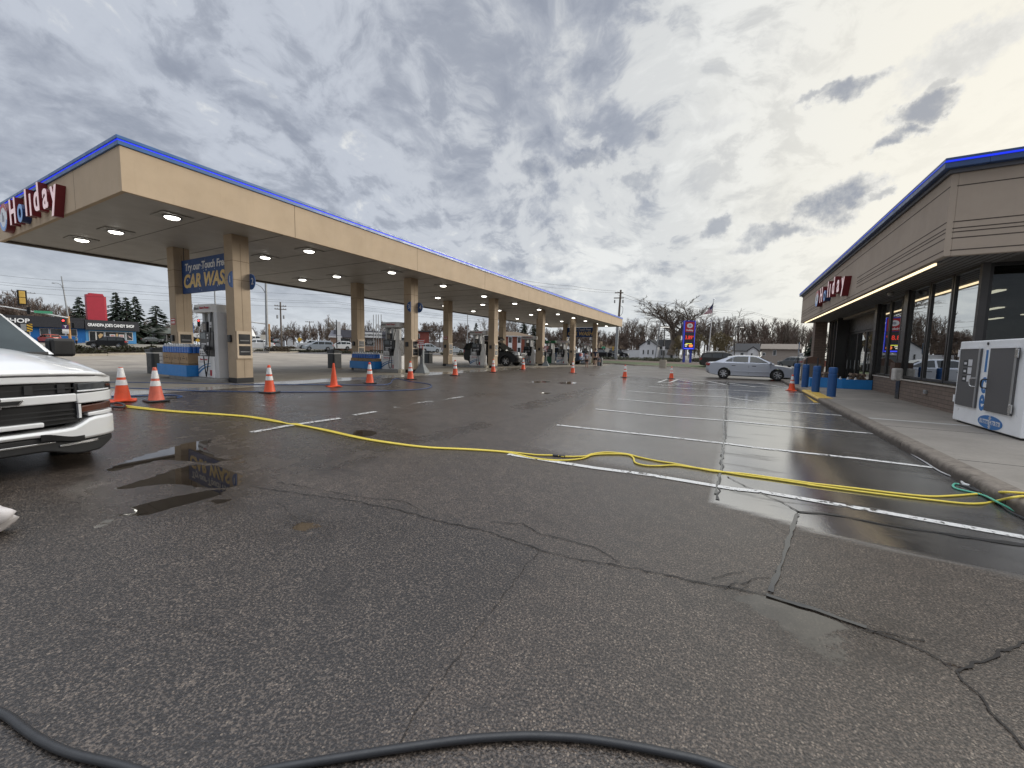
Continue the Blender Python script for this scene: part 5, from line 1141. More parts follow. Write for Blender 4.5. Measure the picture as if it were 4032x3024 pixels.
# silver saloon: wheel contacts in the photograph fix its line
qa, qb = gp(2842, 1492), gp(3066, 1500)
dirv = Vector((1, .015, 0)).normalized(); lft = Vector((-dirv.y, dirv.x, 0))
cc = (qa + qb) / 2 + lft * .95
sed = make_car('silver_car', 'silver four-door saloon parked nose-in at the blue bollards', 'car', (cc.x - .03, cc.y, 0.0), math.atan2(dirv.y, dirv.x), SILV, SEDAN, 'parked cars', sc=1.075)
MB().box(-1.0, 1.0, -.925, -.905, .46, .50).box(-1.0, 1.0, .905, .925, .46, .50).build('side_moulding', SILV, sed, bevel=.008)
c_ = gp(2748, 1450); make_car('dark_estate_car', 'dark brown sport utility car with a roof rack just behind the silver saloon', 'car', (c_.x + 2.5, c_.y + .9, c_.z), .03, PDG, SUV, 'parked cars', sc=1.06)
# black car at the pump, with a roof box
c_ = Ci @ Vector((-4.05, CY0[2] + 4.1, 0)); zz = float(T(c_.x, c_.y))
pil = make_car('black_car', 'black sport utility car with a roof box, nose out at the pump', 'car', (c_.x, c_.y, zz), cr + .03, PBK, SUV, 'cars at the pumps', sc=1.05)
MB().box(2.26, 2.345, -.34, .34, .76, .93).build('grille_chrome', CHM, pil, bevel=.03); MB().box(2.33, 2.352, -.24, .24, .80, .86).build('grille_slot', CBL, pil)
r_ = thing('roof_box', 'black roof box carried on top of the black car at the pump', 'roof box', (c_.x, c_.y, zz), cr + .03)
MB().prism([(-1.6, 1.94), (-1.55, 2.20), (-1.2, 2.28), (-.2, 2.28), (.35, 2.16), (.55, 1.98), (.5, 1.93)], -.12, .62, 'y').build('box_shell', mat('roof_box_black', (.012, .012, .013), .35), r_, bevel=.05, seg=3); MB().box(-1.3, -1.22, -.6, .62, 1.85, 1.93).box(.0, .08, -.6, .62, 1.85, 1.93).build('cross_bar', RIM, r_)
c_ = Ci @ Vector((-4.75, CY0[4] + 4.3, 0)); make_car('blue_pickup', 'dark blue pickup truck with its tailgate towards the lot at the far pump', 'pickup truck', (c_.x, c_.y, float(T(c_.x, c_.y))), cr + PI, PBU, PICK, 'cars at the pumps')
def road_car(name, label, cat, px, ybase, depth, paint_, sp, rz, group='cars on the street', sc=1.0):
    q = Q(px, ybase, depth); return make_car(name, label, cat, (q.x, q.y, q.z), rz, paint_, sp, group, sc, detail=False)
ST_ = math.atan2(.905, .425)                                           # bearing of the street that passes behind the hedge
road_car('grey_car', 'grey crossover car driving away beyond the blue bollards', 'car', 3120, 1447, 64, PGR, SUV, PI * .72)
road_car('black_crossover', 'black crossover car on the street before the candy shop', 'car', 424, 1369, 62, PBK, SUV, ST_ + PI, sc=1.0)
road_car('white_saloon', 'white saloon car nearest the hedge, left of the tall grey pole', 'car', 1008, 1376, 57, PWH, SEDAN, ST_ + PI)
road_car('white_estate_car', 'white car farther back, behind the white saloon by the tall pole', 'car', 1000, 1351, 92, PWH, SUV, ST_ + PI + .1)
road_car('minivan', 'silver minivan with roof rails on the street behind the round hedge', 'minivan', 1252, 1380, 71, PLB, VAN, ST_ + PI)
road_car('white_pickup', 'white pickup truck partly hidden by the silver minivan', 'pickup truck', 1228, 1374, 82, PWH, PICK, ST_ + PI)
road_car('white_suv', 'white sport utility car behind the tail of the silver minivan', 'car', 1336, 1378, 78, PWH, SUV, ST_ + PI)
road_car('dark_car', 'dark car parked by the white gabled house across the street', 'car', 1092, 1352, 128, PGR, SEDAN, ST_ + 1.3)
road_car('dark_car', 'dark green car half hidden behind the utility pole, by the white gabled house', 'car', 1075, 1348, 136, PDG, SUV, ST_ + 1.2)
road_car('orange_car', 'orange red sport utility car parked behind the low blue wall', 'car', 190, 1349, 82, PRO, SUV, PI / 2 - 1.33 + PI / 2 + 1.65)
road_car('dark_car', 'dark silver car parked in front of the low pale shop row', 'car', 600, 1347, 112, PGR, SEDAN, ST_ + .2)
road_car('dark_car', 'black pickup at the pale shop row, left of the dark silver car', 'pickup truck', 562, 1344, 118, PBK, PICK, ST_ + .2)
road_car('dark_car', 'dark car behind the tall pump, beside the yellow diamond sign', 'car', 762, 1347, 108, PBK, SUV, ST_ + .1)
road_car('dark_car', 'dark car at the foot of the blue and white sign', 'car', 735, 1346, 114, PBK, SEDAN, ST_ + .1)
road_car('pale_car', 'pale silver saloon driving right behind the third island', 'car', 1784, 1391, 84, PLB, SEDAN, ST_)
road_car('pale_car', 'pale silver car cut by the rear column, left of the driving saloon', 'car', 1690, 1388, 78, PLB, SUV, ST_)
road_car('dark_car', 'dark blue car parked at the grey wall by the second column', 'car', 1640, 1382, 92, PBU, SUV, ST_ + .6)
road_car('dark_car', 'dark car behind the walking family, nearest the far hedge', 'car', 2380, 1411, 66, PBK, SEDAN, .15)
road_car('dark_car', 'dark car behind the thick grey pole at the canopy end', 'car', 2432, 1408, 84, PBK, SUV, .2)

# ------------------------------------------------------------------ white pickup in the left foreground
TW = mat('truck_white', (.82, .825, .83), .3, 0, coat=.9); TBK = mat('truck_black', (.010, .010, .011), .4, .2); TGR = mat('truck_grey', (.024, .024, .025), .5, .1); AMB = mat('amber_lamp', (.09, .028, .014), .15, .2, coat=1); TGL = mat('truck_glass', (.030, .040, .040), .06, .3, 1.2, spec=.22)
fwd = Vector((.9762, .1182, 0)).normalized(); Lf = Vector((-fwd.y, fwd.x, 0))
tp = Vector((-6.196, .835, 0)); tz_ = float(T(tp.x, tp.y)) - .015
trk = thing('white_pickup_truck', 'large white pickup truck cut by the left edge with its black grille and headlight', 'pickup truck', (tp.x, tp.y, tz_), math.atan2(fwd.y, fwd.x), None, .957)
HWD = 1.015
def fx(y, k=.17): a = min(1.0, abs(y) / HWD); return -k * a ** 2.6 - .10 * a ** 10               # plan curve of the nose
def band(nm, mt, y0, y1, zlo, zhi, out, n=10, thick=.14, bev=.012, par=None):
    """panel that follows the curved nose; zlo/zhi/out may be functions of y"""
    g_ = lambda q, y: q(y) if callable(q) else q
    vs = []
    for k in range(n + 1):
        y = y0 + (y1 - y0) * k / n; x = fx(y) + g_(out, y)
        vs += [(x, y, g_(zlo, y)), (x, y, g_(zhi, y)), (x - thick, y, g_(zhi, y)), (x - thick, y, g_(zlo, y))]
    fs = [(4 * k + i, 4 * k + (i + 1) % 4, 4 * k + 4 + (i + 1) % 4, 4 * k + 4 + i) for k in range(n) for i in range(4)] + [(3, 2, 1, 0), (4 * n, 4 * n + 1, 4 * n + 2, 4 * n + 3)]
    return MB().add(vs, fs).build(nm, mt, par or trk, smooth=40, bevel=bev, recalc=True)
lip = lambda y: 1.14 - .04 * (abs(y) / HWD) ** 2
HOOD = []
for s_ in (1,):
    NY, NX = 22, 14; vs = []
    for j in range(NY + 1):
        y = -HWD + 2 * HWD * j / NY; a = abs(y) / HWD
        for i in range(NX + 1):
            u = i / NX; x = fx(y) + .012 - u * (1.42 - .08 * a * a) + (.0)
            z = 1.142 - .025 * a ** 2 + (.225 - .05 * a ** 2) * (1 - (1 - u) ** 1.6) - .035 * a ** 6
            bul = ss(.62, .50, a) * .038 * ss(.02, .22, u); z += bul - .02 * ss(.92, 1.0, a)
            vs.append((x, y * (1 - .01 * a ** 8), float(z)))
    fs = [(j * (NX + 1) + i, j * (NX + 1) + i + 1, (j + 1) * (NX + 1) + i + 1, (j + 1) * (NX + 1) + i) for j in range(NY) for i in range(NX)]
    o = MB().add(vs, fs).build('hood', TW, trk, smooth=30, recalc=True); sm = o.modifiers.new('th', 'SOLIDIFY'); sm.thickness = .03; sm.offset = -1
for s_ in (-1, 1):
    MB().tube([(fx(s_ * .80) + .0 - 1.40 * u, s_ * (.80 + .05 * u), float(1.142 - .025 * .65 + .192 * (1 - (1 - u) ** 1.6)) - .0165) for u in np.linspace(.015, .98, 12)], .007, 5).build('hood_seam', TGR, trk)
band('hood_seam', TGR, -HWD * .80, HWD * .80, lambda y: lip(y) - .033, lambda y: lip(y) - .022, .004, thick=.02, bev=0)
band('upper_lip', TW, -HWD, HWD, lambda y: lip(y) - .11, lambda y: lip(y) - .033, .0)
band('upper_grille', TBK, -.60, .60, .895, 1.02, -.03)
mb = MB()
for y in np.arange(-.5, .51, .25): mb.box(fx(y) - .028, fx(y) - .006, y - .03, y + .03, .91, 1.005)
mb.box(-.075, -.028, -.60, .60, .952, .962); mb.build('grille_bar', TGR, trk)
band('grille_crossbar', TW, -.62, .62, .797, .893, .012); 
for s_ in (-1, 1): band('grille_crossbar', TW, s_ * .625, s_ * HWD, .77, lambda y: .885 + .03 * (abs(y) - .6), .004)
band('lower_grille', TBK, -.66, .66, .55, .796, -.05)
mb = MB()
for z in (.60, .65, .70): mb.box(-.095, -.048, -.6, .6, z, z + .014)
mb.build('grille_bar', TGR, trk)
M0 = face_m((.014, 0, .835), (0, 1, 0), (0, 0, 1))
em = MB().prism([(-.17, -.028), (-.05, -.028), (-.05, -.055), (.05, -.055), (.05, -.028), (.17, -.028), (.205, .028), (.05, .028), (.05, .055), (-.05, .055), (-.05, .028), (-.135, .028)], 0, .016, 'z', M0).build('emblem', CHM, trk, bevel=.004)
MB().prism([(-.155, -.020), (-.042, -.020), (-.042, -.045), (.042, -.045), (.042, -.020), (.158, -.020), (.182, .020), (.042, .020), (.042, .045), (-.042, .045), (-.042, .020), (-.13, .020)], .016, .018, 'z', M0).build('emblem_face', TBK, em)
for s_ in (-1, 1):
    hl = band('headlight', TBK, s_ * .605, s_ * (HWD + .0), .888, lambda y: lip(y) - .112, -.004, n=12)
    band('lamp_lens', mat('lamp_glass', (.06, .065, .07), .06, .3, 14, coat=1), s_ * .64, s_ * .92, .925, lambda y: 1.0 + .03 * (abs(y) - .6), .006, par=hl, thick=.06, bev=.006); band('light_bar', mat('drl', (.85, .86, .88), .1, 0, coat=1), s_ * .63, s_ * .97, .906, .924, .012, par=hl, thick=.05, bev=.004)
    band('amber_marker', AMB, s_ * .93, s_ * 1.0, .95, lambda y: lip(y) - .13, .010, par=hl, thick=.06, bev=.004)
    band('fog_strip', AMB, s_ * .66, s_ * 1.0, lambda y: .655 + .035 * (abs(y) - .6), lambda y: .735 + .06 * (abs(y) - .6), -.006); band('lamp_surround', TW, s_ * .635, s_ * .66, .60, .762, .0); band('lower_brow', TW, s_ * .72, s_ * 1.005, .61, lambda y: .648 + .035 * (abs(y) - .6), .004)
bt_ = lambda y: .60 - .10 * ss(.78, .55, abs(y)); 
band('bumper', TW, -HWD, HWD, lambda y: .44 - .09 * ss(.25, .6, abs(y)), lambda y: bt_(y), .035, n=28, thick=.3, bev=.03)
band('bumper_valance', TGR, -HWD * .97, HWD * .97, lambda y: .27 - .09 * ss(.3, .65, abs(y)) + .10 * ss(.8, 1.0, abs(y)), lambda y: .437 - .09 * ss(.25, .6, abs(y)), .0, n=24, thick=.25, bev=.02)
band('skid_trim', CHM, -.42, .42, .355, .375, .012, thick=.03, bev=.004); 
for s_ in (-1, 1): band('skid_trim', CHM, s_ * .45, s_ * .80, lambda y: .30 + .0 * y, lambda y: .315 + .02 * abs(y), .014, thick=.03, bev=.004); band('recess', TBK, s_ * .30, s_ * .66, lambda y: .40 - .05 * ss(.3, .6, abs(y)), lambda y: .47 - .07 * ss(.3, .6, abs(y)), .038, thick=.02, bev=0)
band('tow_bar', TW, -.34, .34, .55, .60, .02, thick=.1)
# fenders, cab, bed
for s_ in (-1, 1):
    n_ = 12; a_ = [(-1.0 + .50 * math.cos(t_), .40 + .50 * math.sin(t_)) for t_ in np.linspace(-.15, PI + .15, 15)]
    poly = [(-.40, .45), (-.40, 1.06), (-.6, 1.12), (-1.42, 1.17), (-5.75, 1.22), (-5.8, .62), (-4.95, .45)] + [(-4.45 + .50 * math.cos(t_), .40 + .50 * math.sin(t_)) for t_ in np.linspace(PI + .1, -.1, 15)] + [(-3.9, .40), (-1.56, .40)] + list(reversed(a_)) + [(-.44, .45)]
    MB().prism(poly, s_ * (HWD - .10), s_ * (HWD - .005), 'y').build('fender', TW, trk, bevel=.035, seg=3)
    wheel(trk, -1.0, s_ * .87, .40, s_, .27, 6); wheel(trk, -4.45, s_ * .87, .40, s_, .27, 6)
MB().box(-5.6, -.35, -.86, .86, .38, .95).build('chassis', TBK, trk); MB().box(-.6, -.30, -.9, .9, .28, .42).build('undertray', TBK, trk)
cabp = [(-1.36, 1.31, .94), (-2.22, 1.89, .75), (-2.5, 1.98, .71), (-3.6, 1.99, .71), (-3.75, 1.88, .74), (-3.85, 1.22, .94)]
vs = []; FC = [-1, -.95, -.6, 0, .6, .95, 1]
for f in FC:
    for x, z, h_ in cabp: vs.append((x - (.10 * f * f if z < 1.5 and x > -2 else .06 * f * f), f * h_, z - (.05 * abs(f) ** 8 if z > 1.7 else 0)))
n_ = len(cabp); MB().add(vs, [(j * n_ + i, j * n_ + i + 1, (j + 1) * n_ + i + 1, (j + 1) * n_ + i) for j in range(6) for i in range(n_ - 1)] + [tuple(range(n_ - 1, -1, -1)), tuple(range(6 * n_, 7 * n_))]).build('cab', TW, trk, smooth=30, recalc=True)
vs = []
for f in np.linspace(-.955, .955, 9):
    for u in (.03, .35, .7, .95):
        x = -1.36 + (-2.22 + 1.36) * u; z = 1.31 + (1.89 - 1.31) * u; h_ = .94 + (.75 - .94) * u
        ff = f * (.97 - .03 * u); vs.append((x - (.10 * (1 - u) + .06 * u) * ff * ff + .010, ff * h_, z + .017))
MB().add(vs, [(j * 4 + i, j * 4 + i + 1, (j + 1) * 4 + i + 1, (j + 1) * 4 + i) for j in range(8) for i in range(3)]).build('windshield', TGL, trk, smooth=60)
MB().tube([(-1.36, y, 1.318 - .0 * abs(y)) for y in (-.85, .85)], .03, 6).build('cowl', TBK, trk)
MB().tube([(-1.40, .3, 1.36), (-1.54, -.3, 1.45)], .010, 5).build('wiper', TBK, trk)
for s_ in (-1, 1):
    MB().add([(x, s_ * (h_ + .012), z) for x, z, h_ in ((-1.66, 1.33, .935), (-2.25, 1.78, .79), (-3.62, 1.84, .77), (-3.72, 1.30, .925))], [(0, 1, 2, 3)]).build('side_window', CG, trk)
    mm = MB().box(-1.98, -1.78, s_ * 1.02, s_ * 1.28, 1.27, 1.53).build('wing_mirror', TBK, trk, bevel=.04)
MB().box(-5.78, -3.9, -.90, .90, .95, 1.21).build('bed', TW, trk)
# ------------------------------------------------------------------ people
SKIN = mat('skin', (.40, .25, .19), .6, .08); HAIR = mat('hair_brown', (.035, .022, .015), .7)
def skinned(nm, mt, J, E_, parent, sub=2):
    me = bpy.data.meshes.new(nm); me.from_pydata([j[:3] for j in J], E_, []); me.materials.append(mt); o = bpy.data.objects.new(nm, me); COL.objects.link(o); o.parent = parent
    o.modifiers.new('skin', 'SKIN'); sl = me.skin_vertices[0].data
    for k, j in enumerate(J): sl[k].radius = (j[3], j[4] if len(j) > 4 else j[3]); sl[k].use_root = (k == 0)
    s_ = o.modifiers.new('sub', 'SUBSURF'); s_.levels = 1; s_.render_levels = sub
    return o
def person(label, loc, rz, h, shirt, legs, hair=HAIR, shoes=None, stride=.22, arms=(.15, -.15), short=True, sleeves=False, group='people walking at the canopy', hairlong=.1):
    r_ = thing('person', label, 'person', loc, rz, group, h / 1.70); s = stride
    J = [(0, 0, .90, .125, .10), (0, 0, 1.08, .115, .09), (0, 0, 1.28, .145, .10), (0, 0, 1.40, .10, .08), (0, 0, 1.46, .048), (.01, 0, 1.53, .065, .075), (.015, 0, 1.60, .078, .09), (.01, 0, 1.66, .06, .07)]
    E_ = [(i, i + 1) for i in range(7)]
    for sd, st in ((1, s), (-1, -s)):
        b_ = len(J); J += [(0, .09 * sd, .84, .088), (st * .5, .09 * sd, .47, .058), (st - .08 * (st < 0), .09 * sd, .10 + (.04 if st < 0 else 0), .038), (st + .12 - .08 * (st < 0), .10 * sd, .035, .036)]
        E_ += [(0, b_), (b_, b_ + 1), (b_ + 1, b_ + 2), (b_ + 2, b_ + 3)]
    for sd, sw in ((1, arms[0]), (-1, arms[1])):
        b_ = len(J); J += [(0, .185 * sd, 1.38, .052), (sw * .5, .23 * sd, 1.12, .042), (sw, .24 * sd, .90, .030), (sw + .02, .24 * sd, .82, .028)]
        E_ += [(3, b_), (b_, b_ + 1), (b_ + 1, b_ + 2), (b_ + 2, b_ + 3)]
        f0 = len(J); J += [(sw + .03 + .01 * q, .24 * sd + .018 * (q - 1.5), .735 + .012 * abs(q - 1.4), .009) for q in range(4)] + [(sw + .06, .225 * sd, .79, .010)]
        E_ += [(b_ + 3, f0 + q) for q in range(5)]
    skinned('body', SKIN, J, E_, r_)
    sh = [(0, 0, .92, .150, .118), (0, 0, 1.08, .135, .108), (0, 0, 1.28, .162, .118), (0, 0, 1.385, .115, .09)]; se = [(0, 1), (1, 2), (2, 3)]
    for sd, sw in ((1, arms[0]), (-1, arms[1])):
        b_ = len(sh); sh += [(0, .17 * sd, 1.38, .062), (sw * .3, .215 * sd, 1.24 if not sleeves else 1.12, .056)]; se += [(3, b_), (b_, b_ + 1)]
        if sleeves: sh.append((sw * .95, .24 * sd, .92, .042)); se.append((b_ + 1, b_ + 2))
    skinned('shirt', shirt, sh, se, r_, 1)
    lg = [(0, 0, .93, .142, .118)]; le = []
    for sd, st in ((1, s), (-1, -s)):
        b_ = len(lg); lg += [(0, .095 * sd, .82, .105), (st * .33, .095 * sd, .60, .088)]; le += [(0, b_), (b_, b_ + 1)]
        if not short: lg += [(st * .5, .09 * sd, .47, .072), (st - .08 * (st < 0), .09 * sd, .13, .058)]; le += [(b_ + 1, b_ + 2), (b_ + 2, b_ + 3)]
    skinned('shorts' if short else 'trousers', legs, lg, le, r_, 1)
    hm = MB().lathe([(.001, .115), (.055, .105), (.09, .06), (.098, 0), (.092, -.04), (.08, -.05)], 14, Matrix.Translation((-.012, 0, 1.625)) @ Matrix.Diagonal((1.02, .93, 1, 1)), cap=False); 
    if hairlong > .15: hm.tube([(-.08, 0, 1.62), (-.10, 0, 1.5), (-.09, 0, 1.40)], [.07, .065, .04], 8)
    hm.build('hair', hair, r_, smooth=60)
    mb = MB()
    for sd, st in ((1, s), (-1, -s)): x = st - .08 * (st < 0); mb.prism(oval(x - .07, x + .20, .045 * sd + .005 + (.0 if sd > 0 else -.09), .045 * sd + .09 + (.0 if sd > 0 else -.09) , .035, 3), 0, .07, 'z')
    mb.build('shoes', shoes or CBL, r_, bevel=.015)
    fc = MB(); 
    for sd in (1, -1): fc.lathe([(.010, -.004), (.010, .004)], 8, Matrix.Translation((.088, .034 * sd, 1.605)) @ Matrix.Rotation(PI / 2, 4, 'Y'))
    fc.build('eyes', CBL, r_); MB().add([(.085, -.013, 1.575), (.085, .013, 1.575), (.108, 0, 1.572), (.086, 0, 1.61)], [(0, 1, 2), (0, 2, 3), (1, 3, 2)]).build('nose', SKIN, r_); MB().box(.078, .086, -.025, .025, 1.548, 1.556).build('mouth', mat('lip', (.25, .10, .09), .6), r_)
    return r_
NVY = mat('navy_top', (.02, .025, .05), .8, .1); BKT = mat('black_shorts', (.014, .014, .016), .8); WTP = mat('white_top', (.5, .47, .50), .8, .1); GTP = mat('grey_top', (.10, .11, .14), .8, .2)
tc_ = -PI / 2 + .25
c_ = gp(2343, 1445); person('adult in a dark sleeveless top and shorts walking between two children', c_, tc_, 1.68, NVY, BKT, stride=.16)
c_ = gp(2310, 1446); person('small child in a white top and dark shorts to the left of the adult', c_, tc_ + .1, 1.28, WTP, BKT, shoes=mat('red_shoes', (.25, .02, .02), .6), stride=.12, hairlong=.2)
c_ = gp(2357, 1446); person('small child in a dark grey top at the right hand of the adult', c_, tc_, 1.0, GTP, mat('grey_trousers', (.16, .18, .22), .8), stride=.10, short=False)
q = Q(302, 1358, 80); person('person in a light blue shirt and black trousers standing before the candy shop', (q.x, q.y, q.z), 2.4, 1.75, mat('cyan_shirt', (.08, .25, .32), .8), BKT, short=False, stride=.06, group='people near the candy shop')
# white cloth bag at the left edge
mb = MB(); nn, mm = 18, 12; rg2 = random.Random(4); vs = []
for j in range(mm + 1):
    a = PI * j / mm
    for i in range(nn):
        t_ = 2 * PI * i / nn; rr = (.12 + .03 * math.sin(3 * t_ + j * .7) * math.sin(a) + .02 * math.sin(5 * t_ - 1.3 * j)) * math.sin(a) ** .75
        vs.append((rr * math.cos(t_) * 1.1, rr * math.sin(t_) * 1.25, .12 - .12 * math.cos(a) + .012 * math.sin(7 * t_ + j)))
mb.add(vs, [(j * nn + i, j * nn + (i + 1) % nn, (j + 1) * nn + (i + 1) % nn, (j + 1) * nn + i) for j in range(mm) for i in range(nn)])
o = mb.build('cloth_bag', mat('cloth_white', (.62, .58, .57), .85, .12, 9), smooth=80); tag(o, 'crumpled white cloth bag on the asphalt at the left edge', 'bag'); o.location = gp(-82, 2118)
# ================================================================== BACKGROUND
def facing(q, extra=0.0): return math.atan2(-q.x, q.y) + extra
def mpp(px, depth): return depth / 1550.0                              # metres per pixel, upright
def wid(px0, px1, depth):                                              # width of a face square-on to the view ray
    c_ = 1 / math.sqrt(1 + (((px0 + px1) / 2 - CX) / F) ** 2); return abs(px1 - px0) * depth / 1550.0 * c_ if False else abs(px1 - px0) * depth / 1550.0 * c_
# ---- trees
BARK = mat('bark_grey', (.125, .100, .080), .9, .25, 6); BARK2 = mat('bark_red', (.135, .098, .078), .9, .25, 6); BARK3 = mat('bark_olive', (.14, .115, .075), .9, .2, 6); NEED = mat('needles', (.018, .030, .016), .8, .3, 3); BUD = mat('budding', (.17, .135, .07), .9, .2, 3)
def tree_variant(seed, nl=7, nb=6, nt=5, ntw=4, spread=.62, up=.5, fork=.28, r0=.024, wig=.16, twr=.0019, limb=1.0):
    """unit-height bare tree: trunk and limbs in one mesh writer, branches and twigs in another"""
    R_ = random.Random(seed); A_, B_ = MB(), MB()
    def rv(): return Vector((R_.gauss(0, 1), R_.gauss(0, 1), R_.gauss(0, 1)))
    def grow(p, d_, L, r, lvl):
        seg = 5 if lvl < 2 else (4 if lvl == 2 else 2); pts = [p]; rs = [r]; q = p.copy(); dd = d_.copy()
        for k in range(seg):
            dd = (dd + rv() * wig * (.5 if lvl == 0 else 1) + Vector((0, 0, up * (.28 if lvl else .1)))).normalized(); q = q + dd * L / seg; pts.append(q.copy()); rs.append(r * (1 - .62 * (k + 1) / seg) if lvl < 3 else r * (1 - .5 * (k + 1) / seg))
        (A_ if lvl < 2 else B_).tube(pts, rs, (7, 5, 4, 3, 3)[lvl], cap=False)
        if lvl == 4: return
        cnt = (nl, nb, nt, ntw)[lvl]
        for c in range(cnt):
            u = (fork + (1 - fork) * (c + R_.random() * .8) / cnt) if lvl == 0 else (.22 + .78 * (c + R_.random()) / cnt)
            u = min(.995, u); i = min(seg - 1, int(u * seg)); b0_ = pts[i].lerp(pts[i + 1], u * seg - i); t_ = (pts[i + 1] - pts[i]).normalized()
            side = rv(); side -= t_ * side.dot(t_); side.normalize(); ang = spread * R_.uniform(.65, 1.25)
            nd = (t_ * math.cos(ang) + side * math.sin(ang)).normalized()
            if lvl == 0 and c == cnt - 1: nd = (t_ + side * .25).normalized()
            ll = L * (.62 * limb if lvl == 0 else .52) * R_.uniform(.7, 1.15) * (1.15 - .35 * u)
            grow(b0_, nd, ll, max(twr * .8, rs[i] * (.62 if lvl < 2 else .5)) if lvl < 2 else twr * (1.5 if lvl == 2 else 1.0) , lvl + 1)
    grow(Vector((0, 0, 0)), Vector((R_.uniform(-.06, .06), R_.uniform(-.06, .06), 1)).normalized(), .62, r0, 0)
    zt = max(v[2] for v in B_.v); 
    for M_ in (A_, B_): M_.v = [(x / zt, y / zt, z / zt) for x, y, z in M_.v]
    return A_, B_
def tree_proto(name, seed, bark, **k):
    A_, B_ = tree_variant(seed, **k); r_ = thing(name, None, 'tree', (0, 0, -50)); A_.build('trunk', bark, r_, smooth=60); B_.build('crown', bark, r_); return r_
VAR = [tree_proto('bare_tree', 11, BARK), tree_proto('bare_tree', 12, BARK2, spread=.5, up=.6), tree_proto('bare_tree', 23, BARK, spread=.72), tree_proto('bare_tree', 34, BARK2, nl=8, spread=.48, up=.65, fork=.2), tree_proto('bare_tree', 45, BARK3, fork=.15, r0=.018)]
THK = tree_proto('bare_shrub', 56, BARK2, nl=12, nb=7, nt=5, ntw=3, fork=.04, spread=.8, r0=.014, up=.45, twr=.0034)
THG = tree_proto('bare_shrub', 57, BUD, nl=12, nb=8, nt=6, ntw=4, fork=.04, spread=.8, r0=.014, up=.5, twr=.0034)
BIGT = tree_proto('bare_tree', 78, BARK, nl=9, nb=8, nt=6, ntw=5, fork=.16, spread=.70, up=.34, r0=.034, twr=.0019, wig=.13, limb=1.55)
used = set()
def plant(proto, px, ytop, ybase, depth, label, group, wide=1.0, lean=0.0):
    q = Q(px, ybase, depth); h = (ybase - ytop) * depth / 1550.0; q.z = min(q.z, q.z)
    if proto.name in used: r_ = dup(proto, q, rng.uniform(0, 6.28), label, group)
    else: r_ = proto; used.add(proto.name); r_.location = q; r_.rotation_euler = (0, 0, rng.uniform(0, 6.28)); tag(r_, label, 'tree', group)
    r_.scale = (h * wide, h * wide, h)
    if lean: r_.rotation_euler = (0, lean, 0)
    return r_
GL_ = 'bare trees behind the candy shop'; GM = 'bare trees across the street'; GR = 'bare trees behind the far houses'
LBL = {GL_: 'bare brown tree in the row behind the black mansard roof', GM: 'bare tree in the thicket across the street behind the fuel canopy', GR: 'bare tree in the row behind the houses beyond the lot'}
def row(px0, px1, n, yt, yb, dep, group, protos, jit=14, wide=(.8, 1.2)):
    for k in range(n):
        u = (k + .5) / n; px = px0 + (px1 - px0) * u + rng.uniform(-6, 6); y = yt[0] + (yt[1] - yt[0]) * u + rng.uniform(-jit, jit)
        plant(rng.choice(protos), px, y, yb + rng.uniform(-2, 3), dep * rng.uniform(.95, 1.1), LBL[group], group, rng.uniform(*wide))
row(-70, 320, 17, (1118, 1218), 1340, 112, GL_, VAR[:4], 12, (.9, 1.3)); row(-60, 330, 12, (1190, 1240), 1342, 104, GL_, [THK, THK, VAR[3]], 10, (1.2, 1.6))
row(560, 1060, 13, (1262, 1278), 1352, 150, GM, VAR[:4], 14); row(600, 1060, 13, (1300, 1305), 1352, 140, GM, [THK, VAR[4]], 8, (1.2, 1.7))
plant(VAR[2], 745, 1192, 1350, 120, 'tall bare tree showing between the first pair of columns', GM, .95)
row(1060, 1380, 15, (1272, 1262), 1356, 140, GM, VAR[:5], 12); row(1070, 1400, 14, (1298, 1290), 1358, 132, GM, [THK, THK, VAR[1]], 8, (1.2, 1.6))
plant(VAR[0], 1318, 1226, 1345, 118, 'leaning bare tree over the corner of the auto repair roof', GM, .8, -.42)
row(1390, 1640, 10, (1262, 1278), 1362, 150, GM, VAR[:4], 10); row(1640, 1850, 8, (1268, 1278), 1368, 118, GM, [THK, THK, VAR[1]], 8, (1.0, 1.35)); row(1760, 1860, 3, (1290, 1300), 1368, 112, GM, [THK], 6, (1.2, 1.6))
row(1900, 2120, 6, (1250, 1262), 1375, 150, GM, VAR[:3], 8); plant(VAR[2], 2010, 1262, 1375, 128, 'bare tree behind the brown hip roof seen under the canopy', GM, 1.1)
row(2120, 2420, 15, (1290, 1296), 1385, 125, GR, VAR[:4] + [THK], 10, (.95, 1.3)); row(2150, 2470, 12, (1318, 1312), 1388, 112, GR, [THK, VAR[3]], 8, (1.2, 1.6))
row(2440, 2600, 10, (1262, 1268), 1392, 128, GR, VAR[:4], 14); row(2440, 2540, 6, (1312, 1318), 1396, 108, GR, [THK], 6, (1.0, 1.3))
_x = sorted(v.co.x for v in BIGT.children[1].data.vertices); _wd = _x[int(len(_x) * .985)] - _x[int(len(_x) * .015)]
_bt = plant(BIGT, 2640, 1163, 1398, 96, 'largest bare tree, spreading wide behind the white house and the price sign', GR, 1.0)
_bt.scale = (_bt.scale.z * 1.02 / _wd, _bt.scale.z * 1.02 / _wd, _bt.scale.z)
row(2700, 2860, 11, (1262, 1250), 1398, 118, GR, VAR[:4], 10); row(2850, 3130, 16, (1252, 1264), 1402, 128, GR, VAR[:4], 12, (.9, 1.15)); row(2880, 3140, 13, (1320, 1330), 1404, 122, GR, [THK, VAR[1]], 8, (1.2, 1.6))
row(3060, 3200, 7, (1272, 1290), 1404, 118, GR, VAR[:3], 8); row(3130, 3400, 7, (1290, 1300), 1410, 110, GR, VAR[:4], 8)
GS = 'budding shrubs around the price sign'
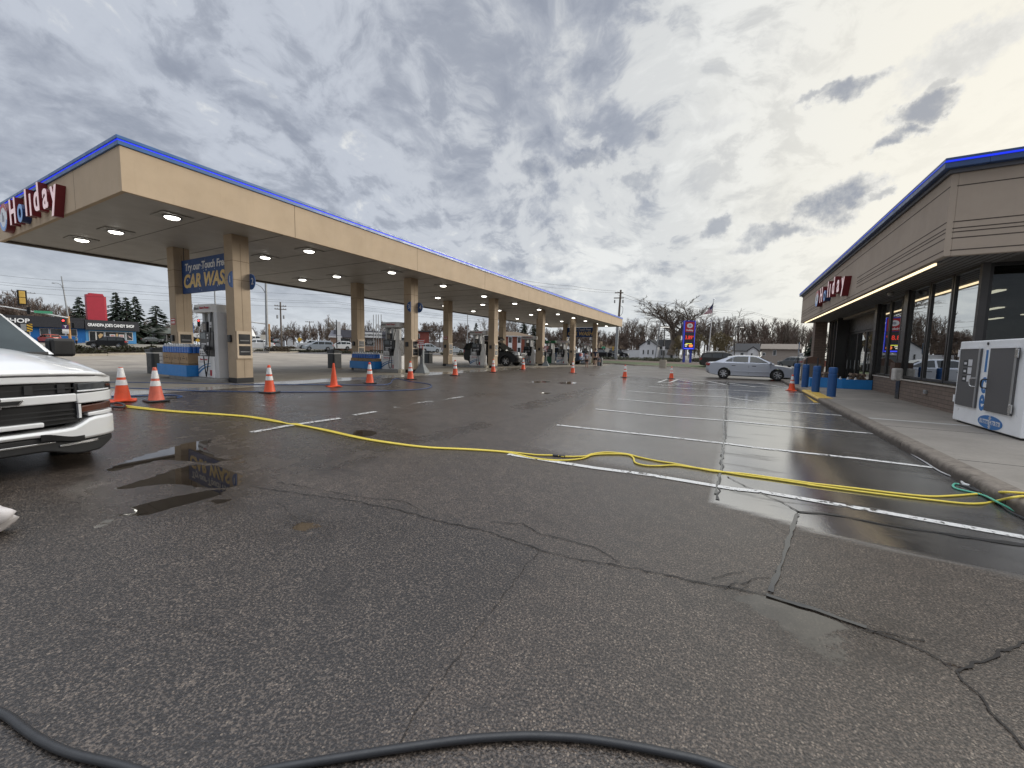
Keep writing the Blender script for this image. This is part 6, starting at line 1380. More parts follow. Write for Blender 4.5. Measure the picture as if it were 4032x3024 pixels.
for px, yt, w_ in ((2672, 1318, 1.0), (2755, 1306, 1.2), (2810, 1302, 1.25), (2858, 1312, 1.1), (2710, 1345, .9)):
    plant(THG, px, yt, 1410 + rng.uniform(-3, 3), 66, 'olive budding shrub in the thicket around the price sign', GS, w_)
plant(VAR[4], 2690, 1372, 1416, 56, 'small ornamental tree standing right before the price sign', None, 1.0)
# mass of woods filling the skyline far behind, all round
mb = MB(); A0, B0 = tree_variant(91, nl=7, nb=5, nt=4, ntw=2, twr=.004)
for az in np.arange(-175, 140, 3.4):
    if -82 < az < 45: continue
    a = math.radians(az); dist = rng.uniform(95, 130); h = rng.uniform(9, 14); w_ = h * rng.uniform(.8, 1.2); M_ = Matrix.Translation(onT(dist * math.sin(a), dist * math.cos(a))) @ Matrix.Rotation(rng.uniform(0, 6), 4, 'Z') @ Matrix.Diagonal((w_, w_, h, 1))
    mb.mesh_ = None; mb.add(A0.v, A0.f, M_); mb.add(B0.v, B0.f, M_)
tag(mb.build('woods', BARK2), 'far-off bare woods beyond the street on the unseen sides', None, None, 'stuff')
mb = MB(); 
for az in np.arange(-84, 30, 1.5):
    a = math.radians(az); dist = rng.uniform(185, 230); h = rng.uniform(7.5, 10.5); w_ = h * rng.uniform(.8, 1.4); M_ = Matrix.Translation(onT(dist * math.sin(a), dist * math.cos(a))) @ Matrix.Rotation(rng.uniform(0, 6), 4, 'Z') @ Matrix.Diagonal((w_, w_, h, 1)); mb.add(A0.v, A0.f, M_); mb.add(B0.v, B0.f, M_)
tag(mb.build('far_woods', BARK2), 'far-off bare woods that close the skyline', None, None, 'stuff')
def conifer_proto(seed, whorls=22, drop=.35):
    R_ = random.Random(seed); r_ = thing('conifer', None, 'tree', (0, 0, -60)); MB().tube([(0, 0, 0), (0, 0, .97)], [.022, .004], 6).build('trunk', BARK, r_); mb = MB()
    for k in range(whorls):
        u = (k + .3) / whorls; z = .06 + .92 * u; L = .24 * (1 - u) ** .8 + .012
        for j in range(11):
            a = R_.uniform(0, 2 * PI); ll = L * R_.uniform(.7, 1.15); zz = z + R_.uniform(-.015, .015); d_ = Vector((math.cos(a), math.sin(a), 0)); s_ = Vector((-d_.y, d_.x, 0))
            for q in range(5):
                t0 = .12 + .17 * q; p_ = d_ * ll * t0 + Vector((0, 0, zz - ll * drop * t0 ** 1.3)); e_ = d_ * ll * (t0 + .32) + Vector((0, 0, zz - ll * drop * (t0 + .3) ** 1.3 - .008)); w_ = ll * .20 * (1.1 - t0) + .006
                c_ = R_.uniform(-.02, .015); mb.add([p_, e_ + s_ * w_ + Vector((0, 0, c_)), e_ + d_ * .02, e_ - s_ * w_ + Vector((0, 0, -c_))], [(0, 1, 2), (0, 2, 3)])
    mb.build('crown', NEED, r_); return r_
CF = [conifer_proto(1), conifer_proto(2, 18, .5)]
GC = 'dark conifers along the skyline'
def fir(k, px, yt, yb, dep, lb, w_=1.0): r_ = plant(CF[k], px, yt, yb, dep, lb, GC, w_); return r_
fir(0, 322, 1166, 1345, 100, 'dark spruce half hidden behind the red pylon', 1.05); fir(0, 466, 1148, 1345, 112, 'tallest dark spruce right of the red pylon'); fir(1, 505, 1166, 1345, 112, 'middle dark spruce of the three beside the red pylon'); fir(0, 541, 1163, 1345, 114, 'dark spruce at the right end of the three by the red pylon')
fir(1, 620, 1200, 1345, 120, 'dark pine behind the first rear column', 1.9); fir(0, 1874, 1268, 1372, 135, 'small pointed spruce above the third pump', .9); fir(1, 1812, 1300, 1372, 128, 'dark round evergreen left of the third pump', 1.9); fir(1, 2058, 1264, 1375, 132, 'broad dark spruce behind the brown hip roof', 1.5); fir(1, 2100, 1272, 1375, 130, 'broad dark spruce right of the brown hip roof', 1.5)
fir(1, 3196, 1318, 1412, 92, 'dark pine beside the store pillar', 1.7); fir(0, 3215, 1305, 1412, 96, 'dark pine just behind the store pillar', 1.4); fir(1, 1000, 1322, 1352, 120, 'low dark evergreen left of the tall grey pole', 2.2); fir(1, 1072, 1334, 1352, 134, 'low dark evergreen behind the dark green car', 2.4); fir(1, 1004, 1315, 1356, 116, 'low dark evergreen beside the white pyramid sign', 1.8)

# ---- hedges and verge
HG = mat('hedge_leaf', (.045, .045, .020), .8, .35, 5); HG2 = mat('hedge_brown', (.075, .055, .032), .85, .3, 5); GRS = mat('grass_green', (.055, .075, .025), .9, .35, 1.5); MUL = mat('mulch', (.085, .060, .042), .95, .3, 4)
def hedge(label, pxa, pxb, ybase, h, w_, mt=HG, group='clipped hedges', name='hedge', rough=.10):
    a, b_ = gp(pxa, ybase), gp(pxb, ybase); L = (b_ - a).length; n_ = int(min(2600, max(320, L * 260))); R_ = random.Random(pxa); mb = MB(); d_ = (b_ - a).normalized(); s_ = Vector((-d_.y, d_.x, 0))
    for _ in range(n_):
        u = R_.random(); v = R_.uniform(-.5, .5); hh = h * (.72 + .28 * math.sin(u * L * 1.9 + pxa) ** 2) * (1 - 1.6 * v * v); z = hh * (R_.random() ** .55)
        p_ = a.lerp(b_, u) + s_ * v * w_ + Vector((R_.gauss(0, rough * .4), R_.gauss(0, rough * .4), z)); q = .045 + .05 * R_.random()
        e1 = Vector((R_.gauss(0, 1), R_.gauss(0, 1), R_.gauss(0, .7))).normalized() * q; e2 = e1.orthogonal().normalized() * q
        mb.add([p_ - e1, p_ + e2, p_ + e1, p_ - e2], [(0, 1, 2, 3)])
    r_ = thing(name, label, 'hedge', (0, 0, 0), 0, group); o = mb.build('foliage', mt, r_)
    MB().tube([a + Vector((0, 0, h * .3)), b_ + Vector((0, 0, h * .3))], [h * .30, h * .30], 7).build('branches', mat('hedge_wood', (.03, .024, .018), .9), r_)
    return r_
KY = [(-60, 1416), (250, 1404), (420, 1400), (600, 1395), (760, 1394), (930, 1390), (1000, 1386), (1060, 1389), (1120, 1389), (1200, 1386), (1300, 1388), (1420, 1392), (1560, 1396), (1700, 1402), (1850, 1406), (2000, 1412)]
kp = [gp(*p_) for p_ in KY]
mb = MB(); vs = []
for p_ in kp: n_ = Vector((p_.x, p_.y, 0)).normalized(); vs += [p_ + Vector((0, 0, -.03)), p_ + Vector((0, 0, .15)), p_ + n_ * .18 + Vector((0, 0, .15))]
mb.add(vs, [(3 * i + k, 3 * i + 3 + k, 3 * i + 4 + k, 3 * i + 1 + k) for i in range(len(kp) - 1) for k in (0, 1)]); struct(mb.build('street_kerb', mat('kerb_pale', (.38, .34, .28), .8)))
vs = []
for p_ in kp:
    n_ = Vector((p_.x, p_.y, 0)).normalized()
    for dd in (.18, 2.5, 6.0): q = p_ + n_ * dd; vs.append(Vector((q.x, q.y, float(T(q.x, q.y)) + (.16 if dd < 3 else .10))))
struct(MB().add(vs, [(3 * i + k, 3 * i + 3 + k, 3 * i + 4 + k, 3 * i + 1 + k) for i in range(len(kp) - 1) for k in (0, 1)]).build('verge', MUL))
hedge('brown clipped hedge along the kerb, its left stretch behind the white truck', 210, 420, 1399, .80, 1.1, HG); hedge('brown green clipped hedge on the kerb below the black crossover', 420, 640, 1394, .78, 1.1, HG); hedge('clipped hedge on the kerb between the first rear column and the pump', 640, 860, 1391, .7, 1.0, HG)
hedge('low hedge stretch left of the round bush by the tall grey pole', 1015, 1072, 1386, .38, .9, HG); hedge('round clipped bush at the foot of the utility pole', 1072, 1116, 1388, .95, 2.0, HG2, name='bush'); hedge('long hedge stretch below the silver minivan', 1122, 1330, 1387, .50, 1.3, HG); hedge('hedge stretch behind the pole rack and second pump', 1330, 1560, 1392, .6, 1.2, HG); hedge('low bush before the pale saloon, right of the third rear column', 1742, 1765, 1399, .7, 1.4, HG, name='bush'); hedge('low bush beside the third pump, right of the pale saloon', 1806, 1824, 1401, .7, 1.3, HG, name='bush'); hedge('brown heap of cut shrubs between the round bush and the minivan', 1118, 1158, 1374, .9, 1.6, HG2, name='bush')
# verge beyond the far end of the lot
BK = [(2300, 1430), (2420, 1434), (2500, 1440), (2600, 1444), (2700, 1449), (2800, 1455), (2950, 1462), (3080, 1464)]
bp = [gp(*p_) for p_ in BK]; vs = []
for p_ in bp:
    n_ = Vector((p_.x, p_.y, 0)).normalized()
    for dd, zz in ((0, .0), (.02, .14), (.2, .14), (6, .30), (14, .45)): q = p_ + n_ * dd; vs.append(Vector((q.x, q.y, float(T(q.x, q.y)) + zz)))
f_ = [(5 * i + k, 5 * i + 5 + k, 5 * i + 6 + k, 5 * i + 1 + k) for i in range(len(bp) - 1) for k in range(4)]
o = MB().add(vs, f_); o.mi = [0 if k < 2 else (1 if k == 2 else 2) for i in range(len(bp) - 1) for k in range(4)]; struct(o.build('far_verge', [mat('kerb_pale', (0, 0, 0)), GRS, MUL]))
for k, (a_, b_, yb) in enumerate(((2372, 2398, 1425), (2402, 2440, 1426), (2446, 2480, 1428), (2484, 2523, 1428))): hedge('clipped green hedge block beyond the far kerb, %s' % ('behind the walking family', 'between the family and the thick pole', 'right of the thick pole', 'before the white garage')[k], a_, b_, yb, .95, 1.5, HG, 'hedge blocks beyond the far kerb')
for k, (px, yb, lb) in enumerate(((2552, 1424, 'small round bush before the white house gable'), (2592, 1424, 'small round bush behind the black lamp post base'), (2625, 1424, 'bush below the white porch, left'), (2660, 1424, 'bush below the white porch, right'), (2745, 1424, 'dark bush right of the price sign foot'), (2770, 1418, 'dark spreading bush left of the flagpole'))): hedge(lb, px - 16, px + 16, yb, .9, 1.7, HG, 'bushes on the far verge', 'bush')

# ---- buildings
def wallbox(mb, x0, x1, y0, y1, z0, z1): return mb.box(x0, x1, y0, y1, z0, z1)
BLW = mat('shop_blue', (.012, .135, .42), .7, .06, 2); BLW2 = mat('shop_light_blue', (.06, .25, .52), .6, .06, 2); SHG = mat('black_shingle', (.022, .022, .026), .85, .25, 3); RPY = mat('pylon_red', (.34, .015, .035), .55, .08, 2); DGL = mat('dark_window', (.02, .024, .026), .08, .3, 2, coat=.5); WFR = mat('white_frame', (.62, .62, .62), .5); SHW = mat('sign_white', (.72, .72, .72), .5, 0)
q = Q(338, 1346, 88); rz = facing(q, -.10); cs = thing('candy_shop', 'bright blue candy shop with a black mansard roof', 'building', (q.x, q.y, q.z - .25), rz)
wl, wr_ = wid(-200, 338, 88) * 1.15, wid(338, 547, 88); H1, H2, H3 = 3.2, 5.45, .25
MB().box(-wl, 0, 0, 9, 0, H1).build('wall', BLW, cs)
MB().prism([(-.9, H1 - .02), (-.25, H2), (5, H2 + .02), (5, H1 - .02)], -wl, -.0, 'x').build('mansard_roof', SHG, cs)
for x0, x1 in ((-wl * .30, -wl * .24 + .0), (-wl * .235, -wl * .135), (-wl * .13, -wl * .055), (-wl * .48, -wl * .36)):
    f_ = MB().box(x0, x1, -.05, -.005, 1.45, 2.95).build('window', WFR, cs); MB().box(x0 + .08, x1 - .08, -.06, -.0505, 1.53, 2.88).build('pane', DGL, f_)
MB().box(-wl * .5, -.3, -3.2, -3.0, 0, .95).build('low_wall', BLW, cs)
nn_ = Vector((0, -.96, .28)); MB().mesh(text_me('CANDY SHOP', 1.30, .03, .03), face_m((-wl * .44 - 2.2, -.72, 4.3), (1, 0, 0), (0, .28, .96))).build('roof_lettering', SHW, cs)
rt = Matrix.Rotation(.20, 4, 'Z')
def R3(o): o.matrix_parent_inverse = Matrix.Identity(4); o.rotation_euler = (0, 0, .20); return o
R3(MB().box(0.05, wr_, .02, 9, 0, H1 - .2).build('wall', BLW2, cs)); R3(MB().prism([(-1.0, H1 - .22), (-.3, H2 - .25), (5, H2 - .2), (5, H1 - .22)], .02, wr_ + .5, 'x').build('mansard_roof', SHG, cs))
R3(MB().mesh(text_me("GRANDPA JOE'S CANDY SHOP", .98, .03, .03), face_m((wr_ * .50, -.78, 4.05), (1, 0, 0), (0, .3, .95), .56)).build('roof_lettering', SHW, cs))
for x0, x1, z0 in ((.55, 1.65, .05), (wr_ * .20, wr_ * .36, .75), (wr_ * .37, wr_ * .78, .75), (wr_ * .79, wr_ * .93, .75)):
    f_ = R3(MB().box(x0, x1, -.05, .01, z0, 2.7).build('window' if z0 > .1 else 'door', WFR, cs)); MB().box(x0 + .1, x1 - .1, -.06, -.0505, z0 + .1, 2.6).build('pane', DGL, f_)
mb = MB(); R3(MB().prism([(wr_ * .26, .95), (wr_ * .235, 1.8), (wr_ * .285, 2.25), (wr_ * .33, 2.05), (wr_ * .325, 1.7)], -.075, -.062, 'y').build('cone_picture', mat('cone_tan', (.55, .38, .2), .6), cs))
for x0, x1 in ((wr_ * .46, wr_ * .57), (wr_ * .64, wr_ * .75)):
    o = R3(MB().box(x0, x1, -.075, -.062, 1.15, 2.1).build('window_notice', SHW, cs)); MB().box(x0 + .15, x1 - .15, -.08, -.0755, 1.7, 1.9).box(x0 + .2, x1 - .2, -.08, -.0755, 1.35, 1.5).build('notice_mark', mat('red_pale', (0, 0, 0)), o)
R3(MB().box(wr_ * .585, wr_ * .625, -.075, -.062, 1.1, 2.3).build('figure_picture', mat('cone_tan', (0, 0, 0)), cs)); R3(MB().prism([(wr_ * .82, 2.0), (wr_ * .88, 1.6), (wr_ * .91, 1.25), (wr_ * .85, 1.5)], -.075, -.062, 'y').build('cone_picture', mat('pink_pale', (.6, .4, .4), .6), cs))
q = Q(378, 1262, 90); ph = wid(340, 412, 90); pt = thing('red_pylon', 'tall blank crimson pylon rising above the candy shop roof', 'sign', (q.x, q.y, q.z), facing(q, .18)); zt = 1262 - 1163; zt *= 90 / 1550
MB().box(-ph / 2, ph / 2, -.8, .8, -4.5, zt).box(-ph / 2 + .5, ph / 2 - .1, -.6, .6, zt, zt + .32).build('pylon_slab', RPY, pt, bevel=.03); MB().box(ph / 2, ph / 2 + .35, -.5, .5, -4.5, zt - .25).build('pylon_fin', mat('pylon_red_light', (.42, .03, .05), .5), pt)
def building(name, label, px0, px1, ybase, ywall, depth, wall, roofm, roof='flat', roof_y=None, deep=9, extra=0.0, wins=(), over=.35, cat='building', doors=(), gable_win=None, low=1.2):
    """house square to the view ray; wins = (u0,u1,v0,v1) as shares of the wall"""
    pxc = (px0 + px1) / 2; q = Q(pxc, ybase, depth); w_ = wid(px0, px1, depth); h = (ybase - ywall) * depth / 1550; rh = ((ywall - roof_y) * depth / 1550) if roof_y else .4
    r_ = thing(name, label, cat, (q.x, q.y, q.z), facing(q, extra))
    MB().box(-w_ / 2, w_ / 2, 0, deep, -low, h).build('wall', wall, r_)
    x0, x1 = -w_ / 2 - over, w_ / 2 + over
    if roof == 'flat': MB().box(x0, x1, -over, deep + over, h, h + rh).build('roof', roofm, r_)
    elif roof == 'ridge': MB().prism([(-over, h - .05), (deep / 2, h + rh), (deep + over, h - .05), (deep + over, h + .1), (deep / 2, h + rh + .18), (-over, h + .1)], x0, x1, 'x').build('roof', roofm, r_); MB().prism([(0, h - .03), (deep, h - .03), (deep / 2, h + rh - .02)], -w_ / 2 + .01, w_ / 2 - .01, 'x').build('gable', wall, r_)
    elif roof == 'gable': MB().prism([(x0, h - .08), (0, h + rh), (x1, h - .08), (x1, h + .1), (0, h + rh + .2), (x0, h + .1)], -over, deep + over, 'y').build('roof', roofm, r_); MB().prism([(-w_ / 2, h - .02), (w_ / 2, h - .02), (0, h + rh - .03)], .0, deep, 'y').build('gable', wall, r_)
    elif roof == 'hip':
        i_ = min(w_ * .3, deep * .45); MB().add([(x0, -over, h), (x1, -over, h), (x1, deep + over, h), (x0, deep + over, h), (x0 + i_, deep / 2, h + rh), (x1 - i_, deep / 2, h + rh)], [(0, 1, 5, 4), (1, 2, 5), (2, 3, 4, 5), (3, 0, 4), (3, 2, 1, 0)]).build('roof', roofm, r_); MB().box(x0, x1, -over, deep + over, h - .22, h - .002).build('eave', WFR, r_)
    for u0, u1, v0, v1 in wins:
        a, b_ = -w_ / 2 + u0 * w_, -w_ / 2 + u1 * w_; f_ = MB().box(a, b_, -.06, -.003, v0 * h, v1 * h).build('window', WFR, r_); MB().box(a + .09, b_ - .09, -.075, -.0605, v0 * h + .09, v1 * h - .09).build('pane', DGL, f_)
    for u0, u1, v1 in doors: MB().box(-w_ / 2 + u0 * w_, -w_ / 2 + u1 * w_, -.06, -.003, 0, v1 * h).build('door', DGL, r_)
    if gable_win: MB().box(-.35, .35, -.05, -.003, h + rh * .25, h + rh * .25 + 1.0).build('gable_window', DGL, r_)
    r_['_w'] = w_; r_['_h'] = h; return r_
HWT = mat('house_white', (.78, .78, .79), .7, .05, 2); SGR = mat('shingle_grey', (.055, .055, .058), .9, .15, 4); SBR = mat('shingle_brown', (.15, .105, .065), .9, .15, 4); BEI = mat('house_beige', (.34, .29, .25), .8, .08, 2); RBR = mat('red_brick', (.22, .065, .040), .85, .12, 6); TBR = mat('tan_brick', (.30, .19, .14), .85, .25, 9); MGR = mat('mansard_grey', (.105, .105, .125), .7, .1, 2); PGRN = mat('fascia_pale', (.34, .37, .34), .7, .08, 2); DKW = mat('dark_wall', (.05, .045, .04), .8, .2)
building('shop_row', 'low pale green fronted shop row right of the candy shop', 548, 665, 1346, 1312, 118, DKW, PGRN, 'flat', 1291, wins=((.05, .3, .1, .9), (.35, .6, .1, .9), (.65, .95, .1, .9)), over=.8)
rep = building('repair_shop', 'low grey roofed repair shop behind the second island with a white sign', 1338, 1562, 1371, 1332, 82, TBR, MGR, 'flat', 1304, extra=.05, wins=((.42, .62, .22, .95), (.02, .2, .22, .95), (.76, .98, .22, .95)), over=.9)
w_, h_ = rep['_w'], rep['_h']; sgp = MB().box(-w_ * .06, w_ * .24, -1.0, -.92, h_ + .12, h_ + 1.18).build('shop_sign', SHW, rep); MB().mesh(text_me('AUTO REPAIR & TOWING', .44, .02, .012), face_m((w_ * .09, -1.02, h_ + .64), (1, 0, 0), (0, 0, 1), .98)).build('sign_text', CBL, sgp)
mb = MB(); mb.box(w_ * -.02, w_ * .10, -.10, -.077, h_ * .60, h_ * .64); me_ = text_me('OIL CHANGE', .46, .01); mb.mesh(me_, face_m((w_ * .02, -.085, h_ * .72), (1, 0, 0), (0, 0, 1), .9)); mb.mesh(text_me('TIRES', .5, .01), face_m((w_ * .02, -.085, h_ * .48), (1, 0, 0), (0, 0, 1), .9)); mb.build('window_lettering', SHW, rep)
building('repair_shop_wing', 'hip roofed end wing of the repair shop left of the second rear column', 1302, 1340, 1372, 1325, 78, TBR, MGR, 'hip', 1299, deep=6)
building('red_house', 'red sided building with a small white window behind the hedge, above the grey wall', 1628, 1690, 1372, 1307, 100, mat('red_siding', (.22, .06, .045), .8, .1), SGR, 'flat', 1303, wins=((.2, .4, .55, .88),))
building('grey_shed', 'flat grey wall of a shed below the red building', 1560, 1650, 1372, 1333, 96, mat('shed_grey', (.19, .21, .22), .7, .08), SGR, 'flat', 1331)
bf = thing('board_fence', 'long weathered brown board fence behind the pale saloon', 'fence', tuple(Q(1745, 1372, 108)), facing(Q(1745, 1372, 108))); L_ = wid(1655, 1850, 108)
mb = MB()
for k in range(70): mb.box(-L_ / 2 + L_ * k / 70, -L_ / 2 + L_ * (k + .9) / 70, 0, .03, -.4, 1.75 + rng.uniform(-.04, .04))
mb.build('boards', mat('fence_brown', (.13, .105, .085), .9, .2, 3), bf)
apt = building('brick_apartments', 'red brick apartment house with white panels and a brown hip roof', 1890, 2098, 1394, 1322, 112, RBR, SBR, 'hip', 1302, deep=14, extra=.06)
w_, h_ = apt['_w'], apt['_h']
for u in (.02, .36, .53, .70, .86): o = MB().box(-w_ / 2 + u * w_, -w_ / 2 + (u + .075) * w_, -.06, -.003, -.5, h_ - .25).build('white_panel', HWT, apt); MB().box(-w_ / 2 + (u + .008) * w_, -w_ / 2 + (u + .066) * w_, -.075, -.0605, h_ * .62, h_ * .92).box(-w_ / 2 + (u + .008) * w_, -w_ / 2 + (u + .066) * w_, -.075, -.0605, h_ * .10, h_ * .36).build('pane', DGL, o)
building('brown_house', 'low brown roofed house behind the far canopy corner', 2355, 2465, 1402, 1372, 118, DKW, SBR, 'ridge', 1346, wins=((.2, .3, .3, .8), (.6, .72, .3, .8)))
building('garage', 'small white garage left of the white house', 2444, 2520, 1411, 1381, 104, HWT, HWT, 'flat', 1378, deep=6, over=.05, doors=((.35, .42, .6),))
gh = building('white_house', 'white gabled house with three narrow windows facing the lot', 2515, 2588, 1411, 1364, 100, HWT, SGR, 'gable', 1338, deep=9, extra=-.18, wins=((.18, .28, .32, .72), (.44, .54, .32, .72), (.70, .80, .32, .72)), over=.2, gable_win=True)
building('house_wing', 'grey roofed porch wing on the right of the white gabled house', 2586, 2672, 1411, 1373, 101, HWT, SGR, 'ridge', 1338, deep=8, wins=((.04, .14, .25, .85), (.16, .26, .25, .85), (.28, .38, .25, .85), (.62, .70, .2, .85), (.76, .84, .2, .85), (.86, .94, .2, .85)), over=.3)
building('porch_gable', 'small white gabled porch on the house wing', 2628, 2660, 1411, 1374, 97, HWT, SGR, 'gable', 1366, deep=3, over=.15, doors=((.35, .65, .8),))
building('small_white_house', 'white house with a grey roof and a front gable, above the silver saloon', 2885, 2985, 1412, 1383, 104, HWT, SGR, 'ridge', 1354, deep=8, wins=((.28, .42, .35, .8),), over=.3); building('white_gable', 'white front gable of the house above the silver saloon', 2942, 2984, 1412, 1382, 99, HWT, SGR, 'gable', 1367, deep=5, wins=((.3, .5, .3, .75),), over=.2)
building('grey_white_house', 'pale gabled house behind the dark estate car', 2828, 2890, 1408, 1378, 112, HWT, HWT, 'gable', 1352, deep=8, wins=((.4, .5, .6, .95),), over=.1)
building('beige_house', 'beige two storey house with a light brown roof behind the grey car', 2996, 3142, 1424, 1376, 88, BEI, mat('shingle_light', (.20, .17, .145), .9, .15, 4), 'ridge', 1356, deep=9, wins=((.02, .10, .45, .72), (.30, .40, .50, .95)), over=.4)
bf = thing('red_fence', 'low reddish board fence right of the grey car', 'fence', tuple(Q(3195, 1436, 70)), facing(Q(3195, 1436, 70))); MB().box(-2.5, 2.5, 0, .05, -.3, .75).build('boards', mat('fence_red', (.19, .07, .045), .85, .15), bf); MB().box(-2.5, 2.5, -.03, 0, .75, .80).build('cap_rail', mat('fence_red', (0, 0, 0)), bf)
# small white house across the street
building('gabled_house', 'white two-gabled house across the street behind the utility pole', 1084, 1122, 1352, 1338, 140, HWT, SGR, 'gable', 1322, deep=8, over=.2); building('gabled_house', 'white gable half hidden by the bare tree, right of the utility pole', 1126, 1165, 1352, 1340, 138, HWT, SGR, 'gable', 1323, deep=8, over=.2)

# ---- street furniture
WD = mat('pole_wood', (.13, .105, .085), .9, .2, 5); STL = mat('pole_steel', (.26, .27, .28), .5, .1, metal=.3); PWT = mat('arm_white', (.55, .56, .56), .4); ORP = mat('pole_orange', (.50, .26, .09), .6, .1); SIGB = mat('signal_black', (.012, .012, .013), .5); SIGY = mat('signal_yellow', (.50, .30, .05), .5); SRED = emis('signal_red', (1, .05, .05), 3.0); YEP = mat('sign_yellow', (.55, .33, .03), .5); SGN_ = mat('sign_green', (.06, .30, .17), .5)
def up_pole(name, label, cat, px, ytop, ybase, depth, r, mt, group=None, lean=0.0, pxt=None):
    q = Q(px, ybase, depth); h = (ybase - ytop) * depth / 1550; r_ = thing(name, label, cat, tuple(q), facing(q), group); MB().tube([(0, 0, -.6), (lean, 0, h)], [r, r * .7], 8).build('pole', mt, r_, smooth=60); r_['_h'] = h; return r_
def cross(r_, h, w_, mt=WD, ins=True):
    o = MB().box(-w_ / 2, w_ / 2, -.16, -.06, h - .07, h + .07).build('crossarm', mt, r_)
    mb = MB()
    for x in (-w_ * .45, -w_ * .25, w_ * .25, w_ * .45): mb.lathe([(.05, h + .07), (.06, h + .16), (.03, h + .24)], 6, Matrix.Translation((x, -.11, 0)))
    mb.build('insulator', mat('insulator', (.2, .2, .2), .4), o); return o
GP = 'wooden utility poles'
p1 = up_pole('utility_pole', 'wooden utility pole with a crossarm behind the candy shop roof lettering', 'utility pole', 117, 1151, 1345, 100, .16, WD, GP); cross(p1, p1['_h'] - .3, 3.2)
p2 = up_pole('utility_pole', 'wooden utility pole with double crossarms and two transformers', 'utility pole', 1109, 1192, 1372, 75, .17, WD, GP); cross(p2, p2['_h'] - .75, 1.95); cross(p2, p2['_h'] - 1.35, 1.95)
for x in (-.55, .5): MB().lathe([(.14, p2['_h'] - 3.1), (.16, p2['_h'] - 3.05), (.16, p2['_h'] - 2.5), (.08, p2['_h'] - 2.4)], 10, Matrix.Translation((x, 0, 0))).build('transformer', STL, p2)
p3 = up_pole('utility_pole', 'thin wooden pole with a short crossarm behind the silver minivan', 'utility pole', 1221, 1266, 1350, 115, .15, WD, GP); cross(p3, p3['_h'] - .2, 2.2)
up_pole('utility_pole', 'leaning bare pole right of the minivan', 'utility pole', 1268, 1282, 1350, 110, .13, WD, GP, lean=.55)
p4 = up_pole('utility_pole', 'tall wooden utility pole at the far end of the canopy', 'utility pole', 2424, 1146, 1412, 62, .20, WD, GP, lean=.35); h_ = p4['_h']
for dz_, w_ in ((.45, 1.3), (1.25, 1.5)): o = MB().box(-w_ / 2 + .1, w_ / 2 + .1, -.2, -.08, h_ - dz_ - .07, h_ - dz_ + .07, Matrix.Rotation(math.radians(0), 4, 'Z')).build('crossarm', WD, p4)
for x in (-.5, .75): MB().lathe([(.09, h_ - 2.0), (.11, h_ - 1.9), (.11, h_ - 1.55), (.05, h_ - 1.5)], 8, Matrix.Translation((x, 0, 0))).build('insulator', STL, p4)
MB().tube(smooth_path([(.3, -.1, h_ - 2.4), (.75, -.1, h_ - 2.7), (.7, -.1, h_ - 3.6), (.25, -.1, h_ - 4.2)], 4), .03, 5).build('conduit', DARK, p4)
MB().tube([(.02, -.3, -.4), (.10, -.3, h_ * .53)], [.24, .22], 10).build('steel_sleeve', STL, p4, smooth=60)
up_pole('utility_pole', 'thin grey pole before the white gable wall', 'utility pole', 2578, 1272, 1412, 92, .13, STL, None, lean=.9)
up_pole('steel_pole', 'grey steel pole seen above the first pump', 'pole', 855, 1136, 1372, 52, .11, STL); up_pole('steel_pole', 'thin steel pole above the third pump header', 'pole', 1840, 1226, 1376, 70, .09, STL)
p5 = up_pole('lamp_post', 'wooden lamp post with a small ball lamp behind the third rear column', 'lamp post', 1771, 1229, 1372, 80, .12, WD); MB().tube([(0, 0, p5['_h'] - 2.6), (-.9, 0, p5['_h'] - 2.4)], .03, 5).lathe([(.01, -.2), (.2, -.1), (.2, .1), (.01, .2)], 8, Matrix.Translation((-1.0, 0, p5['_h'] - 2.3))).build('lamp_head', DARK, p5)
# left traffic signal with mast arm
q = Q(277, 1347, 62); tsg = thing('traffic_signal', 'traffic signal pole with an orange foot and a long white mast arm', 'traffic signal', tuple(q), facing(q)); m_ = 62 / 1550
MB().tube([(0, 0, -.5), (-.05, 0, 4.0)], .17, 10).build('pole_base', ORP, tsg); MB().tube([(-.05, 0, 4.0), (-.42, 0, 10.1)], [.11, .06], 8).build('pole', STL, tsg, smooth=60)
MB().tube(smooth_path([(-.22, 0, 7.6), (-.5, 0, 8.7), (-.9, 0, 9.0), (-1.25, 0, 8.95)], 4), .035, 6).build('lamp_arm', STL, tsg); MB().lathe([(.02, -.06), (.14, -.05), (.16, .02), (.04, .1)], 8, Matrix.Translation((-1.3, 0, 8.95))).build('lamp_head', STL, tsg)
arm = MB().tube([(-.03, -.15, 3.75), (-2.0, -.15, 4.15), (-6.0, -.15, 4.9), (-10.5, -.15, 5.35)], [.12, .10, .085, .06], 8).build('mast_arm', PWT, tsg, smooth=60)
def sig(par, x, z, lit=False, y=-.35, three=True, s_=1.0):
    b_ = MB().box(x - .17 * s_, x + .17 * s_, y - .12, y + .1, z - .52 * s_, z + .52 * s_).build('signal_head', SIGB, par, bevel=.02)
    mb = MB()
    for k in (-1, 0, 1): mb.lathe([(.15 * s_, 0), (.15 * s_, .14)], 10, face_m((x, y - .12, z + .33 * s_ * k), (1, 0, 0), (0, 0, 1)), cap=False)
    mb.build('signal_visor', SIGB, b_)
    for k in (-1, 0, 1): MB().lathe([(.11 * s_, 0), (.11 * s_, .01)], 10, face_m((x, y - .121, z + .33 * s_ * k), (1, 0, 0), (0, 0, 1))).build('signal_lens', SRED if (lit and k == 1) else DARK, b_)
    return b_
for x, z in ((-3.9, 4.55), (-7.0, 5.05), (-10.0, 5.3)): sig(tsg, x, z)
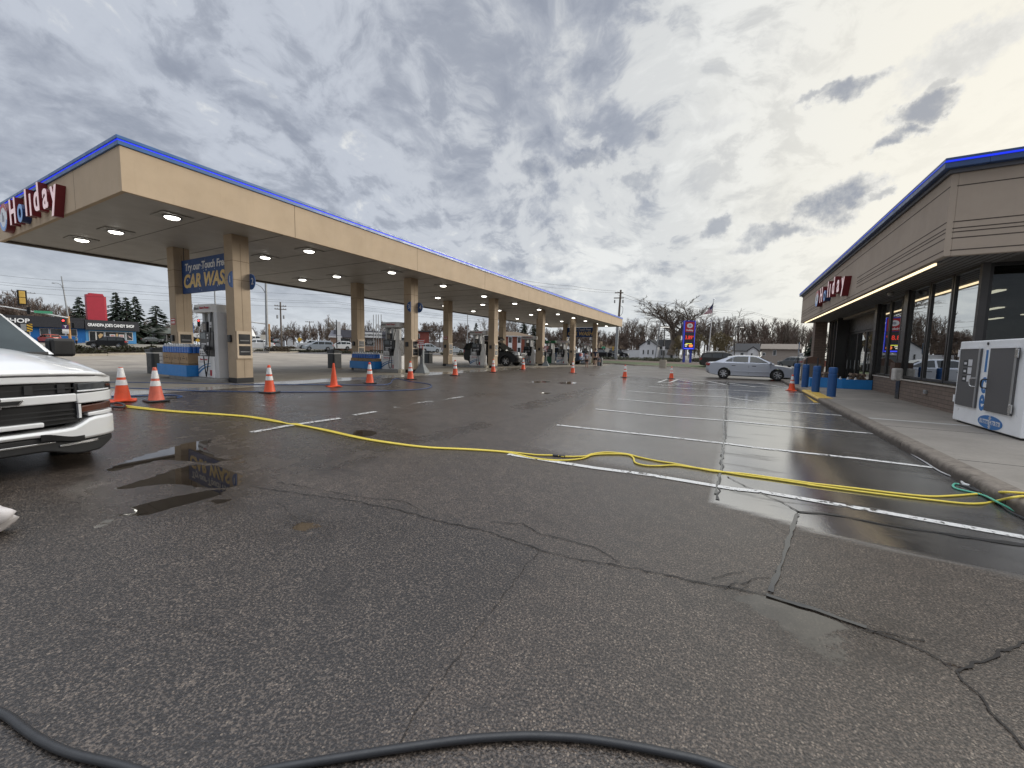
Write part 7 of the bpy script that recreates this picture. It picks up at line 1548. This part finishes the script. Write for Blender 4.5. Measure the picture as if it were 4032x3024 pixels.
MB().box(-3.4, -1.6, -.32, -.28, 4.25, 4.62).build('street_name_sign', SGN_, tsg); MB().mesh(text_me('White Bear Ave', .24, .004), face_m((-2.5, -.33, 4.44), (1, 0, 0), (0, 0, 1))).build('sign_text', SHW, tsg) if False else None
bk = MB().box(-.78, -.36, -.5, -.3, 2.75, 3.55).build('signal_head', SIGB, tsg, bevel=.02); MB().lathe([(.13, 0), (.13, .02)], 12, face_m((-.57, -.505, 3.3), (1, 0, 0), (0, 0, 1))).build('signal_lens', SRED, bk); sig(tsg, .42, 2.6, s_=.85)
ts = MB().box(-.75, -.05, -.42, -.36, 1.35, 2.7).build('stop_sign_board', mat('sign_white', (0, 0, 0)), tsg); MB().box(-.75, -.05, -.43, -.421, 2.0, 2.7).build('stop_sign_top', mat('purple_dark', (.05, .02, .09), .5), ts); MB().mesh(text_me('T', .48, .004, .02), face_m((-.4, -.436, 2.36), (1, 0, 0), (0, 0, 1))).build('stop_sign_letter', SHW, ts); MB().box(-.7, -.1, -.43, -.421, 1.45, 1.62).build('stop_sign_strip', PG, ts)
q = Q(87, 1170, 50); sb = thing('traffic_signal', 'yellow backed traffic signal hanging at the top left', 'traffic signal', tuple(q), facing(q)); MB().box(-.40, .40, -.03, .03, -1.0, .88).build('back_plate', SIGB, sb); MB().box(-.25, .25, -.2, -.035, -.85, -.08).box(-.25, .25, -.2, -.035, -.02, .75).build('signal_body', mat('signal_amber', (.55, .36, .08), .5), sb, bevel=.04)
MB().tube([(0, .1, .0), (-4.5, .1, .1)], .05, 6).build('mast_arm', STL, sb); MB().tube([(-4.5, .1, -6.5), (-4.5, .1, .3)], .1, 8).build('mast_pole', STL, sb)
q = Q(115, 1290, 56); hs = thing('hazard_sign', 'yellow and black striped hazard marker before the candy shop', 'sign', tuple(q), facing(q)); o = MB().box(-.22, .30, -.02, 0, -.55, .55).build('sign_plate', YEP, hs)
mb = MB()
for k in range(3): mb.add([(-.22, -.025, -.50 + .38 * k + .22), (.30, -.025, -.50 + .38 * k - .05), (.30, -.025, -.34 + .38 * k - .05), (-.22, -.025, -.34 + .38 * k + .22)], [(0, 1, 2, 3)])
mb.build('stripe', SIGB, o); MB().box(-.75, -.25, .0, .03, -.5, .5).build('sign_back', STL, hs); MB().tube([(0, .02, -2.6), (0, .02, .4)], .04, 6).build('post', STL, hs)
# tall grey pole with lamp arm and green street sign
q = Q(1052, 1374, 54); tg = thing('signal_pole', 'thick tall grey steel pole with a lamp arm and mast arm', 'pole', tuple(q), facing(q)); MB().tube([(0, 0, -.4), (.10, 0, 9.5)], [.20, .13], 12).build('pole', STL, tg, smooth=60); MB().lathe([(.30, -.3), (.28, .35), (.2, .5)], 10).build('pole_foot', STL, tg)
MB().tube(smooth_path([(.05, 0, 7.4), (-.45, 0, 8.3), (-1.4, 0, 8.75), (-2.6, 0, 8.8)], 4), .04, 6).build('lamp_arm', STL, tg); MB().lathe([(.02, -.05), (.15, -.04), (.15, .04), (.03, .1)], 8, Matrix.Translation((-2.7, 0, 8.8))).build('lamp_head', STL, tg)
MB().tube([(.03, 0, 3.4), (-3.5, -.1, 3.75)], [.09, .06], 8).build('mast_arm', PWT, tg); MB().box(-2.6, -2.0, -.22, -.18, 3.5, 3.85).build('street_name_sign', SGN_, tg); MB().mesh(text_me('B st', .28, .004), face_m((-2.3, -.225, 3.67), (1, 0, 0), (0, 0, 1))).build('sign_text', SHW, tg)
MB().box(.22, .42, -.1, .1, .3, 3.4).build('signal_side', ORP, tg, bevel=.03)
q = Q(782, 1262, 66); ps = thing('traffic_signal', 'black traffic signal with a red light left of the first pump header', 'traffic signal', tuple(q), facing(q)); sig(ps, 0, -.4, True, 0, s_=1.15); MB().tube([(0, .08, .2), (2.8, .08, .5)], .05, 6).build('mast_arm', STL, ps); MB().tube([(2.8, .08, -4.5), (2.8, .08, .6)], .1, 8).build('mast_pole', STL, ps)
# roadside signs
def sign(label, px, py, depth, w_, h_, mt, post=2.2, rot=0.0, name='road_sign', group=None, mark=None):
    q = Q(px, py, depth); r_ = thing(name, label, 'sign', tuple(q), facing(q), group); M_ = Matrix.Rotation(rot, 4, 'Y'); o = MB().box(-w_ / 2, w_ / 2, -.03, 0, -h_ / 2, h_ / 2, M_).build('sign_plate', mt, r_); MB().tube([(0, .03, -post), (0, .03, 0)], .035, 6).build('post', STL, r_)
    if mark: MB().mesh(text_me(mark, h_ * .7, .004, .01), face_m((0, -.034, 0), (1, 0, 0), (0, 0, 1))).build('sign_mark', SIGB, o)
    return r_
sign('white two-line notice board behind the first pump', 750, 1319, 58, 1.55, .5, SHW); s1 = sign('white lane arrow sign behind the first pump', 776, 1320, 58, .55, .62, SHW, name='arrow_sign')
MB().tube([(0, -.036, -.22), (.02, -.036, 0), (.16, -.036, .12)], .03, 5).add([(.08, -.037, .1), (.24, -.037, .06), (.2, -.037, .24)], [(0, 1, 2)]).tube([(.0, -.036, .0), (-.14, -.036, .10)], .02, 5).build('arrow', SIGB, s1)
sign('yellow diamond warning sign behind the first pump', 779, 1340, 58, .42, .42, YEP, rot=PI / 4, post=1.2)
sign('yellow diamond warning sign beside the utility pole', 1180, 1337, 70, .62, .62, YEP, rot=PI / 4, post=1.6); sign('square sign backside left of the tall grey pole', 1036, 1328, 52, .58, .66, mat('sign_back_pale', (.52, .50, .45), .6), post=1.9)
q = Q(750, 1311, 74); bs = thing('banner_sign', 'tall blue sign with a white diagonal stripe behind the first pump', 'sign', tuple(q), facing(q)); MB().box(-.55, .5, -.1, 0, .0, 1.98).build('sign_panel', mat('sign_blue2', (.03, .14, .38), .5), bs); MB().add([(-.55, -.105, 1.95), (-.2, -.105, 1.95), (.45, -.105, .03), (.1, -.105, .03)], [(0, 1, 2, 3)]).build('stripe', SHW, bs); MB().tube([(0, 0, -2.2), (0, 0, .1)], .1, 6).build('post', STL, bs)
q = Q(993, 1319, 90); py_ = thing('pyramid_sign', 'small white pyramid shaped sign right of the first column', 'sign', tuple(q), facing(q)); MB().lathe([(.75, -.3), (.70, -.2), (.08, 1.35)], 4).build('pyramid', SHW, py_); MB().tube([(0, 0, -2.2), (0, 0, -.2)], .1, 6).build('post', STL, py_)
q = Q(1333, 1300, 70); vs_ = thing('vertical_sign', 'tall white vertical shop sign on a dark pole behind the second rear column', 'sign', tuple(q), facing(q)); MB().box(-.22, .35, -.1, .1, -.9, 1.5).box(-.22, .35, -.1, .1, -1.9, -1.0).build('sign_panel', SHW, vs_); MB().box(-.40, -.24, -.1, .1, -3.2, 1.75).build('post', DARK, vs_)
sign('white round backed stop sign behind the walking family', 2391, 1378, 62, .62, .62, mat('sign_back_pale', (0, 0, 0)), rot=PI / 8, post=1.7); sign('small green street sign behind the family', 2376, 1368, 66, .6, .32, SGN_, post=2.0); sign('yellow narrow sign beside the thick pole', 2414, 1372, 62, .22, .62, YEP, post=1.6); sign('white square sign beyond the blue bollards', 3156, 1397, 56, .42, .52, SHW, post=1.6, mark='30')
# lot lamps
def lot_lamp(label, px, ytop, ybase, depth, arm_, base=True):
    r_ = up_pole('lamp_post', label, 'lamp post', px, ytop, ybase, depth, .07, SIGB, 'black lot lamp posts'); h_ = r_['_h']; MB().box(-.02 if arm_ > 0 else -.5, arm_ if arm_ > 0 else .5, -.15, .15, h_ - .05, h_ + .06).build('lamp_head', SIGB, r_)
    MB().box(arm_ * .5 if arm_ > 0 else -.45, arm_ * .98 if arm_ > 0 else .45, -.13, .13, h_ - .062, h_ - .0505).build('lamp_lens', emis('lot_lamp', (1, .97, .9), 2.2), r_)
    if base: MB().lathe([(.36, -.9), (.36, .08)], 16).build('concrete_base', mat('kerb_pale', (0, 0, 0)), r_); MB().box(-.12, .12, -.1, -.08, 1.1, 1.5).build('notice', SHW, r_)
    return r_
lot_lamp('black lamp post on a round concrete base before the white house', 2611, 1287, 1420, 42, -1); lot_lamp('black lamp post with a lit arm right of the flagpole', 2890, 1288, 1412, 52, .9, False)
# flagpole with flag
q = Q(2786, 1416, 58); fp = thing('flagpole', 'tall white flagpole right of the price sign', 'flagpole', tuple(q), facing(q)); hp = (1416 - 1184) * 58 / 1550; MB().tube([(0, 0, -.3), (.33, 0, hp)], [.085, .05], 10).build('pole', mat('pole_white', (.5, .5, .5), .35, .05, metal=.4), fp, smooth=60); MB().lathe([(.01, hp), (.09, hp + .07), (.09, hp + .12), (.01, hp + .18)], 10, Matrix.Translation((.33, 0, 0))).build('finial', CHM, fp)
fl = thing('flag', 'striped red and white flag drooping from the flagpole', 'flag', tuple(q), facing(q)); nu, nv = 26, 13; vs = []; hf = hp - .32
for j in range(nv + 1):
    for i in range(nu + 1):
        u, v = i / nu, j / nv; x = .31 - u * 1.42 * (.55 + .45 * (v ** .6)) - .0; z = hf - v * 1.62 - u * (1.55 * (1 - v) ** 1.0 + .18 * v); y = .13 * math.sin(u * 9 + v * 2.2) * u ** .6; vs.append((x, y, z))
fs = [(j * (nu + 1) + i, j * (nu + 1) + i + 1, (j + 1) * (nu + 1) + i + 1, (j + 1) * (nu + 1) + i) for j in range(nv) for i in range(nu)]
mb = MB(); mb.v = vs; mb.f = fs; mb.mi = [2 if (j < 7 and i < 10) else j % 2 for j in range(nv) for i in range(nu)]; mb.build('flag_cloth', [mat('flag_red', (.28, .025, .05), .8), mat('flag_white', (.58, .55, .56), .8), mat('flag_blue', (.03, .035, .10), .8)], fl, smooth=80)
# price sign
q = Q(2705, 1418, 60); pg = thing('price_sign', 'tall fuel price sign edged with blue light, red panel on top', 'price sign', tuple(q), facing(q, .42)); m_ = 60 / 1550; zt = (1418 - 1266) * m_; zb2 = (1418 - 1376) * m_; W2 = .80
PSB = mat('price_blue', (.03, .05, .30), .5)
MB().box(-W2, W2, -.30, .30, zb2, zt).build('sign_cabinet', PSB, pg); MB().box(-.62, -.38, -.15, .15, -.6, zb2)  .box(.38, .62, -.15, .15, -.6, zb2).build('sign_leg', PSB, pg)
MB().tube([(-W2, -.32, zb2), (-W2, -.32, zt), (W2, -.32, zt), (W2, -.32, zb2)], .035, 6).tube([(W2, .3, zb2), (W2, .3, zt), (-W2, .3, zt)], .035, 6).build('led_tube', emis('sign_led', (.05, .07, .8), .5), pg)
zz = lambda u: zt + (zb2 - zt) * u
rp = MB().box(-.68, .68, -.33, -.302, zz(.39), zz(.03)).build('red_panel', mat('panel_red', (.42, .02, .03), .4), pg); el = [(.44 * math.cos(a), .36 * math.sin(a)) for a in np.linspace(0, 2 * PI, 25)[:-1]]; Mx = face_m((0, -.331, zz(.165)), (1, 0, 0), (0, 0, 1)); MB().prism(el, 0, .012, 'z', Mx).build('logo_face', SHW, rp); MB().prism([(x * .45 + .02, y * .5) for x, y in el], .012, .016, 'z', Mx).build('logo_mark', mat('logo_grey', (0, 0, 0)), rp); MB().mesh(text_me('Holiday', .36, .006, .012), face_m((0, -.335, zz(.325)), (1, 0, 0), (0, 0, 1), .95)).build('panel_text', SHW, rp)
dp = MB().box(-.68, .68, -.33, -.302, zz(.74), zz(.41)).build('price_panel', mat('panel_dark', (.035, .037, .04), .4), pg); MB().mesh(text_me('3.89', .76, .006, .012), face_m((-.08, -.336, zz(.585)), (1, 0, 0), (0, 0, 1), .85)).build('price_digits', emis('digit_red', (.8, .05, .03), .6), dp); MB().mesh(text_me('9', .3, .006, .01), face_m((.58, -.336, zz(.545)), (1, 0, 0), (0, 0, 1), .85)).build('price_digits', emis('digit_red', (0, 0, 0), 1), dp)
sc_ = MB().box(-.68, .68, -.33, -.302, zz(.985), zz(.755)).build('message_screen', mat('panel_black', (.01, .01, .012), .3), pg); mb = MB(); mb.mesh(text_me('Sweet', .30, .004), face_m((0, -.334, zz(.795)), (1, 0, 0), (0, 0, 1))) if False else mb.box(-.5, .45, -.336, -.3305, zz(.805), zz(.785)); mb.build('screen_line', emis('screen_yellow', (.7, .75, .1), .9), sc_)
MB().box(-.62, -.2, -.336, -.3305, zz(.85), zz(.825)).box(-.58, -.3, -.336, -.3305, zz(.90), zz(.875)).build('screen_line', emis('screen_white', (.8, .75, .6), .8), sc_); MB().prism(oval(.0, .6, -.2, .2, .15, 4), 0, .006, 'z', face_m((0, -.334, zz(.87)), (1, 0, 0), (0, 0, 1))).build('screen_picture', emis('screen_orange', (.85, .22, .06), .8), sc_); MB().box(-.68, .68, -.337, -.3305, zz(.985), zz(.95)).build('screen_strip', emis('screen_blue', (.06, .08, 1), 1.0), sc_)
# overhead wires
WIRE = mat('wire', (.03, .03, .032), .6, 0)
def wire(label, pts, sag=.25, r=.018):
    P = [Q(*p_) for p_ in pts]; L = []
    for a, b_ in zip(P, P[1:]): L += [a.lerp(b_, u) - Vector((0, 0, 4 * sag * u * (1 - u))) for u in np.linspace(0, 1, 9)[:-1]]
    L.append(P[-1]); tag(MB().tube(L, r, 4).build('overhead_wire', WIRE, smooth=80), label, 'wire', 'overhead wires')
wire('topmost overhead wire crossing the sky left of the canopy', [(-60, 1076, 52), (420, 1111, 56), (1330, 1163, 66), (1760, 1218, 78)]); wire('second overhead wire from the top left of the canopy', [(-60, 1103, 52), (420, 1138, 56), (1330, 1189, 66), (2020, 1262, 85)]); wire('third overhead wire from the top left of the canopy', [(-60, 1113, 53), (420, 1148, 57), (1330, 1196, 67), (2020, 1268, 86)]); wire('lowest overhead wire left of the canopy', [(-60, 1134, 52), (420, 1169, 56), (1330, 1211, 66), (2020, 1275, 85)])
wire('upper overhead wire right of the tall pole over the flag', [(2431, 1148, 61), (2600, 1186, 70), (2960, 1228, 90), (3180, 1266, 100)], .4, .022); wire('lower overhead wire right of the tall pole over the flag', [(2431, 1160, 61), (2600, 1198, 70), (2960, 1234, 90), (3180, 1270, 100)], .4, .02); wire('overhead wire from the tall pole leftwards over the canopy', [(2424, 1146, 61), (2250, 1126, 55), (2050, 1102, 48)], .1, .018); wire('lower overhead wire from the tall pole leftwards over the canopy', [(2424, 1153, 61), (2250, 1138, 55), (2080, 1120, 48)], .1, .016)
wire('low service wire right of the canopy corner, above the garage', [(2440, 1262, 61), (2520, 1285, 80), (2640, 1300, 95)], .3, .02); wire('lowest service wire right of the canopy corner', [(2440, 1275, 61), (2520, 1300, 80), (2640, 1318, 95)], .3, .02)
for k, v_ in enumerate(VAR + [THK, THG, BIGT] + CF):
    if v_.name not in used:
        for ch in list(v_.children): bpy.data.objects.remove(ch)
        bpy.data.objects.remove(v_)
# street
sd = Vector((.425, .905, 0)); sn_ = Vector((-sd.y, sd.x, 0)); mid = Vector((-79, 46, 0)); mb = MB(); vs = []
for k in range(41):
    p_ = mid + sd * (-130 + 6.5 * k)
    for o_ in (-9, -4.5, 0, 4.5, 9): c_ = p_ + sn_ * o_; vs.append((c_.x, c_.y, float(T(c_.x, c_.y)) + .012))
struct(mb.add(vs, [(5 * i + k, 5 * i + k + 1, 5 * i + 6 + k, 5 * i + 5 + k) for i in range(40) for k in range(4)]).build('street', mat('street_asphalt', (.14, .135, .13), .8, .15, .8)))
vs = []
for k in range(41):
    p_ = mid + sd * (-130 + 6.5 * k)
    for o_, zz_ in ((9.2, .0), (9.2, .14), (12.5, .15), (12.5, .05), (40, .10)): c_ = p_ + sn_ * o_; vs.append((c_.x, c_.y, float(T(c_.x, c_.y)) + zz_))
mb = MB(); mb.add(vs, [(5 * i + k, 5 * i + k + 1, 5 * i + 6 + k, 5 * i + 5 + k) for i in range(40) for k in range(4)]); mb.mi = [0 if k < 3 else 1 for i in range(40) for k in range(4)]; struct(mb.build('street_pavement', [mat('kerb_pale', (0, 0, 0)), mat('far_ground', (.20, .185, .15), .9, .25, .3)]))
